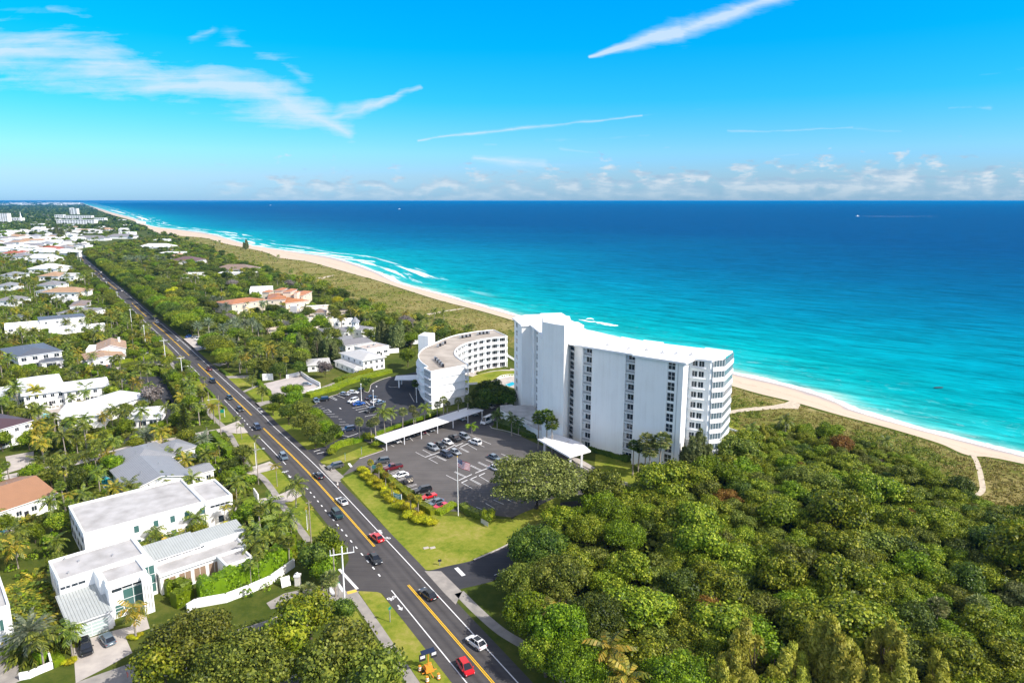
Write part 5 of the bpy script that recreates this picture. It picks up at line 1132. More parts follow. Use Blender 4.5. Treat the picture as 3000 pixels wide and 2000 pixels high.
def villa():
    fr = Fr(ZG(845, 1110), 0, ang=R(42.5)); r = fr.thing('modern_villa', 'large modern white villa with flat roofs, metal garage roof and two cars outside, lower left', 'house')
    def part(nm, ms, f): mb = MB(); f(mb); return mb.build(nm, ms, r)
    part('wall', [WHITE], lambda m: (m.box(.2, 9.9, 0, 15.6, 19.8, 7.2), m.box(6.6, 3.0, 0, 13.4, 9.9, 7.2), m.box(13.4, 6.8, 0, 15.9, 9.9, 6.9), m.box(-.2, .2, 0, 6.4, 9.9, 3.9), m.box(6.4, .8, 0, 6.8, 3.0, 7.2), m.box(13.0, 1.0, 0, 13.4, 3.0, 7.2)))
    part('bay', [WHITE], lambda m: (m.box(5.9, 5.4, 3.9, 6.6, 9.9, 7.7), m.box(6.4, 2.6, 6.2, 13.4, 3.0, 7.7)))
    part('roof', [GROOF, WHITE], lambda m: (parapet(m, .2, 9.9, 15.0, 19.8, 7.2), parapet(m, 6.6, 3.02, 13.4, 9.5, 7.18)))
    def gr(m): shed_roof(m, -.6, -.9, 6.5, 9.95, 4.0, 4.9)
    part('garage_roof', [MROOF, WHITE2], gr)
    def gd(m):
        m.box(.3, -.02, .05, 5.7, .15, 2.7, 1)
        for k in range(5): m.box(.3, -.06, .05 + k * .65, 5.7, -.021, .13 + k * .65, 0)
        for k in range(3): m.box(.3 + k * 2.66, -.055, .13, .38 + k * 2.66, -.022, 2.65, 0)
    part('garage_door', [WHITE2, mat('frosted_garage_glass', (.42, .50, .48), .25)], gd)
    window(r, 3.2, 9.9, 6.0, 0, 2.6, .7); window(r, 1.2, 9.9, 6.0, 0, 1.9, .7); window(r, 9.9, 3.0, 5.7, 0, 5.4, .8, mull=2)
    window(r, 10.8, 2.98, 3.4, 0, 3.6, 4.4, GLASSG, WHITE2, 1, 1); window(r, 8.2, 2.98, 1.7, 0, 1.5, 2.0, GLASSG, WHITE2, 0, 2); window(r, 14.6, 6.8, 3.6, 0, 2.2, 5.8, GLASSG, WHITE2, 1, 2)
    part('entrance_screen', [WHITE], lambda m: (m.box(11.9, .6, 0, 13.6, .85, 7.4), m.box(12.0, .85, 6.8, 13.5, 3.0, 7.1)))
    part('screen_slot', [DARK], lambda m: [m.box(12.2 + k * .5, .57, .6, 12.28 + k * .5, .599, 6.6) for k in range(3)])
    # rear wing with metal roof, lower flat wing with columns
    part('rear_wing', [WHITE], lambda m: m.box(15.6, 10.4, 0, 35.0, 15.6, 5.4))
    part('metal_roof', [MROOF, WHITE2], lambda m: (shed_roof(m, 15.62, 9.9, 25.6, 16.3, 5.5, 6.5), shed_roof(m, 25.62, 10.4, 35.5, 16.3, 5.3, 6.1)))
    part('side_wing', [WHITE], lambda m: (m.box(16.2, 5.6, 0, 33.2, 10.4, 4.2), m.box(27.2, 0.0, 0, 32.2, 5.6, 4.3)))
    part('flat_roof', [GROOF, WHITE], lambda m: (parapet(m, 16.0, 5.0, 33.4, 10.38, 4.2), parapet(m, 27.0, -.4, 32.4, 4.98, 4.3)))
    for k in range(4): window(r, 18.2 + k * 2.4, 10.38, 5.05, 0, 2.2, .5, mull=0)
    for k in range(4): window(r, 17.9 + k * 2.9, 5.6, 1.9, 0, 2.4, 2.9, mat('warm_interior_glass', (.28, .20, .14), .3), WHITE2, 1)
    window(r, 29.7, -.02, 2.3, 0, 4.4, 3.2, GLASSG, WHITE2, 2)
    for k in range(3): window(r, .2, 11.5 + k * 3, 5.2, -math.pi / 2, 1.2, 1.6)
    [part('roof_vent', [STEEL], lambda m, x=x, y=y: m.box(x, y, 7.32, x + .3, y + .3, 7.75)) for x, y in ((2.1, 12.3), (4.5, 16), (10, 14), (2.6, 18.8))]
    block_rect(fr, -.5, -.5, 34, 20, .6); BLOCK.append([fr.w(-2, -9), fr.w(9, -9), fr.w(14, 2), fr.w(-2, 0)]); mark(fr.w(6, 10), 'the modern white villa'); mark(fr.w(28, 8), 'the villa wing with columns')
    return fr
VF = villa()
def villa2():
    fr = Fr(ZE(785, 905), 7.5, ang=R(41)); r = fr.thing('flat_roofed_villa', 'long two storey white villa with pale flat roof and blue-shaded end wall', 'house')
    def part(nm, ms, f): mb = MB(); f(mb); return mb.build(nm, ms, r)
    W_ = 18.2
    part('wall', [WHITE], lambda m: (m.box(0, -W_, 0, 24.6, 0, 7.0), m.box(24.6, -18.6, 0, 31.0, -5.8, 7.0)))
    part('roof', [GROOF, WHITE], lambda m: (parapet(m, 0, -W_, 24.6, 0, 7.0), parapet(m, 24.62, -18.6, 31.0, -5.8, 7.0)))
    for y in (-16, -12.5, -9, -5, -2): window(r, 0, y, 5.3, -math.pi / 2, 2.6, 1.7, mull=0); window(r, 0, y, 2.0, -math.pi / 2, 2.6, 2.2, mull=0)
    for x in (17.5, 20.6, 24.0, 14, 10): window(r, x, -W_, 5.3, 0, 1.1, 1.7, GLASSG, WHITE2, 0); window(r, x, -W_, 1.9, 0, 1.3, 1.7, GLASSG, WHITE2, 0)
    window(r, 28.0, -18.6, 5.8, 0, 4.6, .7, mull=3); window(r, 28, -18.6, 2.2, 0, 1.4, 1.8, mull=0)
    part('scupper', [DARK], lambda m: [m.box(x, -.1, 7.5, x + .25, .15, 7.9) for x in (5, 11, 17)])
    block_rect(fr, 0, -W_, 31, 0, 1); mark(fr.w(12, -9), 'the long flat-roofed villa'); mark(fr.w(29, -14), 'the end of the long flat-roofed villa')
villa2()
def villa0():
    fr = Fr(ZG(100, 640), 7.5, ang=R(42.5)); r = fr.thing('corner_villa', 'white villa cut off by the left edge of the photo, grey flat roof', 'house')
    mb = MB(); mb.box(-16, -1.0, 0, 0, 24, 7.0, 0); mb.build('wall', [WHITE], r); mb = MB(); parapet(mb, -16, -1.0, 0, 24, 7.0); mb.build('roof', [GROOF, WHITE], r); window(r, -1.8, -1.0, 4.2, 0, 1.2, 2.2, GLASSG); window(r, 0, 6, 5, math.pi / 2, 1.4, 1.6); block_rect(fr, -16, -1, 0, 24)
    mark(fr.w(-1, 8), 'the corner villa')
villa0()
# --- houses given by their eave corners
house('house with one big orange tiled roof slope, left edge of the photo', ZE(-260, 1060), ZE(630, 760), ZE(560, 470), 4.2, 'gable', 2.4, WHITE, TORA, ov=.5, along='x', nf=5, mk_='the orange-roofed house')
house('pale green gabled house with ribbed grey metal roof', ZE(1500, 735), ZE(2190, 560), ZE(1860, 365), 4.4, 'gable', 2.0, mat('pale_green_stucco', (.50, .62, .36), .8), MGREY, ov=.6, along='y', nf=4, mk_='the pale green house')
house('low wing with grey metal roof beside the pale green house', ZE(2200, 560), ZF(490, 490), ZF(440, 405), 3.4, 'gable', .9, WHITE, MGREY, ov=.4, along='x', nf=2, door=False)
house('house with grey hipped metal roof between hedge and palms', ZE(1500, 455), ZE(2000, 330), ZE(1660, 205), 4.2, 'hip', 2.2, WHITE, MGREY, nf=3, mk_='the grey metal-roofed house')
house('smaller grey metal-roofed wing nearest the concrete lane', ZE(1960, 310), ZE(2250, 222), ZE(2050, 140), 4.0, 'hip', 1.6, WHITE, MGREY, nf=2, door=False)
house('two storey house with maroon metal roof and balcony at the left edge', ZC(-120, 1430), ZC(358, 1295), ZC(285, 1150), 6.3, 'hip', 1.9, WHITE, MPURP, rows=2, nf=4, mk_='the maroon-roofed house')
house('white garage wing below the maroon-roofed house with dark doors', ZC(-60, 1530), ZC(370, 1420), ZC(350, 1340), 3.2, 'flat', 0, WHITE, WROOF, rows=1, nf=2, ww=3.6, wh=2.0, sides='F', door=False)
house('long white-roofed two storey apartment block with balconies, left half', ZC(270, 1010), ZC(735, 945), ZC(490, 790), 5.8, 'hip', 1.7, WHITE, WROOF, rows=2, nf=5, ov=.9, mk_='the white-roofed apartment blocks')
house('white-roofed two storey apartment block with balconies, right half', ZC(735, 960), ZC(1235, 895), ZC(1325, 790), 5.8, 'hip', 1.7, WHITE, WROOF, rows=2, nf=5, ov=.9)
house('low white-roofed wing at the left edge beside two palms', ZC(-80, 1050), ZC(280, 1010), ZC(200, 900), 4.2, 'hip', 1.4, WHITE, WROOF, nf=4, ov=.8)
house('broad white-roofed building in front of the apartment blocks, left part', ZC(655, 1275), ZC(1195, 1220), ZC(940, 1085), 4.8, 'hip', 1.6, WHITE, WROOF, nf=5, ov=.9, mk_='the broad white-roofed building')
house('broad white-roofed building by the curved drive, right part', ZC(1180, 1160), ZC(1690, 1000), ZC(1480, 930), 5.2, 'hip', 1.6, WHITE, WROOF, nf=5, ov=.9)
house('white-roofed double garage at the end of the dark drive', ZC(1450, 1300), ZC(1815, 1270), ZC(1640, 1150), 3.0, 'hip', 1.3, WHITE, WROOF, nf=3, ov=.6, ww=2.4, wh=1.9, name='garage', door=False)
house('house with charcoal metal hip roof and big dark windows', ZC(205, 570), ZC(705, 498), ZC(560, 400), 6.4, 'hip', 1.8, WHITE, MDARK, rows=2, nf=4, ww=2.2, wh=2.0, mk_='the charcoal-roofed house')
house('charcoal-roofed garage wing in front of the charcoal-roofed house', ZC(480, 635), ZC(720, 605), ZC(690, 575), 3.3, 'hip', 1.2, WHITE, MDARK, nf=1, ww=5, wh=1.8, name='garage', sides='F', door=False)
house('tan tiled gabled house with white chimney beside the side street', ZC(1115, 500), ZC(1440, 470), ZC(1290, 400), 4.6, 'gable', 2.2, WHITE, TTAN, along='y', nf=3, chim=(.8, .7), mk_='the tan-tiled house')
house('front wing of the tan-tiled house with low gable', ZC(1000, 612), ZC(1430, 560), ZC(1250, 505), 3.2, 'gable', 1.2, WHITE, TTAN, nf=4, door=False)
house('flat-roofed white annex left of the tan-tiled house', ZC(985, 500), ZC(1115, 490), ZC(1070, 440), 4.2, 'flat', 0, WHITE, WROOF, nf=1, door=False)
house('big white house with grey roof at the back of its lot', ZC(455, 150), ZC(975, 105), ZC(900, 72), 7.6, 'hip', .8, WHITE, MDARK, rows=2, nf=4, ov=.4, mk_='the big white grey-roofed house')
house('white walled ground floor wing with terrace in front of the grey-roofed house', ZC(560, 290), ZC(1215, 235), ZC(1150, 190), 3.6, 'flat', 0, WHITE, WROOF, nf=3, ww=1.6, door=False)
house('white modern house with open garage at the left edge', ZC(50, 240), ZC(455, 205), ZC(440, 160), 6.2, 'flat', 0, WHITE, WROOF, rows=2, nf=3, ww=2.2, mk_='the white house with open garage')
house('house with wide light grey hip roof among palms', ZC(655, 65), ZC(1030, 60), ZC(890, 10), 3.8, 'hip', 1.8, WHITE, TGREY, nf=4, auto=True)
house('house with dark brown roof half hidden by palms', ZA(800, 1320), ZA(985, 1310), ZA(900, 1262), 3.8, 'hip', 1.4, WHITE, TBROWN, nf=2)
house('small dark-roofed white house near the left edge', ZC(90, 130), ZC(200, 125), ZC(150, 95), 3.8, 'hip', 1.2, WHITE, MDARK, nf=2)
# beyond the hedge on the sea side of the road
house('white two storey house with pale hip roof beside the crescent car park', ZI(385, 520), ZI(640, 610), ZI(860, 560), 5.6, 'hip', 1.6, WHITE, TWHITE, rows=2, nf=4, ov=.8, mk_='the white two storey house')
house('low lean-to wing with pale roof in front of the white two storey house', ZI(318, 612), ZI(545, 705), ZI(625, 690), 3.0, 'hip', .9, WHITE, TWHITE, nf=4, ov=.5, door=False)
house('flat-roofed white house behind the white two storey house', ZI(690, 492), ZI(940, 446), ZI(830, 402), 4.6, 'flat', 0, WHITE, mat('pinkish_flat_roof', (.55, .48, .43), .8, var=.2, vscale=.3), nf=3, ww=2.4)
house('small square pale hip-roofed cottage by the walled car park', ZI(5, 665), ZI(255, 648), ZI(130, 588), 3.2, 'hip', 1.2, WHITE, TWHITE, nf=2, mk_='the small pale cottage')
house('grey-roofed white building left of the octagonal turret', ZI(135, 292), ZI(500, 268), ZI(430, 225), 4.6, 'hip', 1.3, WHITE, TGREY, nf=4, mk_='the turreted white building')
house('grey-roofed white building right of the octagonal turret', ZI(620, 265), ZI(775, 232), ZI(690, 185), 5.0, 'hip', 1.2, WHITE, TGREY, nf=2)
house('long grey shingle-roofed wing behind the pines', ZI(440, 440), ZI(745, 398), ZI(720, 335), 3.6, 'gable', 1.4, WHITE, TGREY, nf=4)
house('blue-grey metal-roofed link between the pines and the turret', ZI(330, 375), ZI(515, 360), ZI(480, 328), 3.2, 'gable', .9, WHITE, MGREY, nf=2, sides='F')
def turret():
    p = G(*ZI(560, 345)); r = thing('turret', 'white octagonal turret with blue-grey pointed roof beside the grey roofs', 'tower', p); mb = MB(); o = lambda q, n=8: [(q * math.cos(math.pi * (2 * i + 1) / n), q * math.sin(math.pi * (2 * i + 1) / n)) for i in range(n)]
    mb.prism(o(2.1), 0, 9.2, 0); mb.build('wall', [WHITE], r); mb = MB(); P = [(x, y, 9.2) for x, y in o(2.8)]; mb.add(P + [(0, 0, 12.2)], [(i, (i + 1) % 8, 8) for i in range(8)] + [tuple(reversed(range(8)))], 0); mb.build('roof', [MGREY], r)
    for k in range(8):
        a = math.pi * 2 * k / 8
        for z in (8.0, 4.6): window(r, 1.95 * math.cos(a), 1.95 * math.sin(a), z, a + math.pi / 2, .7, 1.0, mull=0)
turret()
wall_px('long white garden wall running from the pines to the crescent building', [ZI(880, 462), ZI(1080, 440), ZI(1270, 418)], 3.0); wall_px('lower white terrace wall behind the round-crowned tree', [ZI(930, 530), ZI(1050, 520)], 2.4)
wall_px('white wall round the walled pale car park', [ZD(1330, 815), ZD(1500, 775), ZD(1600, 845), ZD(1715, 905)], 1.6); wall_px('free-standing white gate wall beside the coastal road', [ZD(1060, 840), ZD(1175, 835)], 3.0); wall_px('low white kerb wall sloping beside the clipped hedges', [ZI(5, 985), ZI(150, 930)], .9)
wall_px('long white garden wall below the tall ficus hedge of the villa', [ZH(200, 760), ZH(300, 700), ZH(640, 640), ZH(900, 540), ZH(1150, 430), ZH(1300, 320), ZH(1415, 235)], 1.9, .35)
wall_px('white wall stub at the villa drive left of the road', [ZF(962, 800), ZF(1010, 870)], 2.4); wall_px('white wall with trellis panels in the lower left corner', [ZG(240, 1530), ZG(345, 1510), ZG(430, 1470), ZG(600, 1400), ZG(570, 1290), ZG(540, 1150)], 1.3)
wall_px('white pool fence beside the turquoise pool', [ZC(370, 1215), ZC(500, 1185), ZC(735, 1150), ZC(765, 1180)], 1.4, .12, baluster=True); wall_px('white wall left of the garage of the modern villa', [ZG(585, 1120), ZG(740, 1085)], 1.8)
wall_px('white wall beside the tan-tiled house', [ZC(880, 670), ZC(1050, 650), ZC(1095, 700)], 2.2); wall_px('white wall along the dark parking bay behind the tan-tiled house', [ZC(1535, 555), ZC(1720, 535)], .8)
wall_px('low white wall behind the dune lawn right of the tall tower', [ZP(95, 545), ZP(290, 608)], .7, .25)
POOLW = mat('pool_water', (.01, .38, .42), .12, spec=.5)
def pool(label, pts):
    P = [G(*p) for p in pts]; c = sum(P, Vector()) / len(P); r = thing('swimming_pool', label, 'swimming pool', c); BLOCK.append(P)
    mb = MB(); mb.prism([(p.x - c.x, p.y - c.y) for p in P], -.05, .06, 0); mb.build('water', [POOLW], r); mb = MB(); mb.prism([((p.x - c.x) * 1.12, (p.y - c.y) * 1.12) for p in P], -.06, .045, 0); mb.build('coping', [WCONC], r)
pool('turquoise swimming pool inside a white fence', [ZC(470, 1245), ZC(500, 1220), ZC(590, 1215), ZC(585, 1262), ZC(500, 1285)]); pool('blue swimming pool beside the tan-tiled house', [ZC(845, 595), ZC(920, 590), ZC(940, 620), ZC(860, 630)])
pool('pale swimming pool at the left edge of the photo', [ZE(-40, 1180), ZE(80, 1150), ZE(90, 1180), ZE(20, 1230)]); pool('turquoise pool glimpsed between palms', [ZE(1130, 580), ZE(1180, 540), ZE(1310, 620), ZE(1300, 690), ZE(1200, 700)])
pool('curved swimming pool behind the balustrade of the terrace', [ZJ(230, 725), ZJ(300, 700), ZJ(325, 722), ZJ(270, 742)])
# --- orange-roofed mansion
def mansion():
    a = ZB(700, 1300); house('big orange-tiled mansion wing with arched windows, left part', a, ZB(1110, 1245), ZB(1060, 1200), 7.2, 'hip', 1.9, CREAM, TTERR, rows=2, nf=4, mk_='the orange-roofed mansion')
    house('orange-tiled mansion front wing with tall windows', ZB(1115, 1248), ZB(1315, 1240), ZB(1230, 1180), 7.2, 'hip', 1.5, CREAM, TTERR, rows=2, nf=2)
    house('right wing of the orange-tiled mansion behind small trees', ZB(1320, 1285), ZB(1590, 1255), ZB(1480, 1210), 5.0, 'hip', 1.8, CREAM, TTERR, nf=3); house('rear orange-tiled roof of the mansion with chimney', ZB(1380, 1195), ZB(1520, 1195), ZB(1450, 1150), 7.8, 'hip', 1.4, CREAM, TTERR, nf=2, rows=2)
    house('small square orange-capped turret on the mansion, left one', ZB(1190, 1140), ZB(1275, 1140), ZB(1230, 1115), 10.5, 'hip', 1.0, CREAM, TTERR, nf=1, name='turret', door=False); house('small square orange-capped turret on the mansion, right one', ZB(1285, 1155), ZB(1375, 1155), ZB(1330, 1125), 10.5, 'hip', 1.0, CREAM, TTERR, nf=1, name='turret', door=False)
    house('low orange-capped turret behind the mansion front', ZB(1050, 1160), ZB(1130, 1160), ZB(1090, 1140), 9.0, 'hip', 1.0, CREAM, TTERR, nf=1, name='turret', door=False); house('slim cream bell tower at the right of the mansion', ZB(1412, 1165), ZB(1452, 1165), ZB(1432, 1150), 10.5, 'hip', .6, CREAM, TTERR, nf=1, name='turret', door=False, ov=.3)
    house('white modern house with flat roofs behind the mansion', ZB(905, 1140), ZB(1170, 1130), ZB(1060, 1095), 6.0, 'flat', 0, WHITE, WROOF, nf=4, rows=2); house('unfinished grey block tower beside the mansion garden', ZB(1370, 1320), ZB(1440, 1318), ZB(1405, 1305), 8.0, 'flat', 0, mat('block_grey', (.42, .42, .43), .9), GROOF, nf=1, win=False, name='tower', door=False)
    house('beige building site house with flat terraces', ZB(1480, 1360), ZB(1900, 1340), ZB(1800, 1310), 4.0, 'flat', 0, OFFW, MATS['beige_paving'], nf=5); house('thatched grey-brown pavilion on the building site', ZB(1640, 1400), ZB(1780, 1395), ZB(1700, 1370), 3.4, 'hip', 2.2, OFFW, TBROWN, nf=2)
    house('beige and white low building in front of the site', ZB(1450, 1490), ZB(1850, 1480), ZB(1800, 1450), 3.0, 'flat', 0, OFFW, MATS['beige_paving'], nf=3)
    house('white house behind the turreted building', ZB(1870, 1500), ZB(2095, 1490), ZB(2000, 1465), 5.5, 'flat', 0, WHITE, WROOF, nf=3, rows=2)
    wall_px('beige stone garden walls between date palms, left one', [ZD(1150, 310), ZD(1300, 290), ZD(1500, 300)], 1.6, m=OFFW); wall_px('beige stone garden wall beside the turreted building', [ZD(1500, 300), ZD(1650, 260), ZD(1900, 215)], 1.8, m=OFFW); wall_px('orange and beige wall blocks in the mansion forecourt', [ZD(1180, 200), ZD(1250, 180), ZD(1380, 195)], 2.2, m=OFFW)
mansion()
# ---------------------------------------------------------------- vehicles
TYRE = mat('tyre_rubber', (.015, .015, .015), .85); RIM = mat('alloy_rim', (.5, .5, .52), .3, metal=.8); LAMP = mat('clear_lamp', (.75, .78, .8), .15, spec=.6); TAIL = mat('red_lamp', (.45, .01, .01), .25); CARGLASS = mat('car_glass', (.012, .016, .022), .06, spec=.7)
PAINTS = {k: mat('car_paint_' + k, c, .28, metal=m_, spec=.5, coat=.8) for k, c, m_ in (('white', (.78, .78, .78), 0), ('black', (.010, .011, .013), 0), ('red', (.55, .008, .012), 0), ('silver', (.42, .45, .48), .5), ('grey', (.10, .11, .12), .4), ('navy', (.015, .03, .07), .2), ('teal', (.012, .05, .055), .2), ('maroon', (.14, .008, .015), .2), ('blue', (.01, .09, .42), .1), ('slate', (.16, .22, .27), .4), ('crimson', (.62, .004, .06), 0))}
CARS = {'sedan': (4.8, 1.84, [(0, .55, .62, .80), (.06, .60, .68, .98), (.28, .64, .76, 1), (.5, .66, .80, 1), (.72, .68, .84, 1), (.94, .66, .86, .97), (1, .58, .80, .84)], (.27, .44, .76, .90, 1.42), False),
        'suv': (4.8, 1.92, [(0, .6, .80, .82), (.06, .66, .92, .98), (.26, .7, 1.02, 1), (.5, .7, 1.05, 1), (.72, .7, 1.08, 1), (.95, .7, 1.08, .97), (1, .6, .98, .88)], (.24, .38, .90, .985, 1.72), False),
        'hatch': (4.3, 1.82, [(0, .55, .70, .80), (.06, .6, .8, .98), (.25, .64, .9, 1), (.5, .66, .94, 1), (.72, .68, .98, 1), (.95, .66, .98, .96), (1, .58, .9, .86)], (.20, .40, .82, .97, 1.55), False),
        'van': (5.9, 2.05, [(0, .7, .95, .86), (.05, .8, 1.1, .98), (.16, .85, 1.25, 1), (.5, .85, 1.3, 1), (.8, .85, 1.3, 1), (.97, .85, 1.3, .99), (1, .8, 1.25, .95)], (.12, .24, .99, .995, 2.6), False),
        'pickup': (5.7, 2.0, [(0, .65, .9, .84), (.05, .7, 1.02, .98), (.24, .72, 1.1, 1), (.5, .72, 1.12, 1), (.62, .72, 1.14, 1), (.97, .72, 1.14, .99), (1, .7, 1.1, .95)], (.27, .36, .56, .60, 1.82), True),
        'convertible': (4.4, 1.82, [(0, .5, .60, .8), (.06, .55, .68, .98), (.3, .6, .78, 1), (.5, .6, .82, 1), (.72, .6, .84, 1), (.94, .6, .84, .97), (1, .55, .78, .84)], (.32, .42, .52, .64, 1.18), False)}
CARM = {}
def car_meshes(kind):
    if kind in CARM: return CARM[kind]
    L, W_, sec, (c0, c1, c2, c3, top), bed = CARS[kind]; mb = MB(); hw = W_ / 2
    rings = []
    for (t, zm, zt, wf) in sec:
        x = L / 2 - t * L; w_ = hw * wf; zb = .28 if .04 < t < .97 else .38
        rings.append([(x, -w_ * .93, zb), (x, -w_, zm * .8), (x, -w_ * .97, zt - .06), (x, -w_ * .84, zt), (x, w_ * .84, zt), (x, w_ * .97, zt - .06), (x, w_, zm * .8), (x, w_ * .93, zb)])
    vs = [p for r in rings for p in r]; fs = []
    for i in range(len(rings) - 1):
        for k in range(8): fs.append((i * 8 + k, (i + 1) * 8 + k, (i + 1) * 8 + (k + 1) % 8, i * 8 + (k + 1) % 8))
    mb.add(vs, fs, 0, False); mb.add(rings[0], [tuple(range(8))], 0); mb.add(rings[-1], [tuple(reversed(range(8)))], 0)
    def zt_at(t):
        for a, b in zip(sec, sec[1:]):
            if a[0] <= t <= b[0]: return a[2] + (b[2] - a[2]) * (t - a[0]) / (b[0] - a[0])
        return sec[-1][2]
    X = lambda t: L / 2 - t * L
    wb, wt = hw * .86, hw * .68
    rp = [(X(c1) , -wt, top - .03), (X(c1), wt, top - .03), (X(c2), wt, top - .02), (X(c2), -wt, top - .02)]
    up = [(p[0] * 1.0, p[1] * .96, p[2] + .06) for p in rp]
    if kind != 'convertible': mb.add(rp + up, [(4, 5, 6, 7), (0, 1, 5, 4), (1, 2, 6, 5), (2, 3, 7, 6), (3, 0, 4, 7)], 0)
    # pillars
    base = [(X(c0), -wb, zt_at(c0)), (X(c0), wb, zt_at(c0)), (X(c3), wb, zt_at(c3)), (X(c3), -wb, zt_at(c3))]
    if kind != 'convertible':
        for i in range(4): mb.tube([base[i], rp[i]], .055, 4, 0, False)
        for s in (-1, 1): mb.tube([(X((c1 + c2) / 2), s * wb, zt_at(.5)), (X((c1 + c2) / 2), s * wt, top)], .045, 4, 0, False)
    # wheel arches, mirrors, plate
    for x in (X(.19), X(.79)):
        for s in (-1, 1): mb.box(x - .42, s * hw * .985 - .02, .28, x + .42, s * hw * .985 + .02, .62, 1)
    for s in (-1, 1): mb.box(X(c0) - .35, s * (hw * .98), zt_at(c0), X(c0) - .15, s * (hw * .98 + .2), zt_at(c0) + .14, 0)
    mb.box(-L / 2 - .015, -.26, .62, -L / 2 + .03, .26, .74, 2); mb.box(L / 2 - .03, -.6, .38, L / 2 + .012, .6, .55, 1)
    if bed: mb.box(X(.98), -hw * .78, 1.12, X(.62), hw * .78, 1.155, 1)
    if kind == 'convertible':
        for x in (X(.52), X(.62)):
            for s in (-1, 1): mb.box(x - .12, s * .38 - .22, .7, x + .1, s * .38 + .22, 1.12, 1)
        mb.box(X(.68), -hw * .7, .8, X(.42), hw * .7, .845, 1)
    body = mb.mesh('body', [PAINTS['white'], DARK, WHITE2])
    g = MB(); i_ = .97
    b2 = [(p[0], p[1] * .97, p[2] - .03) for p in base]; r2 = [(p[0], p[1] * .97, p[2]) for p in rp]
    if kind == 'convertible': g.add([b2[0], b2[1], (X(c1), wt, top), (X(c1), -wt, top)], [(0, 1, 2, 3), (3, 2, 1, 0)], 0)
    else: g.add(b2 + r2, [(0, 1, 5, 4), (1, 2, 6, 5), (2, 3, 7, 6), (3, 0, 4, 7), (4, 5, 6, 7)], 0)
    glass = g.mesh('windows', [CARGLASS])
    w_ = MB(); r_ = .34
    n = 12; vs = [(r_ * math.cos(2 * math.pi * k / n), y, r_ * math.sin(2 * math.pi * k / n)) for y in (-.11, .11) for k in range(n)]
    w_.add(vs, [(k, (k + 1) % n, n + (k + 1) % n, n + k) for k in range(n)] + [tuple(reversed(range(n))), tuple(range(n, 2 * n))], 0); tyre = w_.mesh('wheel', [TYRE])
    w_ = MB(); vs = [(.22 * math.cos(2 * math.pi * k / n), y, .22 * math.sin(2 * math.pi * k / n)) for y in (-.125, .125) for k in range(n)]
    w_.add(vs, [(k, (k + 1) % n, n + (k + 1) % n, n + k) for k in range(n)] + [tuple(reversed(range(n))), tuple(range(n, 2 * n))], 0); rim = w_.mesh('rim', [RIM])
    h = MB(); h.box(-.08, -.18, -.07, .03, .18, .07, 0); hl = h.mesh('headlight', [LAMP]); h = MB(); h.box(-.03, -.17, -.08, .06, .17, .08, 0); tl = h.mesh('tail_light', [TAIL])
    CARM[kind] = (body, glass, tyre, rim, hl, tl, L, W_, sec, X); return CARM[kind]
def car(kind, paint, rear, front, label, name=None, group=None, z=.035, roofglass=False):
    a = G(*rear); b = G(*front); c = (a + b) / 2; c.z = z; rz = math.atan2(b.y - a.y, b.x - a.x)
    body, glass, tyre, rim, hl, tl, L, W_, sec, X = car_meshes(kind)
    nm = name or {'suv': 'parked_suv', 'van': 'van', 'pickup': 'pickup_truck', 'convertible': 'convertible_car'}.get(kind, 'parked_car')
    t = thing(nm, label, {'van': 'van', 'pickup': 'pickup truck', 'convertible': 'convertible'}.get(kind, 'car'), c, rz, group)
    o = put(body, 'body', t); override(o, PAINTS[paint]); put(glass, 'windows', t)
    for x in (X(.19), X(.79)):
        for s in (-1, 1): w_ = put(tyre, 'wheel', t, (x, s * (W_ / 2 - .1), .34)); put(rim, 'rim', w_)
    zf = sec[1][1]; zr = sec[-2][1]
    for s in (-1, 1): put(hl, 'headlight', t, (L / 2 - .04, s * W_ * .33, zf)); put(tl, 'tail_light', t, (-L / 2 + .03, s * W_ * .36, zr + .1))
    if roofglass: mb = MB(); mb.box(X(.74), -.52, CARS[kind][3][4] + .042, X(.46), .52, CARS[kind][3][4] + .055, 0); mb.build('sunroof', [CARGLASS], t)
    if c.y > 0: BLOCKC.append((c.x, c.y))
    return t
BLOCKC = []
RG = 'cars driving on the coastal road'
car('hatch', 'white', ZL(1625, 1195), ZL(1470, 1075), 'white fastback car with dark glass roof, nearest car heading away on the road', 'moving_car', RG, roofglass=True)
car('hatch', 'red', ZL(1375, 1345), ZL(1475, 1490), 'bright red hatchback coming towards the camera at the bottom edge', 'moving_car', RG)
car('sedan', 'black', ZL(1055, 620), ZL(945, 530), 'black sedan with roof glass heading away beside the yellow line end', 'moving_car', RG, roofglass=True)
car('sedan', 'black', ZL(350, 120), ZL(430, 215), 'black sedan coming towards the camera at the junction', 'moving_car', RG)
car('sedan', 'red', ZK(845, 1330), ZK(755, 1255), 'red sedan heading away beside the end of the yellow lines', 'moving_car', RG)
car('suv', 'teal', ZK(305, 985), ZK(385, 1075), 'dark teal people carrier coming towards the camera', 'moving_car', RG)
car('sedan', 'white', ZK(440, 910), ZK(360, 840), 'white coupe with black sunroof heading away beside the dark teal car', 'moving_car', RG, roofglass=True)
car('sedan', 'black', ZK(165, 608), ZK(100, 552), 'black sedan heading away past the car park entrance', 'moving_car', RG)
car('suv', 'grey', ZK(400, 455), ZK(245, 490), 'dark grey suv leaving the car park across the apron', 'moving_car', RG)
car('suv', 'slate', ZF(1270, 330), ZF(1325, 400), 'slate grey suv coming along the road beside a leaning street palm', 'moving_car', RG)
car('suv', 'navy', ZD(968, 1365), ZD(1025, 1425), 'dark navy suv with a shadow over the white edge line', 'moving_car', RG)
car('sedan', 'black', ZD(772, 1165), ZD(820, 1205), 'black car beside the dotted line opposite the low verge hedges', 'moving_car', RG)
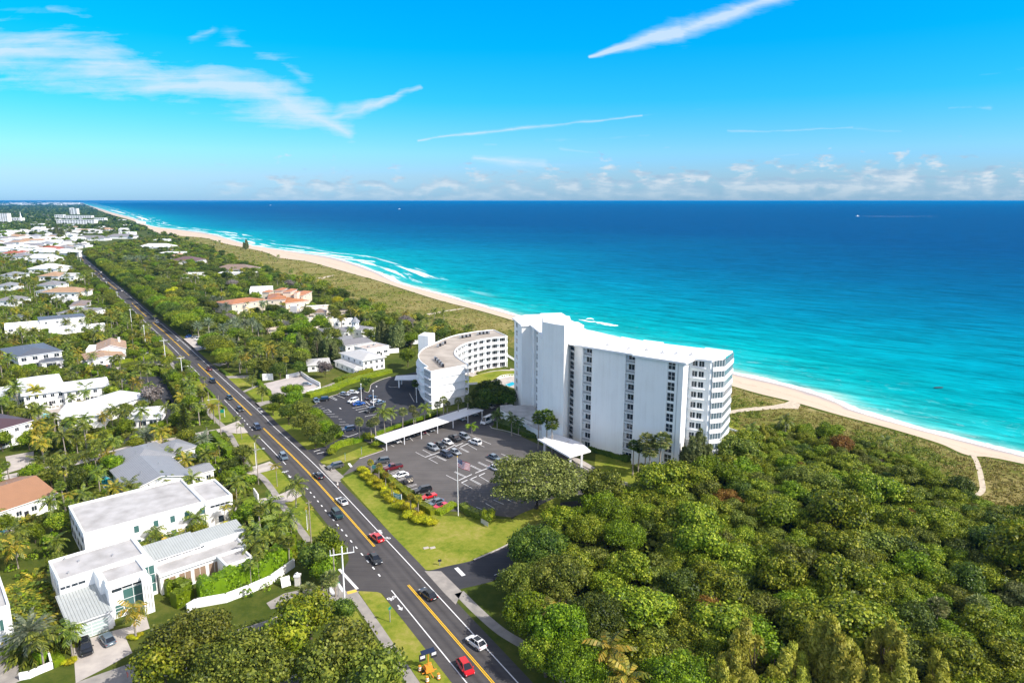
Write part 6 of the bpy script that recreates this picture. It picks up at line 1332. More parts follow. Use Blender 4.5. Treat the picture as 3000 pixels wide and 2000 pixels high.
car('sedan', 'teal', ZD(655, 1030), ZD(705, 1072), 'dark green car beside the dotted line on the road', 'moving_car', RG)
car('suv', 'black', ZD(455, 840), ZD(515, 888), 'black suv in the shade of the palm on the road', 'moving_car', RG)
car('sedan', 'maroon', ZD(462, 738), ZD(415, 705), 'small maroon car heading away in the right lane', 'moving_car', RG)
car('sedan', 'silver', ZD(98, 402), ZD(50, 372), 'silver car heading away beside the roadside parking', 'moving_car', RG)
car('suv', 'white', ZC(1830, 205), ZC(1780, 155), 'white car heading away beside the shaded lawn', 'moving_car', RG)
for i, (x, y, p, l) in enumerate([(1408, 1155, 'white', 'white car in the tree shade half way up the road'), (1195, 1018, 'white', 'white car following another up the distant road'), (1168, 942, 'white', 'small white car near the first shadow of the distant road'), (1125, 952, 'navy', 'small dark car facing the small white car'), (1158, 975, 'black', 'small black car between two white ones far up the road'), (1002, 848, 'navy', 'tiny dark car entering the far bend'), (1035, 872, 'white', 'tiny white car near the far bend')]):
    q = ZA(x, y); car('sedan', p, q, (q[0] - 3.5, q[1] - 3.2), l, 'moving_car', RG)
PG = 'cars parked in roadside bay'
for (x, y, p, k, l) in [(205, 345, 'blue', 'sedan', 'blue car at the far end of the roadside bay'), (275, 350, 'silver', 'sedan', 'silver car second from the far end of the roadside bay'), (315, 375, 'white', 'suv', 'white estate car in the roadside bay'), (335, 425, 'navy', 'suv', 'dark blue suv in the roadside bay'), (375, 465, 'silver', 'sedan', 'silver car near the lawn end of the bay'), (425, 478, 'slate', 'sedan', 'slate blue car last before the lawn')]:
    car(k, p, ZD(x + 40, y - 12), ZD(x - 40, y + 14), l, group=PG)
car('suv', 'silver', ZF(735, 500), ZF(585, 520), 'silver roofed suv parked between palms on the red earth drive')
car('suv', 'white', ZC(575, 725), ZC(580, 765), 'white suv on the drive of the charcoal-roofed house'); car('van', 'white', ZC(665, 680), ZC(690, 722), 'small white van outside the charcoal-roofed garage'); car('sedan', 'blue', ZC(600, 785), ZC(660, 790), 'pale blue car half hidden behind the white roof'); car('sedan', 'maroon', ZC(705, 755), ZC(765, 778), 'maroon and navy car beside the white van')
car('sedan', 'white', ZC(940, 745), ZC(870, 770), 'white car beside the small lawn and hedge'); car('sedan', 'white', ZC(1380, 855), ZC(1460, 850), 'white car parked on the curved dark drive')
car('suv', 'black', ZG(960, 1080), ZG(1020, 1310), 'black suv with panoramic roof on the villa drive', z=.045, roofglass=True); car('hatch', 'slate', ZG(1290, 1165), ZG(1190, 1030), 'slate grey hatchback on the villa drive', z=.045)
for k, p, r, f, l in [('sedan', 'slate', (340, 175), (390, 250), 'slate and white car at the leafy end of the crescent car park'), ('suv', 'black', (600, 185), (440, 200), 'black suv parked beside the yellow-green hedge'), ('sedan', 'silver', (920, 55), (1110, 75), 'silver car parked against the yellow-green hedge'), ('sedan', 'white', (1150, 20), (1270, 25), 'white car next to the hedge end of the crescent car park'),
                      ('suv', 'white', (1310, 185), (1120, 250), 'white suv next to the bright blue car'), ('sedan', 'blue', (1225, 300), (1465, 265), 'bright blue car in the middle row of the crescent car park'), ('sedan', 'navy', (1500, 180), (1760, 110), 'navy blue car behind the second lamp post'), ('sedan', 'white', (1610, 265), (1850, 185), 'white car in the row beside the shadow edge'), ('sedan', 'slate', (1720, 300), (1930, 230), 'slate blue convertible-roofed car beside the shadow edge'),
                      ('suv', 'black', (1740, 400), (1490, 480), 'black suv parked beside the lamp post base'), ('van', 'navy', (1250, 850), (960, 900), 'dark navy people carrier at the exit of the crescent car park')]:
    car(k if k != 'van' else 'suv', p, ZS(*r), ZS(*f), l)
car('sedan', 'black', ZI(640, 960), ZI(570, 985), 'black car in the shade of the hedge corner'); car('sedan', 'silver', ZD(1490, 900), ZD(1630, 895), 'silver car parked against the white wall of the pale car park')
CG = 'cars parked under the long carport'
for x, y, p, l in [(1035, 190, 'white', 'white car nearest the road under the carport'), (1140, 150, 'grey', 'dark silver car under the carport'), (1228, 110, 'black', 'black car under the carport'), (1330, 88, 'maroon', 'maroon car under the carport'), (1420, 60, 'silver', 'silver car under the middle of the carport')]:
    car('sedan', p, ZK(x - 50, y - 38), ZK(x + 25, y + 5), l, group=CG)
for x, y, p, l in [(1520, 1385, 'black', 'black car in the shaded part of the carport'), (1785, 1305, 'white', 'white car in the shaded part of the carport'), (1925, 1250, 'silver', 'silver car at the far end of the carport')]: car('sedan', p, ZI(x - 50, y - 38), ZI(x + 25, y + 5), l, group=CG)
car('van', 'white', ZR(500, 640), ZR(235, 760), 'tall white van parked in the shadow of the tower', z=.04)
car('sedan', 'white', ZR(370, 320), ZR(500, 370), 'white car in deep shade behind the palm and van'); car('sedan', 'grey', ZR(690, 240), ZR(780, 285), 'grey car in deep shade behind the lobby roof')
for k, p, r, f, l in [('suv', 'silver', (1390, 235), (1500, 285), 'silver suv at the left end of the middle car park row'), ('sedan', 'black', (1480, 205), (1580, 255), 'black car beside the silver suv'), ('sedan', 'white', (1555, 165), (1670, 220), 'white sedan in the middle car park row'), ('pickup', 'black', (1640, 120), (1760, 185), 'black pickup truck with open bed'), ('suv', 'silver', (1755, 105), (1860, 158), 'silver suv beside the little palm island'),
                      ('suv', 'white', (1985, 215), (1870, 175), 'white suv with sun canopy shadow beside the painted island'), ('suv', 'navy', (1540, 310), (1660, 365), 'navy suv in the second row'), ('sedan', 'silver', (1655, 285), (1745, 330), 'silver-blue sedan beside the navy suv'), ('sedan', 'slate', (2090, 345), (2210, 395), 'slate grey coupe near the live oak')]:
    car(k, p, ZK(*r), ZK(*f), l)
car('sedan', 'white', ZN(150, 470), ZN(260, 520), 'white car half hidden under the live oak'); car('sedan', 'silver', ZN(840, 600), ZN(930, 605), 'silver car glimpsed through the live oak')
for k, p, r, f, l in [('suv', 'grey', (940, 405), (780, 425), 'dark grey suv at the top of the hedge-side row'), ('pickup', 'maroon', (1065, 470), (905, 505), 'maroon pickup truck with dark bed cover'), ('sedan', 'white', (1140, 560), (1000, 590), 'white saloon between the pickup and the golf cart'), ('suv', 'black', (1410, 730), (1250, 765), 'black suv beside the long hedge'), ('convertible', 'red', (1465, 795), (1325, 835), 'red convertible with dark cloth roof'), ('sedan', 'slate', (1550, 865), (1405, 915), 'blue-grey sedan beside the bright red convertible'), ('convertible', 'crimson', (1600, 900), (1450, 955), 'bright crimson convertible at the lower end of the row')]:
    car(k, p, ZK(*r), ZK(*f), l)
def golfcart():
    a, b = G(*ZK(1215, 635)), G(*ZK(1110, 660)); c = (a + b) / 2; c.z = .03; t = thing('golf_cart', 'black golf cart with roof and beige seats parked in the hedge-side row', 'golf cart', c, math.atan2(b.y - a.y, b.x - a.x))
    mb = MB(); mb.box(-1.4, -.62, .3, 1.4, .62, .5, 0); mb.box(.8, -.6, .5, 1.4, .6, .95, 0); mb.build('body', [DARK], t); mb = MB(); mb.box(-1.2, -.65, 1.85, .9, .65, 1.92, 0); mb.build('roof', [DARK], t)
    for x in (-.95, -.1):
        mb = MB(); mb.box(x - .25, -.55, .5, x + .25, .55, .85, 0); mb.box(x - .3, -.55, .86, x - .2, .55, 1.25, 0); mb.build('seat', [CREAM], t)
    for x in (-1.15, .85):
        for s in (-.6, .6): mb = MB(); mb.tube([(x, s, .5), (x, s, 1.85)], .03, 5); mb.build('post', [DARK], t)
    for x in (-1.0, 1.0):
        for s in (-.6, .6): put(CARM['sedan'][2], 'wheel', t, (x, s, .3)).scale = (.75, .75, .75)
golfcart()
# ---------------------------------------------------------------- people
SKIN = mat('skin', (.45, .26, .18), .6)
def person(loc, rz, label, shirt, trousers, hair, stride=.35, lean=0.0, hat=None):
    t = thing('person', label, 'person', loc, rz); me = bpy.data.meshes.new('body'); s = stride
    V = [(0, 0, .95), (0, 0, 1.15), (0, 0, 1.38), (.01, 0, 1.50), (.03, 0, 1.60), (.03, 0, 1.70), (0, .19, 1.40), (-s * .5, .24, 1.14), (-s * .2, .25, .90), (0, -.19, 1.40), (s * .5, -.24, 1.14), (s * .9, -.22, .94), (.02, .10, .90), (s * .5, .11, .50), (s * .7, .11, .08), (s * .7 + .16, .11, .04), (-.02, -.10, .90), (-s * .3, -.11, .50), (-s * .9, -.11, .10), (-s * .9 + .15, -.11, .04)]
    E_ = [(0, 1), (1, 2), (2, 3), (3, 4), (4, 5), (2, 6), (6, 7), (7, 8), (2, 9), (9, 10), (10, 11), (0, 12), (12, 13), (13, 14), (14, 15), (0, 16), (16, 17), (17, 18), (18, 19)]
    rad = [.14, .13, .15, .06, .10, .085, .06, .045, .035, .06, .045, .035, .085, .06, .045, .04, .085, .06, .045, .04]
    me.from_pydata(V, E_, []); o = bpy.data.objects.new('body', me); COL.objects.link(o); o.parent = t; sk = o.modifiers.new('skin', 'SKIN')
    for i, v in enumerate(me.skin_vertices[0].data): v.radius = (rad[i], rad[i]); v.use_root = (i == 0)
    o.modifiers.new('sub', 'SUBSURF').levels = 1; o.modifiers['sub'].render_levels = 2; me.materials.append(SKIN)
    mb = MB(); mb.tube([(0, 0, .96), (0, 0, 1.2), (0, 0, 1.42), (0, 0, 1.48)], [.165, .16, .17, .09], 10); mb.tube([(0, .17, 1.42), (-s * .3, .22, 1.24)], [.075, .06], 7); mb.tube([(0, -.17, 1.42), (s * .3, -.22, 1.24)], [.075, .06], 7); mb.build('shirt', [shirt], t)
    mb = MB(); mb.tube([(0, 0, .98), (0, 0, .86)], [.165, .16], 10); mb.tube([(.02, .10, .90), (s * .42, .11, .56)], [.10, .085], 8); mb.tube([(-.02, -.10, .90), (-s * .25, -.11, .56)], [.10, .085], 8); mb.build('shorts', [trousers], t)
    mb = MB(); mb.ball((.0, 0, 1.70), .115, 0, 10, 6, .85); mb.build('hat' if hat else 'hair', [hat or hair], t); return t
HAIR = mat('hair', (.05, .03, .02), .7); C_WH = mat('white_cloth', (.75, .75, .75), .9); C_PK = mat('coral_cloth', (.55, .18, .14), .9); C_BK = mat('black_cloth', (.03, .03, .04), .9); C_TN = mat('tan_cloth', (.5, .40, .30), .9)
person(G(*ZK(352, 705)), 2.2, 'walker in a pale top and black shorts at the road edge by the apron', C_WH, C_BK, HAIR, hat=C_WH)
person(G(*ZN(1200, 700)), -.6, 'person in a coral top bending beside a companion near the woods', C_PK, C_BK, HAIR, .1); person(G(*ZN(1238, 690)), -2.4, 'person in pale clothes standing on the drive near the woods', C_TN, C_TN, HAIR, .1)
person(G(*ZH(1745, 545)), .8, 'cyclist-like walker in dark clothes at the crossing beside the fan palm', C_BK, C_BK, HAIR, .4)
# ---------------------------------------------------------------- flag, poles, signs, barrels
def flagpole():
    p = G(*ZK(1735, 1020)); Hh = 15.5; t = thing('flagpole', 'tall white flagpole beside the car park hedge', 'flagpole', p); mb = MB(); mb.tube([(0, 0, 0), (0, 0, Hh)], [.11, .05], 8); mb.build('pole', [WHITE2], t); mb = MB(); mb.ball((0, 0, Hh + .1), .14, 0); mb.build('finial', [YPAINT], t)
    f = thing('flag', 'red, white and blue striped flag with starred canton waving from the flagpole', 'flag', (p.x, p.y, 0)); Wf, Hf = 3.9, 2.1; nx = 26
    z1 = Hh - .35; d = Vector((.93, -.36, 0))
    def P(u, v): x = u * Wf * .86; return (d.x * x + .16 * math.sin(u * 7) * -d.y, d.y * x + .22 * math.sin(u * 7.0 + v * 1.5) * d.x, z1 - v * Hf - .95 * u ** 1.25 - .12 * math.sin(u * 6))
    mb = MB()
    for k in range(13):
        for i in range(nx):
            a, b = i / nx, (i + 1) / nx; c, e = k / 13, (k + 1) / 13
            m_ = 2 if (k < 7 and b <= .4 + 1e-6) else (0 if k % 2 == 0 else 1)
            mb.add([P(a, e), P(b, e), P(b, c), P(a, c)], [(0, 1, 2, 3)], m_)
    for r_ in range(5):
        for c_ in range(6):
            u, v = (.035 + c_ * .06), (.05 + r_ * .1)
            for q in (-1, 1): o = Vector((d.y, -d.x, 0)) * .012 * q; mb.add([tuple(Vector(P(u + math.cos(j * 1.2566 + 1.57) * .016, v - math.sin(j * 1.2566 + 1.57) * .028)) + o) for j in range(5)], [(0, 1, 2, 3, 4)], 1)
    mb.build('cloth', [mat('flag_red', (.50, .02, .05), .8), mat('flag_white', (.78, .78, .80), .8), mat('flag_blue', (.02, .03, .14), .8)], f)
flagpole()
def pole(label, base, h, arms=(), m=WOOD, r=.16, name='utility_pole', cat='pole', lamp=None, dirv=None):
    p = G(*base); t = thing(name, label, cat, p); mb = MB(); mb.tube([(0, 0, 0), (0, 0, h)], [r, r * .65], 8); mb.build('pole', [m], t)
    d = dirv or Vector((.85, .52, 0))
    for z, L in arms:
        mb = MB(); mb.obox((0, 0), d, L, .1, h - z - .06, h - z + .06, 0)
        for s in (-1, -.35, .35, 1): q = d * L * .48 * s; mb.tube([(q.x, q.y, h - z + .06), (q.x, q.y, h - z + .3)], .05, 5)
        mb.build('crossarm', [m], t)
    if lamp: L, z = lamp; q = d * L; mb = MB(); mb.tube([(0, 0, z), tuple(q * .5 + Vector((0, 0, z + .35))), tuple(q + Vector((0, 0, z + .3)))], .05, 5); mb.build('lamp_arm', [STEEL], t); mb = MB(); mb.box(q.x - .3, q.y - .14, z + .2, q.x + .35, q.y + .14, z + .36, 0); mb.build('lamp_head', [WHITE2], t)
    return t, p, d
t, p, d = pole('tall white steel mast with bracket arms at the junction', ZH(2000, 665), 12.3, m=WHITE2, r=.2, name='signal_mast', cat='mast')
mb = MB(); mb.obox((0, 0), Vector((.95, .3)), 4.6, .12, 10.7, 10.85, 0)
for s in (-2.2, -1.5, 1.0, 2.2): mb.tube([(.95 * s, .3 * s, 10.8), (.95 * s, .3 * s, 11.9)], .06, 5)
mb.build('bracket', [WHITE2], t)
pole('bare wooden pole left of the white mast behind the fan palm', ZH(1895, 575), 10.5, m=WOOD, r=.17)
pole('wooden pole with transformer gear above the round tree left of the junction', ZF(1615, 1335), 10.5, [(.5, 1.2)], m=WOOD); pole('short pale post beside the wooden pole on the verge', ZF(1570, 1185), 5.2, m=WHITE2, r=.09, name='post', cat='post')
pole('pale wooden utility pole with gear beside the sidewalk near the parked silver suv', ZF(1010, 660), 11, [(.8, 1.6)], m=WOOD); pole('white street light pole with curved arm beside the leaning utility pole', ZF(985, 480), 8.0, m=WHITE2, r=.1, lamp=(2.4, 5.5), name='street_light', cat='street light')
pole('utility pole at the mouth of the concrete lane', ZD(580, 1490), 11.5, [(.4, 1.2)]); pole('pale pole beside the sidewalk opposite the dotted line', ZD(455, 1260), 9.5); pole('pole with curved lamp arm left of the road near the green sign', ZD(570, 1290), 9.0, lamp=(-3.4, 7.6), name='street_light', cat='street light')
pole('pale street light pole with lamp arm above the hedge at the side street', ZD(140, 830), 10.0, [(.2, 3.0)], m=WHITE2, lamp=(2.5, 5.5), name='street_light', cat='street light'); pole('utility pole with wide crossarm at the side street corner', ZC(1900, 590), 9.5, [(.3, 3.4)], m=WHITE2)
pole('pole standing on the verge beside the mown squares', ZC(1672, 430), 11, [(.4, 1)], m=WHITE2); pole('pole beside the distant sidewalk left of the shaded road', ZC(1517, 240), 12, [(.4, 1.2)], m=WHITE2); pole('pole in front of the tan-tiled house beside the orange cone', ZC(1272, 700), 10, m=WOOD, r=.12); pole('slim pale pole above the roofs of the white building', ZC(660, 1540), 8, m=WOOD, r=.1); pole('slim post in the garden left of the lane', ZE(757, 290), 5.5, m=WHITE2, r=.08, name='post', cat='post')
for x, y, h, l in [(1070, 1040, 9, 'nearest'), (1355, 1270, 8, 'lowest'), (1232, 1140, 8, 'third'), (935, 870, 10, 'far'), (903, 840, 10, 'farther'), (765, 720, 11, 'tall'), (803, 760, 10, 'short')]: pole(f'pale pole beside the distant coastal road, {l} one', ZA(x, y), h, [(.5, 1.6)], m=WHITE2)
def lamp_post(label, base, h=6.0):
    p = G(*base); t = thing('lamp_post', label, 'lamp post', p); mb = MB(); mb.tube([(0, 0, 0), (0, 0, .5), (0, 0, h)], [.28, .12, .08], 8); mb.build('pole', [WHITE2], t); mb = MB(); mb.ball((0, 0, h + .22), .28, 0, 8, 6); mb.build('globe', [LAMP], t)
lamp_post('white lamp post with globe beside the white suv', ZS(1405, 185), 6.5); lamp_post('white lamp post with globe nearer the palms', ZS(1685, 345), 6.5); lamp_post('white lamp post in the shade of the crescent building', ZI(1258, 1090), 5.5)
def sign(label, base, w_, h_, z, cols, two=True, rz=0.5, name='sign', text=None, tz=None):
    p = G(*base); t = thing(name, label, 'sign', p, rz)
    for s in ((-1, 1) if two else (0,)): mb = MB(); mb.box(s * w_ / 2 - .07, -.07, 0, s * w_ / 2 + .07, .07, z + h_ + (.15 if two else 0), 0); mb.build('post', [WHITE2 if two else STEEL], t)
    mb = MB(); mb.box(-w_ / 2 + (.08 if two else 0), -.10, z, w_ / 2 - (.08 if two else 0), -.03 if two else -.075, z + h_, 0); mb.build('panel', [cols], t); return t
TEAL = mat('teal_sign', (.12, .35, .36), .5); GREEN = mat('green_sign', (.01, .22, .14), .5)
t = sign('white-posted teal sign standing among the golden topiary bushes', ZK(1040, 870), 2.6, 1.4, 1.1, TEAL, rz=-.55)
mb = MB(); mb.box(-.9, -.13, 1.95, .9, -.11, 2.1, 0); mb.box(-.6, -.13, 1.6, .6, -.11, 1.75, 0); mb.box(-.75, -.13, 1.3, .75, -.11, 1.38, 0); mb.build('lettering', [WHITE2], t)
t = sign('white-posted teal sign at the top end of the topiary bed', ZK(772, 520), 1.6, 1.2, 1.0, TEAL, rz=-.4); t = sign('white-framed green sign beside the sidewalk', ZD(590, 1262), 1.9, 1.3, 1.7, GREEN, rz=.2)
sign('small green street name sign on a thin post at the verge', ZL(560, 865), .7, .5, 2.6, GREEN, False, rz=.9); sign('green street name blade beside the white mast', ZH(1930, 570), .9, .22, 2.9, GREEN, False, rz=.2)
sign('round black sign on a thin post at the edge of the lawn', ZL(1130, 215), .8, .5, .9, DARK, False, rz=.3); sign('thin green sign post on the lawn beside the entry', ZK(438, 390), .12, .5, 2.0, GREEN, False); sign('thin green sign post on the sandy lawn', ZK(625, 320), .12, .5, 2.0, GREEN, False)
sign('blue sign panel under the trees between the driveways', ZD(1575, 1410), 1.1, 1.2, .8, mat('blue_sign', (.05, .35, .55), .5), False); sign('pale angled monument sign at the car park hedge corner', ZK(2040, 1130), 3.0, 1.2, .2, mat('stone_sign', (.5, .48, .42), .8), False, rz=-.9)
t = thing('gate_pillar', 'stone gate pillar with white cap and finial beside the villa lane', 'pillar', G(*ZH(1462, 440))); mb = MB(); mb.box(-.5, -.5, 0, .5, .5, 2.0, 0); mb.build('pillar', [OFFW], t); mb = MB(); mb.box(-.62, -.62, 2.0, .62, .62, 2.3, 0); mb.ball((0, 0, 2.55), .28, 0); mb.build('cap', [WHITE2], t)
t = thing('lawn_sign', 'white slanted board standing beside the gate pillar', 'sign', G(*ZH(1330, 465)), .6); mb = MB(); mb.add([(-.9, 0, .1), (.9, 0, .1), (.9, .7, 2.0), (-.9, .7, 2.0), (-.9, .1, .05), (.9, .1, .05), (.9, .8, 1.95), (-.9, .8, 1.95)], [(0, 1, 2, 3), (7, 6, 5, 4), (0, 4, 5, 1), (1, 5, 6, 2), (2, 6, 7, 3), (3, 7, 4, 0)], 0); mb.build('board', [WHITE2], t)
def message_board():
    p = G(*ZL(1000, 1440)); rz = math.atan2(*(RDD[40] - RDD[41])[::-1][1:]) if False else -1.02; t = thing('message_trailer', 'orange trailer with solar panel and twin signal boards beside the road', 'road sign trailer', p, .5); OR = mat('safety_orange', (.75, .28, .03), .6)
    mb = MB(); mb.box(-.7, -.9, .5, .7, .9, .8, 0); mb.box(-.06, -2.2, .45, .06, -.9, .6, 0); mb.box(-1.3, -.5, .4, 1.3, -.4, .5, 0); mb.build('chassis', [OR], t); mb = MB(); mb.tube([(0, 0, .8), (0, 0, 3.6)], .09, 6); mb.build('mast', [OR], t)
    mb = MB(); mb.box(-.55, -.5, .8, .55, .5, 1.3, 0); mb.build('battery_box', [OR], t)
    for s in (-1, 1): mb = MB(); mb.box(s * 1.0 - .55, -.15, 2.5, s * 1.0 + .55, .05, 3.7, 0); b = mb.build('signal_board', [DARK], t); mb = MB(); mb.box(s * 1.0 - .4, -.19, 3.0, s * 1.0 + .4, -.151, 3.5, 0); mb.build('display', [mat('pale_display', (.7, .68, .7), .5)], b)
    mb = MB(); mb.add([(-1.2, -.35, 3.75), (1.2, -.35, 3.75), (1.2, .45, 4.05), (-1.2, .45, 4.05), (-1.2, -.35, 3.69), (1.2, -.35, 3.69), (1.2, .45, 3.99), (-1.2, .45, 3.99)], [(0, 1, 2, 3), (7, 6, 5, 4), (0, 4, 5, 1), (1, 5, 6, 2), (2, 6, 7, 3), (3, 7, 4, 0)], 0); mb.build('solar_panel', [mat('solar_cells', (.02, .03, .06), .15, spec=.6)], t)
    for s in (-.8, .8): put(CARM['sedan'][2], 'wheel', t, (s, 0, .33), math.pi / 2)
    for i, (x, y, l) in enumerate([(1020, 1395, 'behind the trailer'), (903, 1430, 'left of the trailer'), (988, 1555, 'nearest the camera'), (1118, 1520, 'between trailer and road')]):
        b = thing('traffic_barrel', f'orange and white striped traffic barrel {l}', 'traffic barrel', G(*ZL(x, y)), group='traffic barrels round the message trailer'); mb = MB(); mb.tube([(0, 0, .0), (0, 0, .1)], [.36, .36], 12, 2)
        for k in range(5): mb.tube([(0, 0, .1 + k * .19), (0, 0, .29 + k * .19)], [.30 - k * .015, .29 - k * .015], 12, k % 2)
        mb.build('barrel', [OR, WHITE2, TYRE], b)
message_board()
def cone(label, px): b = thing('traffic_cone', label, 'traffic cone', G(*px)); mb = MB(); mb.box(-.25, -.25, 0, .25, .25, .05, 0); mb.tube([(0, 0, .05), (0, 0, 1.0)], [.2, .04], 10); mb.build('cone', [MATS['safety_orange']], b)
cone('orange traffic cone beside the pole of the tan-tiled house', ZC(1228, 672)); 
t = thing('driveway_marker', 'red slender flag marker standing in the tree shade on the lane', 'flag', G(*ZG(1460, 1530))); mb = MB(); mb.tube([(0, 0, 0), (0, 0, 1.6)], .03, 5); mb.build('pole', [STEEL], t); mb = MB(); mb.add([(0, 0, 1.6), (.35, 0, 1.3), (.3, 0, .6), (0, 0, .35), (0, .03, 1.6), (.35, .03, 1.3), (.3, .03, .6), (0, .03, .35)], [(3, 2, 1, 0), (4, 5, 6, 7), (0, 1, 5, 4), (1, 2, 6, 5), (2, 3, 7, 6)], 0); mb.build('cloth', [C_PK], t)
def bench_or_bin(): pass
for x, y, l in ((1365, 1390, 'left'), (1440, 1388, 'right')): t = thing('utility_cover', f'pale square utility cover set in the lawn, {l} one', 'cover', G(*ZK(x, y)), .4, 'utility covers in the lawn'); mb = MB(); mb.box(-.6, -.4, 0, .6, .4, .12, 0); mb.build('lid', [WCONC], t)
t = thing('picnic_shelter', 'small blue-roofed hut under the trees of the park drive', 'hut', G(*ZN(620, 1450)), .4); mb = MB(); mb.box(-1.6, -1.2, 0, 1.6, 1.2, 2.2, 0); mb.build('wall', [WHITE], t); mb = MB(); mb.gable(-1.6, -1.2, 1.6, 1.2, 2.3, .7, .3); mb.build('roof', [mat('pale_blue_roof', (.25, .45, .55), .5), WHITE2], t)
# wires? boats
FOAM = mat('wake_foam', (.80, .83, .85), .8)
def boat(label, px, wake, L=12, rz=math.pi):
    p = G(*px, SEAZ); t = thing('motor_boat', label, 'boat', (p.x, p.y, SEAZ), rz); mb = MB(); h = L * .14
    mb.add([(-L / 2, -h, 0), (-L / 2, h, 0), (L * .25, h, 0), (L / 2, 0, 0), (L * .25, -h, 0), (-L / 2, -h * 1.1, h), (-L / 2, h * 1.1, h), (L * .25, h * 1.1, h * 1.2), (L * .56, 0, h * 1.5), (L * .25, -h * 1.1, h * 1.2)], [(0, 1, 2, 3, 4)[::-1], (5, 9, 8, 7, 6), (0, 4, 9, 5), (4, 3, 8, 9), (3, 2, 7, 8), (2, 1, 6, 7), (1, 0, 5, 6)], 0); mb.build('hull', [WHITE2], t)
    mb = MB(); mb.box(-L * .2, -h * .7, h, L * .15, h * .7, h * 2.3, 0); mb.box(-L * .12, -h * .5, h * 2.3, L * .05, h * .5, h * 3.1, 0); mb.build('cabin', [WHITE2], t)
    if wake: mb = MB(); w_ = wake; mb.add([(-L / 2, -h, .03), (-L / 2, h, .03), (-L * .5 - w_ * .3, h * 2.2, .03), (-w_, h * .8, .03), (-w_, -h * .8, .03), (-L * .5 - w_ * .3, -h * 2.2, .03)], [(0, 5, 4, 3, 2, 1)], 0); mb.build('wake', [FOAM], t)
boat('white motor boat with long wake on the deep sea, far right', (2512, 634), 420, 16); boat('white motor boat with short wake below the horizon, left of centre', (792, 602), 500, 26); boat('tiny white boat on the horizon above the surf', (1170, 613), 0, 18, .4); boat('tiny pale boat farthest left near the horizon', (560, 592.5), 0, 30, 0)
p = G(2749, 1136, SEAZ); t = thing('swimmer_board', 'dark paddle board floating offshore right of the tower', 'paddle board', p, .1); mb = MB(); mb.add([(math.cos(a / 10 * 6.283) * 2.2, math.sin(a / 10 * 6.283) * .5, z) for z in (0, .35) for a in range(10)], [tuple(range(10))[::-1], tuple(range(10, 20))] + [(k, (k + 1) % 10, 10 + (k + 1) % 10, 10 + k) for k in range(10)], 0); mb.build('board', [DARK], t)
# breaking wave near the tower
def breaker(label, pts, w_=4.0, seed=1):
    P = smooth([G(*p, SEAZ) for p in pts], 6); rnd = random.Random(seed); c = P[0].copy(); mb = MB(); n = len(P); A = []; 
    for i, p in enumerate(P):
        t_ = (P[min(i + 1, n - 1)] - P[max(i - 1, 0)]).normalized(); nn = Vector((-t_.y, t_.x, 0)); f = math.sin(math.pi * (i + .5) / n) ** .6
        for s, z in ((-1, .02), (-.3, .55), (.3, .6), (1, .02)): q = p + nn * (w_ * .5 * s * f * rnd.uniform(.6, 1.3)) - c; mb.v.append((q.x, q.y, z * f * rnd.uniform(.6, 1.2)))
    for i in range(n - 1):
        for k in range(3): a = i * 4 + k; mb.f.append((a, a + 4, a + 5, a + 1)); mb.m.append(0); mb.sm.append(True)
    o = mb.build('surf_foam', [FOAM], kind='stuff', label=label, cat='surf', auto=True); o.location = c
breaker('white breaking wave just behind the tower roof', [ZJ(1010, 185), ZJ(1060, 195), ZJ(1120, 208), ZJ(1160, 215), ZJ(1208, 216)], 5.5, 1); breaker('thin broken foam crest left of the breaking wave', [ZJ(870, 165), ZJ(920, 175), ZJ(970, 185), ZJ(1010, 182)], 2.2, 2); breaker('small spray patch above the breaking wave', [ZJ(930, 160), ZJ(970, 158), ZJ(1000, 165)], 2.0, 3)
for i, pts in enumerate([[ZB(1240, 650), ZB(1350, 660), ZB(1450, 672), ZB(1545, 680)], [ZB(1300, 680), ZB(1450, 692), ZB(1600, 702), ZB(1720, 710), ZB(1820, 708)], [ZB(1700, 735), ZB(1850, 745), ZB(2000, 755), ZB(2100, 765)], [ZB(1900, 770), ZB(2080, 785), ZB(2250, 800), ZB(2352, 812)], [ZB(640, 535), ZB(760, 540), ZB(880, 545)], [ZB(930, 622), ZB(1000, 628), ZB(1080, 625)], [ZB(200, 440), ZB(280, 442), ZB(345, 445)], [ZB(250, 458), ZB(340, 462), ZB(430, 466)], [ZA(1500, 330), ZA(1620, 345), ZA(1740, 350)], [ZA(1560, 290), ZA(1640, 310), ZA(1700, 335)], [ZA(1270, 215), ZA(1350, 235), ZA(1440, 260)], [ZB(430, 492), ZB(500, 496), ZB(560, 498)]]):
    breaker('white surf line breaking off the distant beach', pts, [6, 9, 8, 9, 9, 10, 8, 10, 18, 16, 20, 10][i], 10 + i)
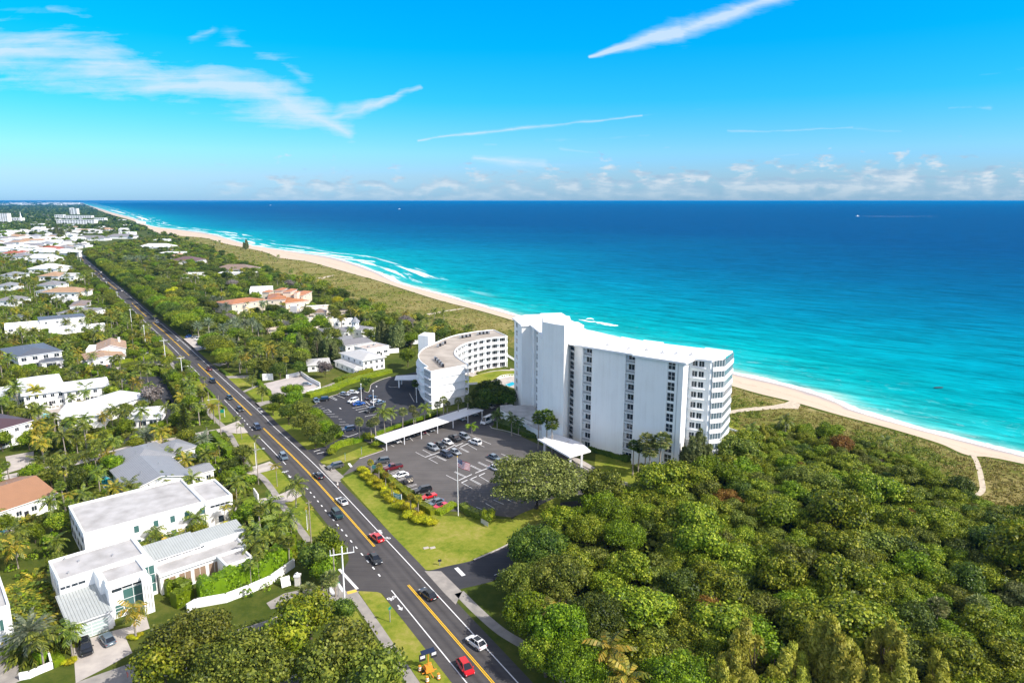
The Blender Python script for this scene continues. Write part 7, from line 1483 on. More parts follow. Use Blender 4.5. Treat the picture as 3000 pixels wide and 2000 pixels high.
# ---------------------------------------------------------------- distant houses and the far town
def fh(x0, x1, y, hpx, roof, rm, h, lab, wm=WHITE, rows=1, rh=None, depth=None, name='house', nf=3):
    """a distant house: eave line from x0 to x1 at row y (ZA pixels), its roof hpx rows deep"""
    a, b, c = ZA(x0, y), ZA(x1, y), ZA((x0 + x1) / 2, y - hpx)
    A = G(*a, h); B = G(*b, h); W = (B - A).length; C_ = G(*c, h); D = depth or min(max((C_ - (A + B) / 2).length * .6, W * .4), W * 1.1, 26)
    fr = Fr(None, 0, ang=math.atan2(B.y - A.y, B.x - A.x), p=A); root = fr.thing(name, lab, 'house' if name == 'house' else name.replace('_', ' ')); block_rect(fr, 0, 0, W, D, .5); mb = MB(); mb.box(0, 0, 0, W, D, h - .19, 0); mb.build('wall', [wm], root); mb = MB(); rh = rh or min(W, D) * .18
    if roof == 'hip': mb.hip(0, 0, W, D, h, rh, .8)
    elif roof == 'gable': mb.gable(0, 0, W, D, h, rh, .6)
    else: parapet(mb, 0, 0, W, D, h, .5, .4)
    mb.build('roof', [rm, WHITE2], root)
    for r in range(rows):
        for i in range(nf): window(root, W * (i + .5) / nf, 0, h * (r + .5) / rows, 0, min(2.0, W / nf * .5), min(1.5, h / rows * .5), mull=0)
    if rows > 3:
        for r in range(rows):
            for i in range(2): window(root, W, D * (i + .5) / 2, h * (r + .5) / rows, math.pi / 2, 2.2, 1.6, mull=0)
    lm = lab.split(',')[0].split(' with ')[0].split(' among')[0].split(' behind')[0].split(' in front')[0].split(' beside')[0].split(' at ')[0].split(' below')[0].split(' left')[0].split(' right')[0].split(' near')[0]; mark(fr.w(W / 2, D / 2), 'the ' + ' '.join(lm.split()[-4:])); return root
for a in [(405, 565, 608, 32, 'hip', MGREY, 5, 'distant blue-grey hip-roofed house behind the red roofs'), (390, 655, 668, 30, 'hip', TRED, 5, 'distant house with bright red tiled roofs'), (15, 165, 715, 35, 'hip', TRED, 5, 'distant red-roofed house at the left edge'), (165, 265, 700, 28, 'hip', TRED, 5.5, 'small distant house with faded red roof'), (100, 290, 748, 40, 'hip', TGREY, 5, 'distant grey-roofed house in front of the red roofs'),
          (320, 540, 772, 50, 'gable', WROOF, 6, 'distant white gabled house with parapet walls'), (540, 655, 770, 25, 'flat', WROOF, 4.5, 'low white flat wing beside the white gabled house'), (605, 770, 655, 45, 'hip', TGREY, 5, 'distant pale grey hip-roofed house behind palms'), (850, 1195, 540, 45, 'hip', TGREY, 5, 'long pale grey-roofed clubhouse near the road bend'), (1200, 1530, 520, 40, 'hip', TGREY, 5, 'pale grey-roofed building right of the clubhouse'),
          (1570, 1960, 640, 70, 'hip', WROOF, 5.5, 'big white-roofed house among palms behind the beach'), (1760, 1900, 560, 22, 'flat', WROOF, 7, 'white flat-roofed house high behind the palms'), (1940, 2262, 800, 55, 'hip', mat('purple_brown_roof', (.14, .09, .09), .8), 4.5, 'wide purple-brown-roofed house behind the dunes'), (1955, 2095, 742, 30, 'hip', TTAN, 4.5, 'tan-roofed wing behind the purple-brown roof'), (1820, 2050, 712, 32, 'flat', WROOF, 4.5, 'flat pale house behind the tan-roofed wing'),
          (2080, 2275, 955, 28, 'flat', WROOF, 4, 'white flat roof peeping out of the dense trees'), (320, 655, 890, 60, 'hip', WROOF, 5, 'wide white-roofed house left of the distant road'), (440, 665, 975, 55, 'hip', TTAN, 5, 'tan-roofed house with white chimney in front of the wide white roof'), (700, 850, 975, 50, 'gable', TWHITE, 5, 'small pale-roofed house beside royal palms'), (0, 190, 965, 35, 'hip', MGREY, 4.5, 'blue-grey-roofed house at the left edge below the white roof'),
          (430, 640, 1075, 45, 'hip', TGREY, 4.5, 'grey-brown hip-roofed house behind dense palms'), (475, 905, 1160, 45, 'hip', TTAN, 4.5, 'long tan-tiled house in front of dense trees'), (560, 830, 1235, 30, 'flat', WROOF, 3, 'low tan terrace wall house below the long tan-tiled house'), (-40, 135, 1085, 45, 'hip', MGREY, 4.5, 'blue-white-roofed house at the left edge in the middle distance'), (-60, 175, 1255, 50, 'hip', TGREY, 4.5, 'light grey-roofed house at the left edge behind palms'), (410, 500, 1150, 50, 'hip', MGREY, 4, 'small blue-white house between palms'),
          (0, 285, 545, 35, 'flat', WROOF, 5, 'long white flat-roofed house at the left edge, far'), (190, 545, 580, 30, 'hip', TTAN, 4, 'long low tan-orange roof behind trees'), (240, 420, 640, 30, 'hip', TGREY, 4.5, 'grey-roofed house left of the blue-grey roof'), (355, 475, 440, 35, 'gable', WROOF, 7, 'white gabled house left of the dense pine group'), (480, 570, 450, 28, 'gable', WROOF, 6, 'white pitched house next to the white gabled house'), (0, 165, 455, 40, 'flat', WROOF, 8, 'white stepped building at the left edge'), (60, 240, 480, 25, 'flat', WROOF, 5, 'white block in front of the white stepped building'),
          (1135, 1255, 440, 28, 'hip', TTAN, 6, 'orange-roofed house right of the hotel'), (1060, 1200, 425, 16, 'flat', WROOF, 6, 'white flat house between hotel and beach palms'), (860, 1010, 440, 20, 'flat', WROOF, 6, 'white flat block in front of the hotel'), (1000, 1130, 460, 18, 'hip', TWHITE, 5, 'pale-roofed house in front of the orange-roofed house'), (1360, 1500, 475, 20, 'flat', WROOF, 6, 'white flat-roofed beach house behind palms'), (1360, 1440, 440, 18, 'gable', WROOF, 6, 'little white gabled beach house'), (300, 440, 520, 28, 'hip', MGREY, 4.5, 'pale blue-roofed house in the far streets')]:
    fh(*a, **({'rows': 2} if a[6] >= 6 else {}))
for x0, x1, y, hp, rm, h, lab in [(470, 930, 900, 55, TBROWN, 4.5, 'brown tile-roofed beach house with white cupola'), (535, 790, 945, 25, WROOF, 4, 'white flat wing below the brown tile-roofed beach house')]:
    fh(x0 + 1960 - 0, x1 + 1960, y, hp, 'hip' if rm is TBROWN else 'flat', rm, h, lab)
# hotel complex
def blockb(x0, x1, ytop, ybase, rows, nf, lab, name='hotel_building', rm=WROOF, wm=WHITE, depth=18):
    b0, b1 = ZA(x0, ybase), ZA(x1, ybase); A = G(*b0); B = G(*b1); tp = ZA(x0, ytop); T = math.tan(math.atan((tp[1] - 1000) / FPX) + PITCH); h = CAMH - A.y * T
    fr = Fr(None, 0, ang=0, p=A); W = B.x - A.x; r = fr.thing(name, lab, 'building'); mb = MB(); mb.box(0, 0, 0, W, depth, h, 0); mb.build('wall', [wm], r); mb = MB(); mb.box(-.4, -.4, h + .003, W + .4, depth + .4, h + .8, 0); mb.build('roof', [rm], r)
    for k in range(rows):
        for i in range(nf): window(r, W * (i + .5) / nf, 0, h * (k + .5) / rows, 0, W / nf * .6, h / rows * .5, GLASS, WHITE2, 0)
    block_rect(fr, 0, 0, W, depth, 2); return r
blockb(820, 892, 200, 285, 8, 2, 'white hotel tower rising behind the lower wings', 'hotel_tower'); blockb(806, 835, 193, 275, 1, 1, 'slim lift tower left of the white hotel tower', 'lift_tower'); blockb(735, 1055, 283, 335, 3, 12, 'broad upper wing of the distant white hotel'); blockb(632, 730, 272, 330, 3, 4, 'left gabled wing of the distant white hotel'); blockb(655, 1090, 333, 405, 4, 14, 'long lower wing of the distant white hotel'); blockb(570, 670, 325, 352, 2, 4, 'low left wing of the distant white hotel'); blockb(1085, 1205, 310, 362, 3, 5, 'right-hand white block of the distant hotel'); blockb(735, 950, 392, 420, 2, 8, 'lowest white terrace of the distant hotel')
blockb(-60, 97, 258, 380, 9, 6, 'white apartment tower with rows of dark windows at the left edge', 'apartment_tower'); blockb(110, 250, 310, 365, 2, 5, 'white church building beside the steeple', 'church'); blockb(655, 705, 143, 168, 2, 3, 'small white block far in the woods', 'building'); blockb(400, 480, 412, 448, 2, 3, 'white house block left of the hotel', 'house')
def steeple():
    p = G(*ZA(248, 370)); Hs = CAMH - p.y * math.tan(math.atan((ZA(238, 232)[1] - 1000) / FPX) + PITCH); r = thing('church_steeple', 'white church steeple with pointed spire near the left edge', 'steeple', p); mb = MB(); mb.box(-3, -3, 0, 3, 3, Hs * .42, 0); mb.box(-2.3, -2.3, Hs * .42, 2.3, 2.3, Hs * .58, 0); mb.build('tower', [WHITE], r); mb = MB(); mb.tube([(0, 0, Hs * .58), (0, 0, Hs)], [2.2, .1], 8); mb.build('spire', [WHITE2], r)
steeple()
rnd = random.Random(11)
k = 0; kinds = ['white flat-roofed', 'pale hip-roofed', 'white gabled', 'tan-roofed', 'grey-roofed']
while k < 285:
    u = rnd.random(); y = 602 + 150 * u ** 1.4; x = rnd.uniform(-40, 330 if y < 640 else 430 if y < 675 else 225)
    if 140 < x < 330 and 606 < y < 668 or x > 60 + (y - 600) * 6.2 + 150: continue
    p = G(x, y)
    if not free(p.x, p.y, 4) or roaddist(p.x, p.y) < 14 or min((q.x - p.x) ** 2 + (q.y - p.y) ** 2 for q in VG) < 60 ** 2: continue
    W, D, h = rnd.uniform(14, 30), rnd.uniform(9, 15), rnd.choice([4, 4.5, 6, 7]); i = rnd.choice([0, 0, 1, 1, 2, 3, 4]); fr = Fr(None, 0, ang=R(rnd.choice([-20, 10, 32, 5])), p=p); r = fr.thing('house', f'tiny {kinds[i]} house in the far town near the horizon', 'house', 'small houses of the far town', auto=True)
    mb = MB(); mb.box(0, 0, 0, W, D, h - .19, 0); mb.build('wall', [WHITE], r); mb = MB(); rm = [WROOF, WROOF, WROOF, TTAN, TGREY][i]
    (mb.gable if i == 2 else mb.hip)(0, 0, W, D, h, .5 if i == 0 else 2.2, .8); mb.build('roof', [rm, WHITE2], r); BLOCK.append([fr.w(0, 0), fr.w(W, 0), fr.w(W, D), fr.w(0, D)]); BBX.clear(); k += 1
# pale rows of buildings on the horizon, too many and too small to count
mb = MB(); rnd = random.Random(5)
for _ in range(1500):
    x = rnd.uniform(-60, 235) if rnd.random() < .8 else rnd.uniform(120, 235); y = 589.4 + 12 * rnd.random() ** 1.6
    if x > 215 + (y - 589) * 1.5: continue
    p = G(x, y); W, D, h = rnd.uniform(15, 70), rnd.uniform(15, 30), rnd.uniform(5, 12) * (1 if rnd.random() < .93 else 3)
    k_ = len(mb.v); mb.box(p.x, p.y, 0, p.x + W * (p.y / 3000) ** .5, p.y + D, h, 0)
mb.build('distant_town', [WHITE], label='pale mass of far-off town buildings along the horizon at the left', cat='town', kind='stuff')
# ---------------------------------------------------------------- planting: named plants first
BLOCK.append([p for p in offset(RD, 7.6)] + list(reversed(offset(RD, -7.4))))
for pts in (lotA, lotB, [(1230, 1668), (1300, 1668), (1480, 1600), (1540, 1570), (1600, 1580), (1360, 1735), (1330, 1770)], [(1018, 1600), (1050, 1580), (1190, 1720), (1105, 1745), (985, 1760), (960, 1700)],
            [(1130, 1545), (1000, 1400), (1020, 1395), (1060, 1375), (1290, 1495), (1480, 1515), (1560, 1490), (1590, 1520), (1480, 1602), (1388, 1642), (1300, 1668), (1240, 1668)], [(1010, 1735), (1045, 1728), (1125, 1740), (1420, 2120), (1150, 2120), (985, 1790)],
            [ZD(1000, 860), ZD(1340, 790), ZD(1500, 760), ZD(1750, 910), ZD(1545, 1000), ZD(1200, 1040), ZD(850, 1000), ZD(830, 950)], [(640, 1255), (705, 1225), (895, 1440), (965, 1560), (950, 1590), (880, 1580), (840, 1520), (700, 1500), (760, 1400), (650, 1280)], [ZD(130, 340), ZD(400, 320), ZD(500, 450), ZD(300, 520)],
            [ZC(1380, 780), ZC(1690, 790), ZC(1840, 780), ZC(1900, 860), ZC(2050, 1120), ZC(2020, 1320), ZC(1820, 1340), ZC(1850, 1150), ZC(1500, 900), ZC(1380, 900)], [(650, 1240), (560, 1262), (420, 1290), (240, 1335), (120, 1360), (-60, 1395), (-60, 1440), (120, 1395), (330, 1340), (560, 1290), (665, 1270)], [(540, 1050), (450, 1052), (330, 1070), (280, 1070), (280, 1092), (420, 1080), (560, 1078)],
            [ZG(820, 1090), ZG(1700, 790), ZG(1750, 950), ZG(1540, 1230), ZG(2000, 1500), ZG(900, 1700)], [ZG(-100, 1150), ZG(230, 1250), ZG(240, 1560), ZG(-100, 1650)], [ZE(-60, 320), ZE(390, 270), ZE(410, 420), ZE(240, 500), ZE(-60, 570)], [ZC(370, 1160), ZC(760, 1110), ZC(780, 1180), ZC(640, 1260), ZC(420, 1310)], [(1740, 1385), (1850, 1415), (1930, 1385), (1910, 1350), (1745, 1330)],
            [ZC(200, 740), ZC(520, 720), ZC(760, 700), ZC(780, 770), ZC(400, 800), ZC(150, 820)], [(2135, 1225), (2245, 1290), (2110, 1310), (2050, 1265)], [ZI(1840, 740), ZI(2352, 700), ZI(2352, 900), ZI(1850, 890)], [ZF(560, 460), ZF(760, 440), ZF(800, 560), ZF(560, 580)]):
    blockpx(pts)
BBX.clear()
for p_, ph in [(ZK(1735, 1020), 'the flagpole'), (ZH(2000, 665), 'the white mast'), (ZL(1000, 1440), 'the message trailer'), (ZR(400, 640), 'the white van'), (ZD(60, 350), 'the roadside bay'), (ZC(1672, 430), 'the verge pole'), (ZP(1980, 900), 'the dune path'), (ZD(580, 1490), 'the concrete lane mouth'), (ZI(1100, 900), 'the crescent drive'), ((245, 764), 'the far road bend'), (ZB(850, 650), 'the lone beach pine'), (ZG(350, 1300), 'the villa corner bed'), (ZP(520, 360), 'the boardwalk end')]: mark(G(*p_), ph)
PL = []
def at_crown(px, h): p = G(*px, h); p.z = 0; return p
def P_(kind, px, h, sc, lab, m=None, **k):
    p = at_crown(px, h); PL.append((p.x, p.y, 2.0)); return palm(kind, p, h, sc, m, lab, auto=True, **k)
def T_(kind, px, h, sc, lab, m=None, **k):
    p = at_crown(px, h); PL.append((p.x, p.y, {'oak': 9, 'fig': 5.5, 'tree': 3 * sc, 'grape': 3, 'round': 2.2 * sc}.get(kind, 1.5) * 1.0)); return plant(kind, p, sc, m, lab, **k)
T_('oak', (1572, 1402), 8.0, 1.5, 'huge spreading grey-green live oak over the tower car park', leafmat('live_oak_leaves', [(.02, .03, .008), (.11, .13, .025), (.22, .24, .05), (.36, .36, .11)]), name='live_oak', rz=1.0, sz=1.2)
T_('fig', (555, 1870), 7.0, 1.15, 'big olive tree shading the lane beside the villa drive', L_OLIVE, name='shade_tree'); T_('fig', (690, 1930), 7.5, 1.2, 'largest olive-green shade tree at the bottom edge', L_OLIVE, name='shade_tree'); T_('tree', (905, 1790), 5.5, 1.35, 'round yellow-green tree right of the big olive shade trees', SEA_L); T_('tree', (850, 1860), 5.5, 1.3, 'yellow-green tree between the shade trees', SEA_L)
T_('tree', (1010, 1915), 5.5, 1.5, 'brownish olive tree beside the sidewalk at the bottom', L_OLIVE); T_('tree', (1090, 1985), 5.5, 1.5, 'lowest brownish tree beside the sidewalk', L_OLIVE); T_('tree', (960, 1970), 5.5, 1.4, 'olive tree above the white kerb corner', L_OLIVE); T_('tree', (800, 1985), 5, 1.2, 'tree at the bottom edge left of the kerb corner', L_OLIVE); T_('tree', (470, 1960), 5.5, 1.3, 'tree at the bottom edge right of the villa drive', SEA_L)
T_('round', (967, 1580), 5.2, 1.25, 'dark green round tree beside the junction, upper one', L_BRIGHT); T_('round', (925, 1625), 4.8, 1.25, 'dark green round tree beside the junction, left one', L_DARK); T_('round', (955, 1655), 4.2, 1.0, 'dark green round tree beside the junction, lowest one', L_BRIGHT); T_('round', (1005, 1785), 2.5, .8, 'dark blue-green bushy tree at the foot of the white mast', L_DARK)
for x, y, h, sc, m in [(815, 1165, 5, 1.1, L_DARK), (858, 1160, 5.5, 1.2, L_BRIGHT), (845, 1200, 5.5, 1.2, L_DARK), (880, 1190, 6, 1.3, L_OLIVE), (895, 1225, 6, 1.3, L_OLIVE), (920, 1205, 5.5, 1.1, L_BRIGHT), (915, 1250, 5, 1.2, L_OLIVE), (950, 1245, 5, 1.1, L_BRIGHT), (975, 1252, 4.5, .9, L_DARK), (955, 1280, 3.5, .8, L_DARK), (800, 1190, 3.5, .8, L_BRIGHT), (925, 1290, 3, .8, L_DARK)]:
    T_('tree', (x, y), h, sc * .85, 'leafy tree in the clump between the coastal road and crescent car park', m)
for x, y, h, sc, m, l in [(1575, 1585, 8, 1.0, L_DARK, 'dark green'), (1530, 1665, 8, .8, L_OLIVE, 'olive'), (1640, 1655, 9, .95, L_OLIVE, 'grey-olive'), (1555, 1760, 8, .85, L_BRIGHT, 'bright yellow-green'), (1650, 1800, 9, .95, L_BRIGHT, 'fresh green'), (1600, 1870, 7, .7, SEA_L, 'golden green'), (1740, 1760, 9, .9, L_DARK, 'deep green'), (1700, 1900, 8, .8, L_BRIGHT, 'leafy green'), (1790, 1470, 8, .8, L_BRIGHT, 'vivid lime-green'), (1720, 1510, 8, .75, SEA_L, 'golden'), (1830, 1530, 8, .75, L_BRIGHT, 'bright green'), (1990, 1960, 8, .9, L_BRIGHT, 'glossy green')]:
    T_('fig', (x, y), h, sc, l + ' tall tree at the road end of the beachside woods', m, name='edge_tree', sz=sc * 1.15)
T_('norfolk', (539, 1225), 5.5, 1.0, 'dark cone-shaped norfolk pine beside the sealed drive', L_DARK)
T_('round', (1030, 1032), 4, 1.4, 'round tree in front of the shaded drive canopy', L_DARK) if False else None
T_('tree', ZI(1150, 545), 6, 1.25, 'rounded tree with yellowing top left of the crescent building', L_BRIGHT); T_('small', ZD(1770, 740), 3, 1.9, 'grey-pink flowering tree on the lawn by the pale cottage', L_GREY); T_('small', ZC(1750, 1080), 3, 2.3, 'grey-green spreading tree on the sealed residents drive', L_GREY); T_('small', ZI(680, 880), 2.2, 1.3, 'small tree in the hedge corner of the crescent car park', L_DARK)
T_('tree', ZD(1250, 730), 4, 1.1, 'dark tree behind the white gate wall', L_DARK); T_('tree', ZD(1480, 700), 4, 1.0, 'dark rounded tree left of the pale cottage', L_DARK); T_('tree', ZD(1340, 960), 3.5, .9, 'bright tree at the corner of the walled car park', L_BRIGHT); T_('tree', ZD(1450, 950), 3.5, .8, 'tree beside the white wall of the pale car park', L_BRIGHT)
# casuarinas
for x, y, sc, l in [(2210, 1900, 1.15, 'left plume'), (2165, 1960, 1.1, 'lowest left'), (2270, 1930, 1.0, 'second from left'), (2330, 1965, .9, 'at the bottom'), (2440, 1870, 1.3, 'tallest plume'), (2475, 1930, 1.25, 'middle'), (2520, 1975, 1.1, 'bottom middle'), (2590, 1900, 1.1, 'right of the tallest plume'), (2620, 1965, 1.0, 'bottom right'), (2740, 1975, .8, 'farthest right'), (2120, 1985, 1.0, 'farthest left')]:
    T_('casuarina', (x, y), 6.5 * sc, sc * 1.25, f'feathery yellow-green casuarina at the bottom right, {l}', L_PINEB, sz=sc * 1.1)
for z, h, sc, m, l in [(ZJ(1690, 1270), 6, 1.5, L_PINE, 'grey-green casuarina in front of the tower corner, left'), (ZJ(1740, 1230), 7.5, 1.6, L_PINE, 'tallest grey-green casuarina in front of the tower corner'), (ZJ(1850, 1330), 6, 1.4, L_PINE, 'grey-green casuarina in front of the tower corner windows'), (ZJ(1905, 1310), 6.5, 1.4, L_PINE, 'rightmost grey-green casuarina in front of the tower'), (ZI(880, 310), 7, 1.6, L_PINE, 'dense casuarina behind the grey shingle roof, left'), (ZI(1010, 320), 7.5, 1.7, L_PINE, 'dense casuarina behind the grey shingle roof, right'), (ZI(1180, 300), 6.5, 1.3, L_PINE, 'casuarina beside the stair tower of the crescent'),
                       (ZD(1530, 470), 6, 1.5, L_PINE, 'dark casuarina in front of the turret, left'), (ZD(1680, 460), 6.5, 1.6, L_PINE, 'dark casuarina in front of the turret, middle'), (ZD(1840, 470), 6.5, 1.5, L_PINE, 'dark casuarina in front of the turret, right'), (ZD(1930, 500), 5.5, 1.2, L_PINE, 'dark casuarina beside the pale hip roof'), (ZB(858, 610), 8, 1.7, L_PINE, 'lone casuarina standing at the edge of the distant beach'), (ZA(680, 470), 9, 2.6, L_PINE, 'big dense pine group in the far town, left'), (ZA(625, 480), 8, 2.2, L_PINE, 'big dense pine group in the far town, edge'), (ZA(730, 490), 8, 2.3, L_PINE, 'big dense pine group in the far town, right'), (ZP(370, 600), 4, .9, L_PINEB, 'pale feathery shrub tree at the dune lawn')]:
    T_('casuarina', z, h, sc, l, m)
# street palms and other palms read from the photo (crown centre, height)
SP = 'slender young palm with yellowing fronds on the road verge'
for x, y, h, sc, m in [(747, 1278, 6, .8, None), (690, 1222, 6, .85, None), (705, 1243, 5, .75, None), (808, 1362, 6.2, .9, L_PALMY), (862, 1412, 7.0, 1.0, L_PALM), (899, 1485, 5.5, .7, L_PALMY), (596, 1125, 4.5, .8, L_PALMY), (598, 1107, 4.5, .8, None), (560, 1080, 4.5, .75, None), (530, 1045, 4.5, .8, L_PALMY), (485, 1065, 5, .8, None), (440, 955, 5, .8, L_PALMY), (470, 985, 5, .8, None), (490, 1000, 5, .75, None), (452, 925, 5, .75, None)]:
    P_('foxtail' if sc < .95 else 'coconut', (x, y), h, sc * 1.15, SP, m)
for x, y, h, sc in [(786, 1470, 7, 1.15), (765, 1560, 6, 1.2), (745, 1590, 6, 1.1), (800, 1580, 5, 1.0), (780, 1620, 4, 1.0), (735, 1545, 6, 1.1)]: P_('coconut', (x, y), h, sc, 'big feathery coconut palm over the ficus hedge beside the road', L_PALM)
P_('date', ZG(330, 960), 5.5, 1.25, 'large silver-green date palm in the lower left corner', L_SILV, name='date_palm'); P_('royal', ZG(790, 950), 5.2, .95, 'young palm in the planting bed left of the black suv', L_PALM); P_('royal', ZG(1520, 710), 6, 1.0, 'young palm at the entrance of the modern villa', L_PALMY)
P_('fan', ZH(1800, 370), 6.0, 1.35, 'round-headed fan palm nearest the crossing'); P_('fan', ZH(1580, 510), 5.0, 1.5, 'round-headed fan palm beside the footpath curve')
for z, h, sc in [(ZS(1345, 660), 7, 1.2), (ZS(1620, 690), 6.5, 1.1), (ZS(1720, 640), 8, 1.25), (ZS(260, 700), 5, .9), (ZS(405, 700), 5, .9)]: P_('fan', z, h, sc, 'yellow-green fan palm beside the crescent car park')
for z, h, sc in [(ZI(1090, 1190), 7, 1.25), (ZI(1220, 1160), 7, 1.1), (ZI(1240, 1220), 5, 1.0), (ZI(1490, 1110), 6, 1.0), (ZI(1560, 1060), 8, 1.2), (ZI(1610, 1110), 6, 1.1), (ZI(1730, 1070), 7, 1.2), (ZI(1840, 1050), 7, 1.2)]: P_('fan', z, h, sc, 'fan palm in the row between the crescent end wall and the carport')
for z, h, sc in [(ZI(880, 1180), 8, 1.1), (ZI(960, 1200), 5, .9), (ZI(1340, 1140), 7, 1.0)]: P_('coconut', z, h, sc, 'feathery palm in the row beside the crescent car park')
P_('fan', ZI(1240, 870), 5, 1.3, 'fan palm in the shadow of the crescent building', L_DARK)
P_('foxtail', ZI(1890, 1350), 5, 1.35, 'little sunlit palm on the car park island', L_BRIGHT)
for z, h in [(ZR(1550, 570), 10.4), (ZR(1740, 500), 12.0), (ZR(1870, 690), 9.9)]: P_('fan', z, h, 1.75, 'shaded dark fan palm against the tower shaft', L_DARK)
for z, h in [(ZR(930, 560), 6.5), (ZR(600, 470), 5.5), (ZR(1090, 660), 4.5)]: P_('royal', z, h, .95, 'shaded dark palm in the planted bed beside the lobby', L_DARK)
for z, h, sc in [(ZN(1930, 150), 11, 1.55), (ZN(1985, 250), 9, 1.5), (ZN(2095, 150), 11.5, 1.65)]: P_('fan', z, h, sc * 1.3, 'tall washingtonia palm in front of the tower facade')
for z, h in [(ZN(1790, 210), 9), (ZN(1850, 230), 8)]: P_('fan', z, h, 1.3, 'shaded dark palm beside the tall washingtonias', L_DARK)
for z, h, sc, l in [(ZK(728, 400), 4.5, .75, 'first'), (ZK(815, 450), 4.8, .8, 'second'), (ZK(895, 540), 4.5, .75, 'third'), (ZK(965, 660), 4.2, .8, 'fourth'), (ZK(1185, 790), 5, .8, 'fifth'), (ZK(1270, 810), 5.2, .8, 'sixth')]: P_('fan', z, h, sc, f'small thatch palm in the topiary bed, {l} from the left', L_PALMY)
for z, h, sc, l in [(ZO(330, 790), 7, 1.2, 'bright palm rising from the woods beside the drive'), (ZO(960, 1130), 7, 1.35, 'large bright palm in the woods near the bottom'), (ZO(1090, 1430), 7, 1.3, 'palm at the bottom edge of the woods'), (ZO(550, 1080), 5, .9, 'small palm in the roadside edge of the woods')]: P_('coconut', z, h, sc, l, L_PALMY)
for z, l in [(ZQ(1060, 940), 'left'), (ZQ(1700, 980), 'right'), (ZQ(2000, 960), 'farther right')]: P_('fan', z, 5, 1.5, f'grey-green fan palm inside the woods, {l} one')
for z, h, sc, l in [(ZP(535, 470), 7, 1.15, 'coconut palm at the dune edge right of the tower'), (ZP(265, 510), 8, .9, 'leaning coconut palm on the dune lawn'), (ZP(1290, 620), 4, .9, 'stunted palm in the dune scrub'), (ZB(1130, 725), 8, 1.0, 'left palm of the pair on the distant dune'), (ZB(1228, 740), 8, 1.0, 'right palm of the pair on the distant dune')]: P_('coconut', z, h, sc, l, L_PALM)
# date palms of the mansion forecourt
for x, y in [(430, 170), (310, 210), (470, 310), (700, 190), (770, 240), (930, 160), (1000, 220), (600, 230), (640, 400), (590, 370), (690, 410), (850, 180), (740, 150)]: P_('date', ZD(x, y), 7, 1.15, 'silvery date palm on the mansion forecourt', L_SILV)
for x, y in [(490, 1235), (580, 1240), (1045, 1290), (640, 1310)]: P_('date', ZB(x, y), 8, 1.1, 'silver palm in front of the orange-roofed mansion', L_SILV)
for x, y in [(1620, 760), (1570, 770), (1680, 765), (1490, 760), (1440, 770), (1540, 790), (1880, 770), (1800, 760)]: P_('date', ZA(x, y), 8, 1.5, 'silvery palm above the dense trees left of the dunes', L_SILV)
rows_p = [(ZC, [(100, 560, 9), (240, 270, 9), (390, 260, 7), (480, 290, 5), (130, 900, 8), (190, 930, 8), (400, 930, 7), (450, 940, 7), (1000, 900, 6), (810, 1290, 8), (1430, 1190, 6.5), (1590, 1180, 6.5), (1360, 720, 6), (1600, 670, 8), (1680, 680, 7), (1510, 780, 7), (1490, 800, 6), (1270, 120, 9), (1000, 130, 7), (740, 160, 6), (850, 500, 6), (760, 420, 6), (800, 530, 6), (1760, 930, 4.5), (940, 150, 5)], 'palm in the gardens left of the coastal road'),
          (ZE, [(1290, 150, 7), (470, 160, 7), (470, 380, 6), (1900, 300, 4), (1980, 300, 4), (1640, 390, 3.5), (2130, 370, 4.5), (1430, 660, 6), (1860, 600, 5)], 'coconut palm in the gardens of the lower left'),
          (ZF, [(740, 620, 6), (760, 880, 5), (250, 590, 5), (150, 320, 4.5), (380, 300, 5)], 'palm between villas and sidewalk'),
          (ZD, [(780, 560, 8), (950, 500, 9), (1160, 480, 8), (1290, 500, 8), (1090, 450, 8), (930, 800, 5), (1040, 940, 5), (1030, 480, 9), (860, 560, 8), (1400, 210, 7), (1470, 200, 7), (1260, 110, 6), (1030, 130, 6), (1130, 130, 7), (2230, 80, 8), (2130, 60, 7), (2300, 110, 8)], 'coconut palm between the coastal road and the mansion'),
          (ZI, [(1500, 240, 7), (1440, 230, 8), (1560, 200, 8), (1640, 230, 7), (1820, 230, 6), (1720, 270, 5), (1300, 180, 7), (1370, 150, 7), (1210, 100, 7), (1460, 30, 6), (1570, 50, 6), (1120, 60, 7), (1030, 70, 7), (660, 60, 8), (580, 60, 7), (700, 100, 8), (820, 60, 7)], 'coconut palm on the landward side of the dunes'),
          (ZB, [(1320, 1080, 8), (1480, 1020, 7), (1500, 930, 7), (1550, 960, 7), (1280, 960, 6), (1370, 980, 7), (1700, 1040, 7), (1760, 1130, 6), (1830, 1100, 6), (1640, 1050, 7), (840, 800, 7), (960, 800, 7), (1040, 830, 7), (820, 900, 7), (510, 580, 8), (560, 570, 8), (590, 600, 7), (1940, 1300, 5), (1980, 1290, 5), (2150, 1330, 6), (2250, 1370, 6), (2300, 1360, 7), (1550, 1340, 6), (1290, 1440, 6), (1100, 1450, 6), (1060, 1290, 7)], 'palm among the scrub behind the distant dunes')]
for Z_, L_, lab in rows_p:
    for x, y, h in L_: P_('coconut' if random.random() < .75 else 'royal', Z_(x, y), h, 1.15 if h > 5 else .95, lab, random.choice([L_PALM, L_PALM, L_PALMY]))
P_('date', ZE(1670, 90), 4.5, 1.2, 'pale green date palm beside the end of the sealed drive', L_SILV)
P_('date', ZF(370, 130), 4, 1.0, 'silvery palm beside the dark clipped hedge', L_SILV)
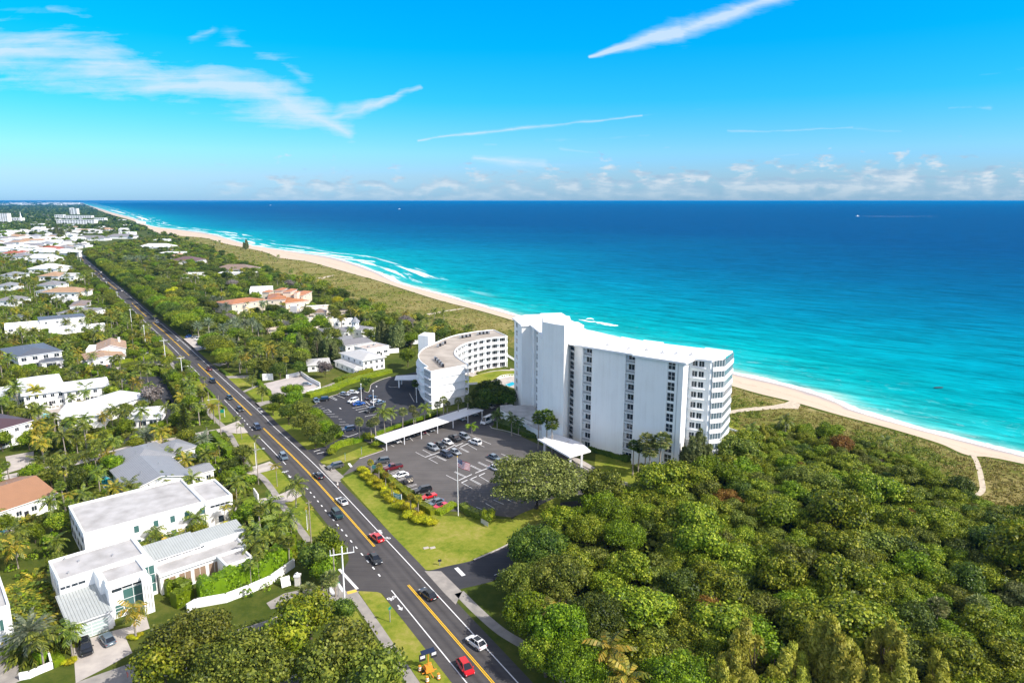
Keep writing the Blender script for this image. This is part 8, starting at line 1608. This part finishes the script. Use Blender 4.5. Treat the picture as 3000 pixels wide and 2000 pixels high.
for x, y, h in [(960, 940, 13), (1250, 150 + 340, 13), (1215, 505, 13), (1070, 540, 12), (980, 560, 12), (870, 590, 10), (840, 580, 10), (1390, 520, 10), (1110, 530, 12), (330, 1030, 12), (380, 1060, 12), (300, 1000, 11), (760, 960, 8), (910, 960, 9), (1010, 980, 9)]: P_('royal', ZA(x, y), h, 1.5 if h > 10 else 1.3, 'tall royal palm left of the distant road', L_PALM)
# ---------------------------------------------------------------- hedges and topiary
hedge('ficus_hedge', [ZH(330, 640), ZH(560, 560), ZH(800, 450), ZH(1020, 370), ZH(1200, 280), ZH(1340, 190)], 3.2, 4.6, L_BRIGHT, 'tall dark ficus hedge behind the white villa wall', dens=9, s=.36, lump=.2)
hedge('ficus_hedge', [ZF(870, 1000), ZF(1100, 1180), ZF(1250, 1330), ZF(1370, 1490)], 3.4, 4.6, L_BRIGHT, 'tall ficus hedge along the sidewalk left of the road', dens=9, s=.36, lump=.2); hedge('ficus_hedge', [ZH(-60, 560), ZH(80, 520), ZH(200, 600), ZH(40, 700)], 2.4, 3.0, L_BRIGHT, 'ficus hedge in front of the villa columns', dens=9, s=.34, lump=.2)
hedge('hedge', [ZK(800, 520), ZK(900, 590), ZK(1000, 670), ZK(1100, 760), ZK(1200, 850), ZK(1330, 930), ZK(1450, 1010)], 1.9, 1.5, L_LIME, 'long clipped hedge between topiary bed and parked cars'); hedge('hedge', [ZK(1500, 1015), ZK(1600, 960), ZK(1690, 905)], 1.8, 1.3, L_LIME, 'short clipped hedge left of the flagpole'); hedge('hedge', [ZK(1760, 930), ZK(1880, 1000), ZK(2000, 1050), ZK(2110, 1060)], 2.2, 1.6, L_OLIVE, 'rounded hedge right of the flagpole'); T_('round', ZK(2080, 1030), 1.6, .65, 'ball-shaped clipped shrub at the hedge end right of the flagpole', L_LIME)
hedge('hedge', [ZI(5, 1035), ZI(150, 990), ZI(300, 950), ZI(430, 890), ZI(560, 850), ZI(700, 810), ZI(830, 780), ZI(950, 745)], 3.4, 1.8, L_LIME, 'broad yellow-green hedge behind the crescent car park', dens=9, s=.3); hedge('hedge', [ZI(330, 860), ZI(430, 820), ZI(520, 790)], 2.4, 1.6, L_BRIGHT, 'darker hedge in front of the lawn by the white two storey house'); hedge('hedge', [ZI(450, 850), ZI(640, 770), ZI(740, 740)], 2.6, 1.8, L_LIME, 'second yellow-green hedge row behind the crescent car park')
hedge('hedge', [ZK(290, 290), ZK(350, 240), ZK(430, 210), ZK(520, 195)], 1.8, 1.8, L_LIME, 'rounded yellow-green hedge on the island between the two car parks'); hedge('hedge', [ZK(520, 190), ZK(580, 175), ZK(640, 160)], 1.6, 1.5, L_BRIGHT, 'darker hedge beside the leaning fan palm'); hedge('hedge', [ZS(500, 1140), ZS(700, 1060), ZS(860, 1000), ZS(950, 960)], 1.6, 1.3, L_BRIGHT, 'clipped hedge curving round the tree clump at the car park exit')
hedge('hedge', [ZI(790, 1475), ZI(1000, 1390), ZI(1200, 1320), ZI(1380, 1265), ZI(1500, 1215)], 1.2, 1.2, L_BRIGHT, 'low hedge along the back of the long carport', dens=10)
for x, y, sc, l in [(270, 290, .9, 'at the tip of the car park island'), (680, 120, 1.3, 'beside the end of the carport, left'), (740, 130, 1.2, 'beside the end of the carport, middle'), (810, 190, 1.3, 'beside the first carport post')]: T_('topiary', ZK(x, y), 1, sc * 1.1, f'rounded lime-green clipped shrub {l}', L_LIME, sz=1.6)
ti = 0
for x, y, sc in [(620, 475, 1.0), (655, 500, 1.1), (690, 530, 1.2), (640, 545, 1.0), (720, 575, 1.2), (760, 600, 1.2), (800, 620, 1.3), (740, 630, 1.0), (820, 680, 1.3), (870, 685, 1.2), (920, 760, 1.3), (970, 770, 1.3), (900, 740, .9), (960, 820, 1.2), (1060, 860, 1.0), (1060, 900, 1.3), (1120, 920, 1.4), (1170, 930, 1.3), (1160, 1010, 1.3), (1200, 990, 1.2), (1270, 1010, 1.3), (1310, 1060, 1.4), (1370, 1085, 1.4), (1420, 1090, 1.1), (1240, 1040, 1.2)]:
    T_('topiary', ZK(x, y + 12), .6, sc * .92, 'golden clipped cloud-shaped shrub in the bed facing the coastal road', L_GOLD, name='topiary_bush')
for x, y in [(770, 560), (790, 585), (1050, 785), (1235, 950), (1150, 880), (700, 480)]: T_('topiary', ZK(x, y), .5, .7, 'grey-green shrub tucked behind the golden topiary', L_GREY, name='topiary_bush')
hedge('hedge', [ZF(480, 110), ZF(560, 200), ZF(640, 290), ZF(690, 350)], 2.2, 2.4, L_BRIGHT, 'tall straight dark hedge beside the sidewalk'); hedge('hedge', [ZC(1300, 660), ZC(1500, 620), ZC(1700, 590), ZC(1790, 560), ZC(1740, 490), ZC(1680, 430), ZC(1620, 350)], 2.0, 1.8, L_LIME, 'clipped hedge wrapping the corner by the tan-tiled house'); hedge('hedge', [ZC(290, 410), ZC(500, 370), ZC(800, 350), ZC(1000, 320)], 2.2, 2.2, L_OLIVE, 'long hedge between the charcoal-roofed house and the white terrace')
hedge('hedge', [ZC(1040, 770), ZC(1200, 740), ZC(1330, 730)], 1.8, 1.4, L_BRIGHT, 'hedge across the lawn by the side street'); hedge('hedge', [ZC(880, 690), ZC(1010, 700)], 2.0, 1.8, L_LIME, 'short bright hedge in front of the white wall'); hedge('hedge', [ZC(1380, 700), ZC(1600, 690), ZC(1850, 690)], 1.8, 1.4, L_OLIVE, 'hedge between side street and residents drive')
hedge('hedge', [ZC(1870, 760), ZC(1930, 850), ZC(2000, 950), ZC(2070, 1080), ZC(2090, 1180)], 2.6, 3.2, L_OLIVE, 'tall hedge wall casting shade over the curved drive', dens=8, s=.34); hedge('hedge', [ZC(1720, 1420), ZC(1880, 1360), ZC(2020, 1310)], 2.0, 2.0, L_BRIGHT, 'clipped hedge below the curved drive'); hedge('hedge', [ZC(1850, 1440), ZC(1980, 1410)], 1.2, 1.0, L_LIME, 'low bright hedge beside the norfolk pine')
hedge('hedge', [ZE(760, 230), ZE(900, 190), ZE(1050, 150), ZE(1200, 110)], 2.8, 1.8, L_LIME, 'yellow-green hedge along the lawn of the broad white-roofed building'); hedge('hedge', [ZG(420, 1180), ZG(450, 1290), ZG(500, 1330)], 2.0, 1.6, L_BRIGHT, 'clipped hedge inside the white wall, lower left corner', dens=18, s=.2)
hedge('hedge', [ZG(600, 1190), ZG(630, 1300), ZG(690, 1370)], 1.8, 1.2, L_BRIGHT, 'bright shrubs outside the white wall, lower left', dens=16, s=.22); hedge('hedge', [ZD(1005, 870), ZD(1060, 940), ZD(1140, 1010)], 1.6, 1.8, L_BRIGHT, 'clipped hedge at the entry of the walled car park'); hedge('hedge', [ZD(570, 725), ZD(650, 780)], 1.3, 1.0, L_DARK, 'dark low hedge on the shaded lawn'); 
for i, (a, b) in enumerate([((395, 935), (450, 985)), ((455, 990), (500, 1040)), ((560, 1110), (640, 1180)), ((280, 810), (320, 845))]): hedge('hedge', [ZD(*a), ZD(*b)], 1.0, .8, L_BRIGHT, ['low verge hedge nearest the lamp pole', 'second low verge hedge beside the dotted line', 'third low verge hedge beside the green sign', 'low verge hedge farthest up the road'][i])
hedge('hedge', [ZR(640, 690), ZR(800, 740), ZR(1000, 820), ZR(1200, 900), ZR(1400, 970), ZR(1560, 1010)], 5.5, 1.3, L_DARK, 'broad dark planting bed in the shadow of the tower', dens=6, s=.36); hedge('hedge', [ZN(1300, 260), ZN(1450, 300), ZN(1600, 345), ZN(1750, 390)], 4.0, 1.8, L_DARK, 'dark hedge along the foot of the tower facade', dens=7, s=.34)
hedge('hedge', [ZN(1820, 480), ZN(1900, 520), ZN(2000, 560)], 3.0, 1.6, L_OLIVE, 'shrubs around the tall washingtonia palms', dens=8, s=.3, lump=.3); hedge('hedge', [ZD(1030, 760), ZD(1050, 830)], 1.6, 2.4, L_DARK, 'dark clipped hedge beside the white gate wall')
for z, sc, l in [(ZG(1500, 1040), .5, 'left of the young palm'), (ZG(1590, 1020), .5, 'right of the young palm'), (ZG(1550, 1050), .45, 'in front of the young palm'), (ZG(800, 1340), .5, 'below the bed palm'), (ZG(850, 1300), .5, 'right of the bed palm'), (ZG(720, 1330), .5, 'left of the bed palm')]: T_('topiary', z, .3, sc, f'small yellow shrub {l} by the villa', L_GOLD, name='bush')
T_('bush', ZD(605, 580), .6, .8, 'red-leaved round bush on the shaded roadside lawn', L_RUST)
# shaded dark trees between the two towers
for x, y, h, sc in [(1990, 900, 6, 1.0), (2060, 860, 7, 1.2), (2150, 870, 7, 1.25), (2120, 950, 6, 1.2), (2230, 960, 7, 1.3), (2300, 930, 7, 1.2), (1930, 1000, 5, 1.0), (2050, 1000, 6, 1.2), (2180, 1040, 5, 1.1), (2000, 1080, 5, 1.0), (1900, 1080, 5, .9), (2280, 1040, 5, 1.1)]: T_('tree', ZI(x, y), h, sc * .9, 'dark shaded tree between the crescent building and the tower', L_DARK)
# ---------------------------------------------------------------- planting: filling the gardens and woods
def ok(x, y, r, marg):
    if not free(x, y, marg): return False
    for a, b, q in PL:
        if abs(a - x) < q + r and abs(b - y) < q + r and (a - x) ** 2 + (b - y) ** 2 < (q + r) ** 2: return False
    return True
def scatter(region, n, chooser, seed, tries=40):
    rnd = random.Random(seed); Pz = [G(*p) for p in region]; x0, x1 = min(p.x for p in Pz), max(p.x for p in Pz); y0, y1 = min(p.y for p in Pz), max(p.y for p in Pz); k = 0
    for _ in range(n * tries):
        if k >= n: break
        x, y = rnd.uniform(x0, x1), rnd.uniform(y0, y1)
        if inpoly(x, y, Pz) and chooser(x, y, rnd): k += 1
    return k
W0 = []
def ch_woods(x, y, rnd):
    sc = rnd.choice([.75, .85, .95, 1.1, 1.3, 1.55]) * rnd.uniform(.95, 1.08) * min(1.1, max(.5, .42 + (min((q.x - x) ** 2 + (q.y - y) ** 2 for q in VG) ** .5 - 22) / 75)); r = 2.25 * sc
    if not ok(x, y, r, .5): return False
    PL.append((x, y, r)); pp = PX((x, y, 4)); t = (pp[0] - 1500) / 1500
    m = rnd.choices([SEA_L, L_OLIVE, L_DARK, L_BRIGHT, L_RUST, L_PINE], [60, 16, 10, 10, 2.0, 2])[0]
    nm = {SEA_L: 'olive-gold sea grape tree', L_OLIVE: 'brownish olive tree', L_DARK: 'dark green tree', L_BRIGHT: 'bright green tree', L_RUST: 'rust-red leaved tree', L_PINE: 'grey-green feathery tree'}[m]
    W0.append((x, y, sc, sc * rnd.uniform(.75, 1.15), m, nm)); return True
scatter([(1500, 1590), (1500, 1740), (1560, 1840), (1640, 1900), (1760, 2020), (2100, 2500), (3400, 2600), (3500, 1760), (3000, 1532), (2904, 1502), (2827, 1474), (2770, 1436), (2697, 1396), (2636, 1341), (2521, 1301), (2349, 1263), (2250, 1268), (2170, 1335), (2110, 1415), (2000, 1455), (1880, 1478), (1800, 1475), (1720, 1490), (1650, 1560), (1590, 1580)], 760, ch_woods, 3, 60)
def size_px(q): return q[2] / max(q[1], 30) * (1 if -150 < PX((q[0], q[1], 3))[0] < 3150 and PX((q[0], q[1], 6))[1] < 2060 else .001)
W0.sort(key=size_px, reverse=True); nW = len(W0); WI = []
GM = [(CR['grape'][i % 6], m) for i, m in enumerate([SEA_L, SEA_L, SEA_L, L_OLIVE, L_DARK, L_BRIGHT])]
def rest(name, L_, label):
    if L_: gn_scatter(name, [(q[0], q[1], q[2] * .9, q[3] * .9, {L_OLIVE: 3, L_DARK: 4, L_BRIGHT: 5}.get(q[4], i % 3)) for i, q in enumerate(L_)], GM, label)
for q in W0[:290]: WI.append((plant('grape' if q[4] in (SEA_L, L_OLIVE) else random.choice(['tree', 'grape']), (q[0], q[1], 0), q[2], q[4], q[5] + ' in the beachside woods', name='sea_grape_tree', sz=q[3], group='trees of the beachside woods', simple=True)))
rest('back_woods', W0[290:], 'farther crowns of the beachside woods closing into one canopy')
TR = []
s_ = 0
for i in range(1, len(RDD)):
    p = RDD[i]; s_ += 1
    if 300 < p.y < 1000 and s_ % 9 == 0:
        t_ = (RDD[i] - RDD[i - 1]).normalized(); n_ = Vector((-t_.y, t_.x, 0))
        for sd in ((-1, 1) if p.y > 430 else (-1,)):
            q = p + n_ * sd * random.uniform(9.5, 13)
            if not free(q.x, q.y): continue
            sc = random.uniform(.8, 1.3) * (1 if sd < 0 else .65); m = random.choice([SEA_L, L_OLIVE, L_DARK, L_BRIGHT]); PL.append((q.x, q.y, 5 * sc)); plant('fig', (q.x, q.y, 0), sc, m, {SEA_L: 'golden-green', L_OLIVE: 'olive', L_DARK: 'dark green', L_BRIGHT: 'bright green'}[m] + ' broad-crowned tree overhanging the ' + ('right' if sd < 0 else 'left') + ' side of the distant road', name='roadside_tree')
for i in range(13):
    for j, (x_, y_) in enumerate(((1 + i * 1.9, 21.6), (7 + i * 2.0, 17.6 + (3 if i < 5 else 0)))):
        q = VF.w(x_, y_); PL.append((q.x, q.y, 1.2)); palm('areca', q, 0, random.uniform(1.7, 2.3), random.choice([L_PALM, L_PALMY, L_PALM]), 'lush palm clump between the two modern villas')
for i in range(12):
    for x_ in (-1.8, -4.0, -6.0): q = VF.w(x_, 1 + i * 2.0); PL.append((q.x, q.y, 1.2)); palm('areca', q, 0, random.uniform(1.2, 1.7), random.choice([L_PALM, L_PALMY, L_BRIGHT]), 'yellow-green palm clump left of the modern villa')
garden_kinds = []
def ch_garden(near):
    def f(x, y, rnd):
        if roaddist(x, y) < 8.5: return False
        q = rnd.random()
        if q < .30: kd, r = 'palm', 1.1
        elif q < .50: kd, r = 'areca', 1.2
        elif q < .80: kd, r = 'tree', 2.0
        else: kd, r = 'bush', 1.0
        if not ok(x, y, r * (.8 if near else 1), .9 if near else 1.5): return False
        PL.append((x, y, r)); loc = (x, y, 0); wh = where((x, y))
        if kd == 'palm': palm(rnd.choice(['coconut', 'coconut', 'royal', 'fan', 'foxtail']), loc, rnd.uniform(4.5, 8), rnd.uniform(.8, 1.15), rnd.choice([L_PALM, L_PALM, L_PALMY, L_PALM]), 'garden palm ' + wh)
        elif kd == 'areca': palm('areca', loc, 0, rnd.uniform(.7, 1.15), rnd.choice([L_PALM, L_PALMY, L_PALM]), 'clump of arching fronds ' + wh)
        elif kd == 'tree': m = rnd.choice([L_DARK, L_BRIGHT, L_OLIVE, SEA_L, L_BRIGHT]); s_ = rnd.uniform(.6, .95); TR.append((x, y, s_, s_, m, {L_DARK: 'dark green', L_BRIGHT: 'bright green', L_OLIVE: 'olive', SEA_L: 'golden green'}[m] + ' garden tree ' + wh))
        else: plant('bush', loc, rnd.uniform(.8, 1.5), rnd.choice([L_DARK, L_BRIGHT, L_OLIVE, L_LIME]), 'leafy garden bush ' + wh)
        return True
    return f
n1 = scatter([(-80, 1180), (-120, 1980), (150, 1980), (210, 1870), (480, 1780), (860, 1720), (900, 1590), (640, 1250), (560, 1120), (470, 990), (400, 930), (-60, 930)], 900, ch_garden(True), 21, 60)
n2 = scatter([(-60, 935), (400, 935), (380, 890), (300, 820), (240, 775), (225, 735), (-60, 735)], 800, ch_garden(False), 22, 60)
def ch_mid(x, y, rnd):
    if roaddist(x, y) < 7.5: return False
    q = rnd.random(); kd = 'palm' if q < .2 else ('tree' if q < .9 else 'areca'); r = 1.4 if kd != 'tree' else 3.0
    if not ok(x, y, r * .9, 1): return False
    PL.append((x, y, r)); loc = (x, y, 0); wh = where((x, y))
    if kd == 'palm': palm(rnd.choice(['coconut', 'coconut', 'royal', 'fan']), loc, rnd.uniform(5.5, 9), rnd.uniform(.9, 1.2), rnd.choice([L_PALM, L_PALM, L_PALMY]), 'tall palm ' + wh)
    elif kd == 'areca': palm('areca', loc, 0, 1.1, L_PALMY, 'arching frond clump ' + wh)
    else: m = rnd.choices([L_DARK, L_BRIGHT, L_OLIVE, SEA_L, L_GREY, L_GOLD], [5, 4, 5, 5, .3, .5])[0]; s_ = rnd.uniform(.95, 1.7); TR.append((x, y, s_, s_ * .85, m, {L_DARK: 'dark green', L_BRIGHT: 'bright green', L_OLIVE: 'olive', SEA_L: 'golden green', L_GREY: 'bare grey', L_GOLD: 'yellow-green'}[m] + ' tree ' + wh))
    return True
n3 = scatter([(262, 736), (480, 694), (600, 724), (740, 782), (900, 828), (1000, 862), (1100, 918), (1250, 958), (1470, 1012), (1500, 1075), (1260, 1030), (1100, 1010), (900, 1080), (830, 1120), (760, 1110), (640, 1050), (560, 1020), (440, 930), (330, 830), (262, 772), (248, 745)], 1100, ch_mid, 23, 60)
# far trees beyond the bend: single low-detail crowns
cnt = 0
def ch_far(x, y, rnd):
    if roaddist(x, y) < 10 or not ok(x, y, 3.0, 2): return False
    PL.append((x, y, 3.4)); m = rnd.choice([L_DARK, L_OLIVE, L_BRIGHT, L_DARK, L_PINE]); sc = rnd.uniform(.9, 1.8); plant('far', (x, y, 0), sc, m, {L_DARK: 'dark', L_OLIVE: 'olive', L_BRIGHT: 'green', L_PINE: 'grey-green'}[m] + ' distant tree ' + where((x, y)), simple=True, name='distant_tree'); return True
TR.sort(key=size_px, reverse=True)
for q in TR[:205]: plant('tree', (q[0], q[1], 0), q[2], q[4], q[5], sz=q[3])
rest('middle_distance_trees', TR[205:], 'smaller or farther garden trees filling the gaps between houses')
n4 = scatter([(-60, 740), (240, 738), (500, 728), (620, 740), (560, 705), (470, 690), (380, 655), (300, 640), (200, 650), (-40, 655)], 300, ch_far, 24, 40)
print('planted', nW, len(TR), n1, n2, n3, n4)
# the far-off woods and dune cover: stuff
def blobs(name, region, n, s0, m, label, seed, hfun=lambda r: 1, nleaf=26, minr=0, flat=.8, leaf=.5, cat='woods'):
    rnd = random.Random(seed); Pz = [G(*p) for p in region] if not isinstance(region[0], Vector) else region; x0, x1 = min(p[0] for p in Pz), max(p[0] for p in Pz); y0, y1 = min(p[1] for p in Pz), max(p[1] for p in Pz); mb = MB(); k = 0
    for _ in range(n * 30):
        if k >= n: break
        px_ = None; x, y = rnd.uniform(x0, x1), rnd.uniform(y0, y1)
        if not inpoly(x, y, Pz) or not free(x, y) or (minr and roaddist(x, y) < minr): continue
        r = s0 * rnd.uniform(.6, 1.3); h = r * flat * hfun(rnd)
        for j in range(nleaf):
            d = rdir(rnd); d.z = abs(d.z); c = Vector((x + d.x * r, y + d.y * r, h * d.z * 1.2 + .1)); leafquad(mb, c, d + rdir(rnd) * .7, r * leaf * rnd.uniform(.7, 1.4), rnd)
        k += 1
    return mb.build(name, m, label=label, cat=cat, kind='stuff')
def blobs_px(name, region_px, n, s0, m, label, seed, **k):
    """sample evenly in the picture rows so that depth is covered"""
    rnd = random.Random(seed); mb = MB(); c_ = 0; nleaf = k.get('nleaf', 12); xs = [p[0] for p in region_px]; ys = [p[1] for p in region_px]
    for _ in range(n * 30):
        if c_ >= n: break
        x, y = rnd.uniform(min(xs), max(xs)), rnd.uniform(min(ys), max(ys))
        if not inpoly(x, y, region_px): continue
        p = G(x, y)
        if not free(p.x, p.y) or roaddist(p.x, p.y) < 10: continue
        r = s0 * rnd.uniform(.7, 1.4) * max(1, p.y / 1600) ** .8
        for j in range(nleaf):
            d = rdir(rnd); d.z = abs(d.z); c = Vector((p.x + d.x * r, p.y + d.y * r, min(9, r * 1.1) * d.z)); leafquad(mb, c, d + rdir(rnd) * .7, r * .75 * rnd.uniform(.7, 1.4), rnd)
        c_ += 1
    return mb.build(name, m, label=label, cat='woods', kind='stuff')
blobs_px('far_woods', [(-60, 590), (225, 590), (300, 625), (440, 675), (330, 680), (180, 670), (-60, 700)], 3800, 6.0, L_DARK, 'far-off dark woods and gardens of the town merging into one mass', 31)
blobs_px('far_woods', [(-60, 604), (150, 604), (150, 632), (-60, 640)], 900, 7.0, L_DARK, 'dense blue-green belt of woods behind the far town', 32)
UND = [(-80, 1180), (-120, 1990), (210, 1900), (480, 1800), (860, 1720), (900, 1590), (640, 1250), (560, 1120), (470, 990), (400, 930), (240, 775), (225, 740), (-60, 740)]
blobs('undergrowth', UND, 5200, 1.15, L_BRIGHT, 'low leafy undergrowth filling the gardens left of the road', 33, minr=8.5, nleaf=22, flat=.9)
blobs('undergrowth', [(262, 736), (480, 694), (600, 724), (740, 782), (900, 828), (1000, 862), (1100, 918), (1250, 958), (1470, 1012), (1500, 1075), (1260, 1030), (1100, 1010), (900, 1080), (830, 1120), (760, 1110), (640, 1050), (560, 1020), (440, 930), (330, 830), (262, 772)], 4200, 1.4, L_OLIVE, 'low scrubby undergrowth between the road and the dunes', 34, minr=10, nleaf=20, flat=.8)
blobs('undergrowth', [(1500, 1600), (1500, 1740), (1560, 1840), (1640, 1900), (1760, 2020), (2100, 2500), (3400, 2600), (3500, 1800), (3000, 1600), (2870, 1548), (2700, 1450), (2560, 1360), (2400, 1300), (2300, 1272), (2170, 1325), (2100, 1400), (2000, 1440), (1880, 1462)], 1500, 1.8, L_OLIVE, 'low undergrowth beneath the beachside woods', 35, nleaf=24, flat=1.0)
def dune_cover():
    rnd = random.Random(44); mb = MB(); mg = MB(); P = DUNEPOLY; k = 0; PPX = [Vector((*PX((p.x, p.y, 0)), 0)) for p in P]
    near = [p for p in P]; x0, x1 = min(p.x for p in P), max(p.x for p in P); paths = [[G(*q) for q in pp] for pp in ([(2138, 1212), (2138, 1202), (2200, 1193), (2260, 1188), (2318, 1172), (2345, 1184), (2338, 1198), (2290, 1196), (2200, 1203)],)]
    def onpath(x, y): return min((p.x - x) ** 2 + (p.y - y) ** 2 for p in dp) < 1.6 or inpoly(x, y, paths[0])
    PQ = [(p.x, p.y) for p in PPX if p.x < 3600]
    for _ in range(52000):
        u_, v_ = rnd.uniform(480, 3100), 690 + 900 * rnd.random()
        if not inpoly(u_, v_, PQ): continue
        x, y, _z = G(u_, v_)
        if onpath(x, y): continue
        v = math.sin(x * .11 + 1.3 * math.sin(y * .07)) + math.sin(y * .09 - x * .05 + 2) + .5 * math.sin(x * .37 + y * .21) + rnd.uniform(-.45, .45)
        s = .42 if y < 320 else min(3, .42 * y / 320)
        if v > .75:
            r = s * rnd.uniform(1.4, 2.6)
            for j in range(14): d = rdir(rnd); d.z = abs(d.z); leafquad(mg, Vector((x + d.x * r, y + d.y * r, .1 + d.z * r * .55)), d + rdir(rnd) * .6, s * rnd.uniform(.8, 1.4), rnd)
        else:
            for j in range(5):
                a = rnd.uniform(0, 6.28); c = Vector((x + rnd.uniform(-.7, .7), y + rnd.uniform(-.7, .7), s * .45)); leafquad(mb, c, Vector((math.cos(a), math.sin(a), .35)), s * rnd.uniform(.9, 1.7), rnd, 1.0, up=Vector((0, 0, 1)))
    mb.build('dune_grass', [leafmat('dune_grass_blades', [(.12, .13, .02), (.26, .24, .05), (.42, .36, .11), (.55, .46, .20)])], label='tan and olive sea-oat grass covering the dunes', cat='grass', kind='stuff')
    mg.build('dune_scrub', [leafmat('dune_scrub_leaves', [(.03, .05, .006), (.10, .14, .012), (.20, .24, .02), (.32, .32, .04)])], label='low green scrub patches spreading over the dunes', cat='ground cover', kind='stuff')
dune_cover()
# ---------------------------------------------------------------- unique labels
ORD = ['first', 'second', 'third', 'fourth', 'fifth', 'sixth', 'seventh', 'eighth', 'ninth', 'tenth']
def ordinal(i): return ORD[i] if i < 10 else f'{i + 1}{"th" if 10 <= i % 100 < 20 else {1: "st", 2: "nd", 3: "rd"}.get((i + 1) % 10, "th") if (i + 1) % 100 not in (11, 12, 13) else "th"}'
rowsz = {}
for o in WI:
    rowsz.setdefault(int((2600 - PX(o.location)[1]) // 70), []).append(o)
for ri, key in enumerate(sorted(rowsz)):
    L_ = sorted(rowsz[key], key=lambda o: PX(o.location)[0])
    for i, o in enumerate(L_): o['label'] = f"{o['label'].replace(' in the beachside woods', '')}, {ordinal(i)} from left in woods row {ordinal(ri)} from the bottom"
by = {}
for o in AUTO:
    if o in WI: continue
    by.setdefault(o['label'], []).append(o)
for lab, L_ in by.items():
    if len(L_) < 2: continue
    L_.sort(key=lambda o: PX(o.location)[0]); g = lab if len(lab) < 90 else lab[:90]
    for i, o in enumerate(L_):
        o['label'] = f'{lab}, {"leftmost" if i == 0 else "rightmost" if i == len(L_) - 1 else ordinal(i) + " from left"}'
        if 'group' not in o: o['group'] = lab
# ---------------------------------------------------------------- sea air: the haze that softens the far town
mb = MB(); mb.box(-64000, -400, -3.0, 72000, 68000, 79.5, 0)
hm = bpy.data.materials.new('haze'); hm.use_nodes = True; nt = hm.node_tree; nt.nodes.clear(); o_ = nt.nodes.new('ShaderNodeOutputMaterial'); v_ = nt.nodes.new('ShaderNodeVolumePrincipled')
v_.inputs['Color'].default_value = (.008, .30, .68, 1); v_.inputs['Density'].default_value = 4.2e-5; v_.inputs['Anisotropy'].default_value = 0.0; nt.links.new(v_.outputs[0], o_.inputs['Volume'])
mb.build('haze', [hm], kind='stuff', label='thin blue sea haze over the far town and horizon', cat='haze')
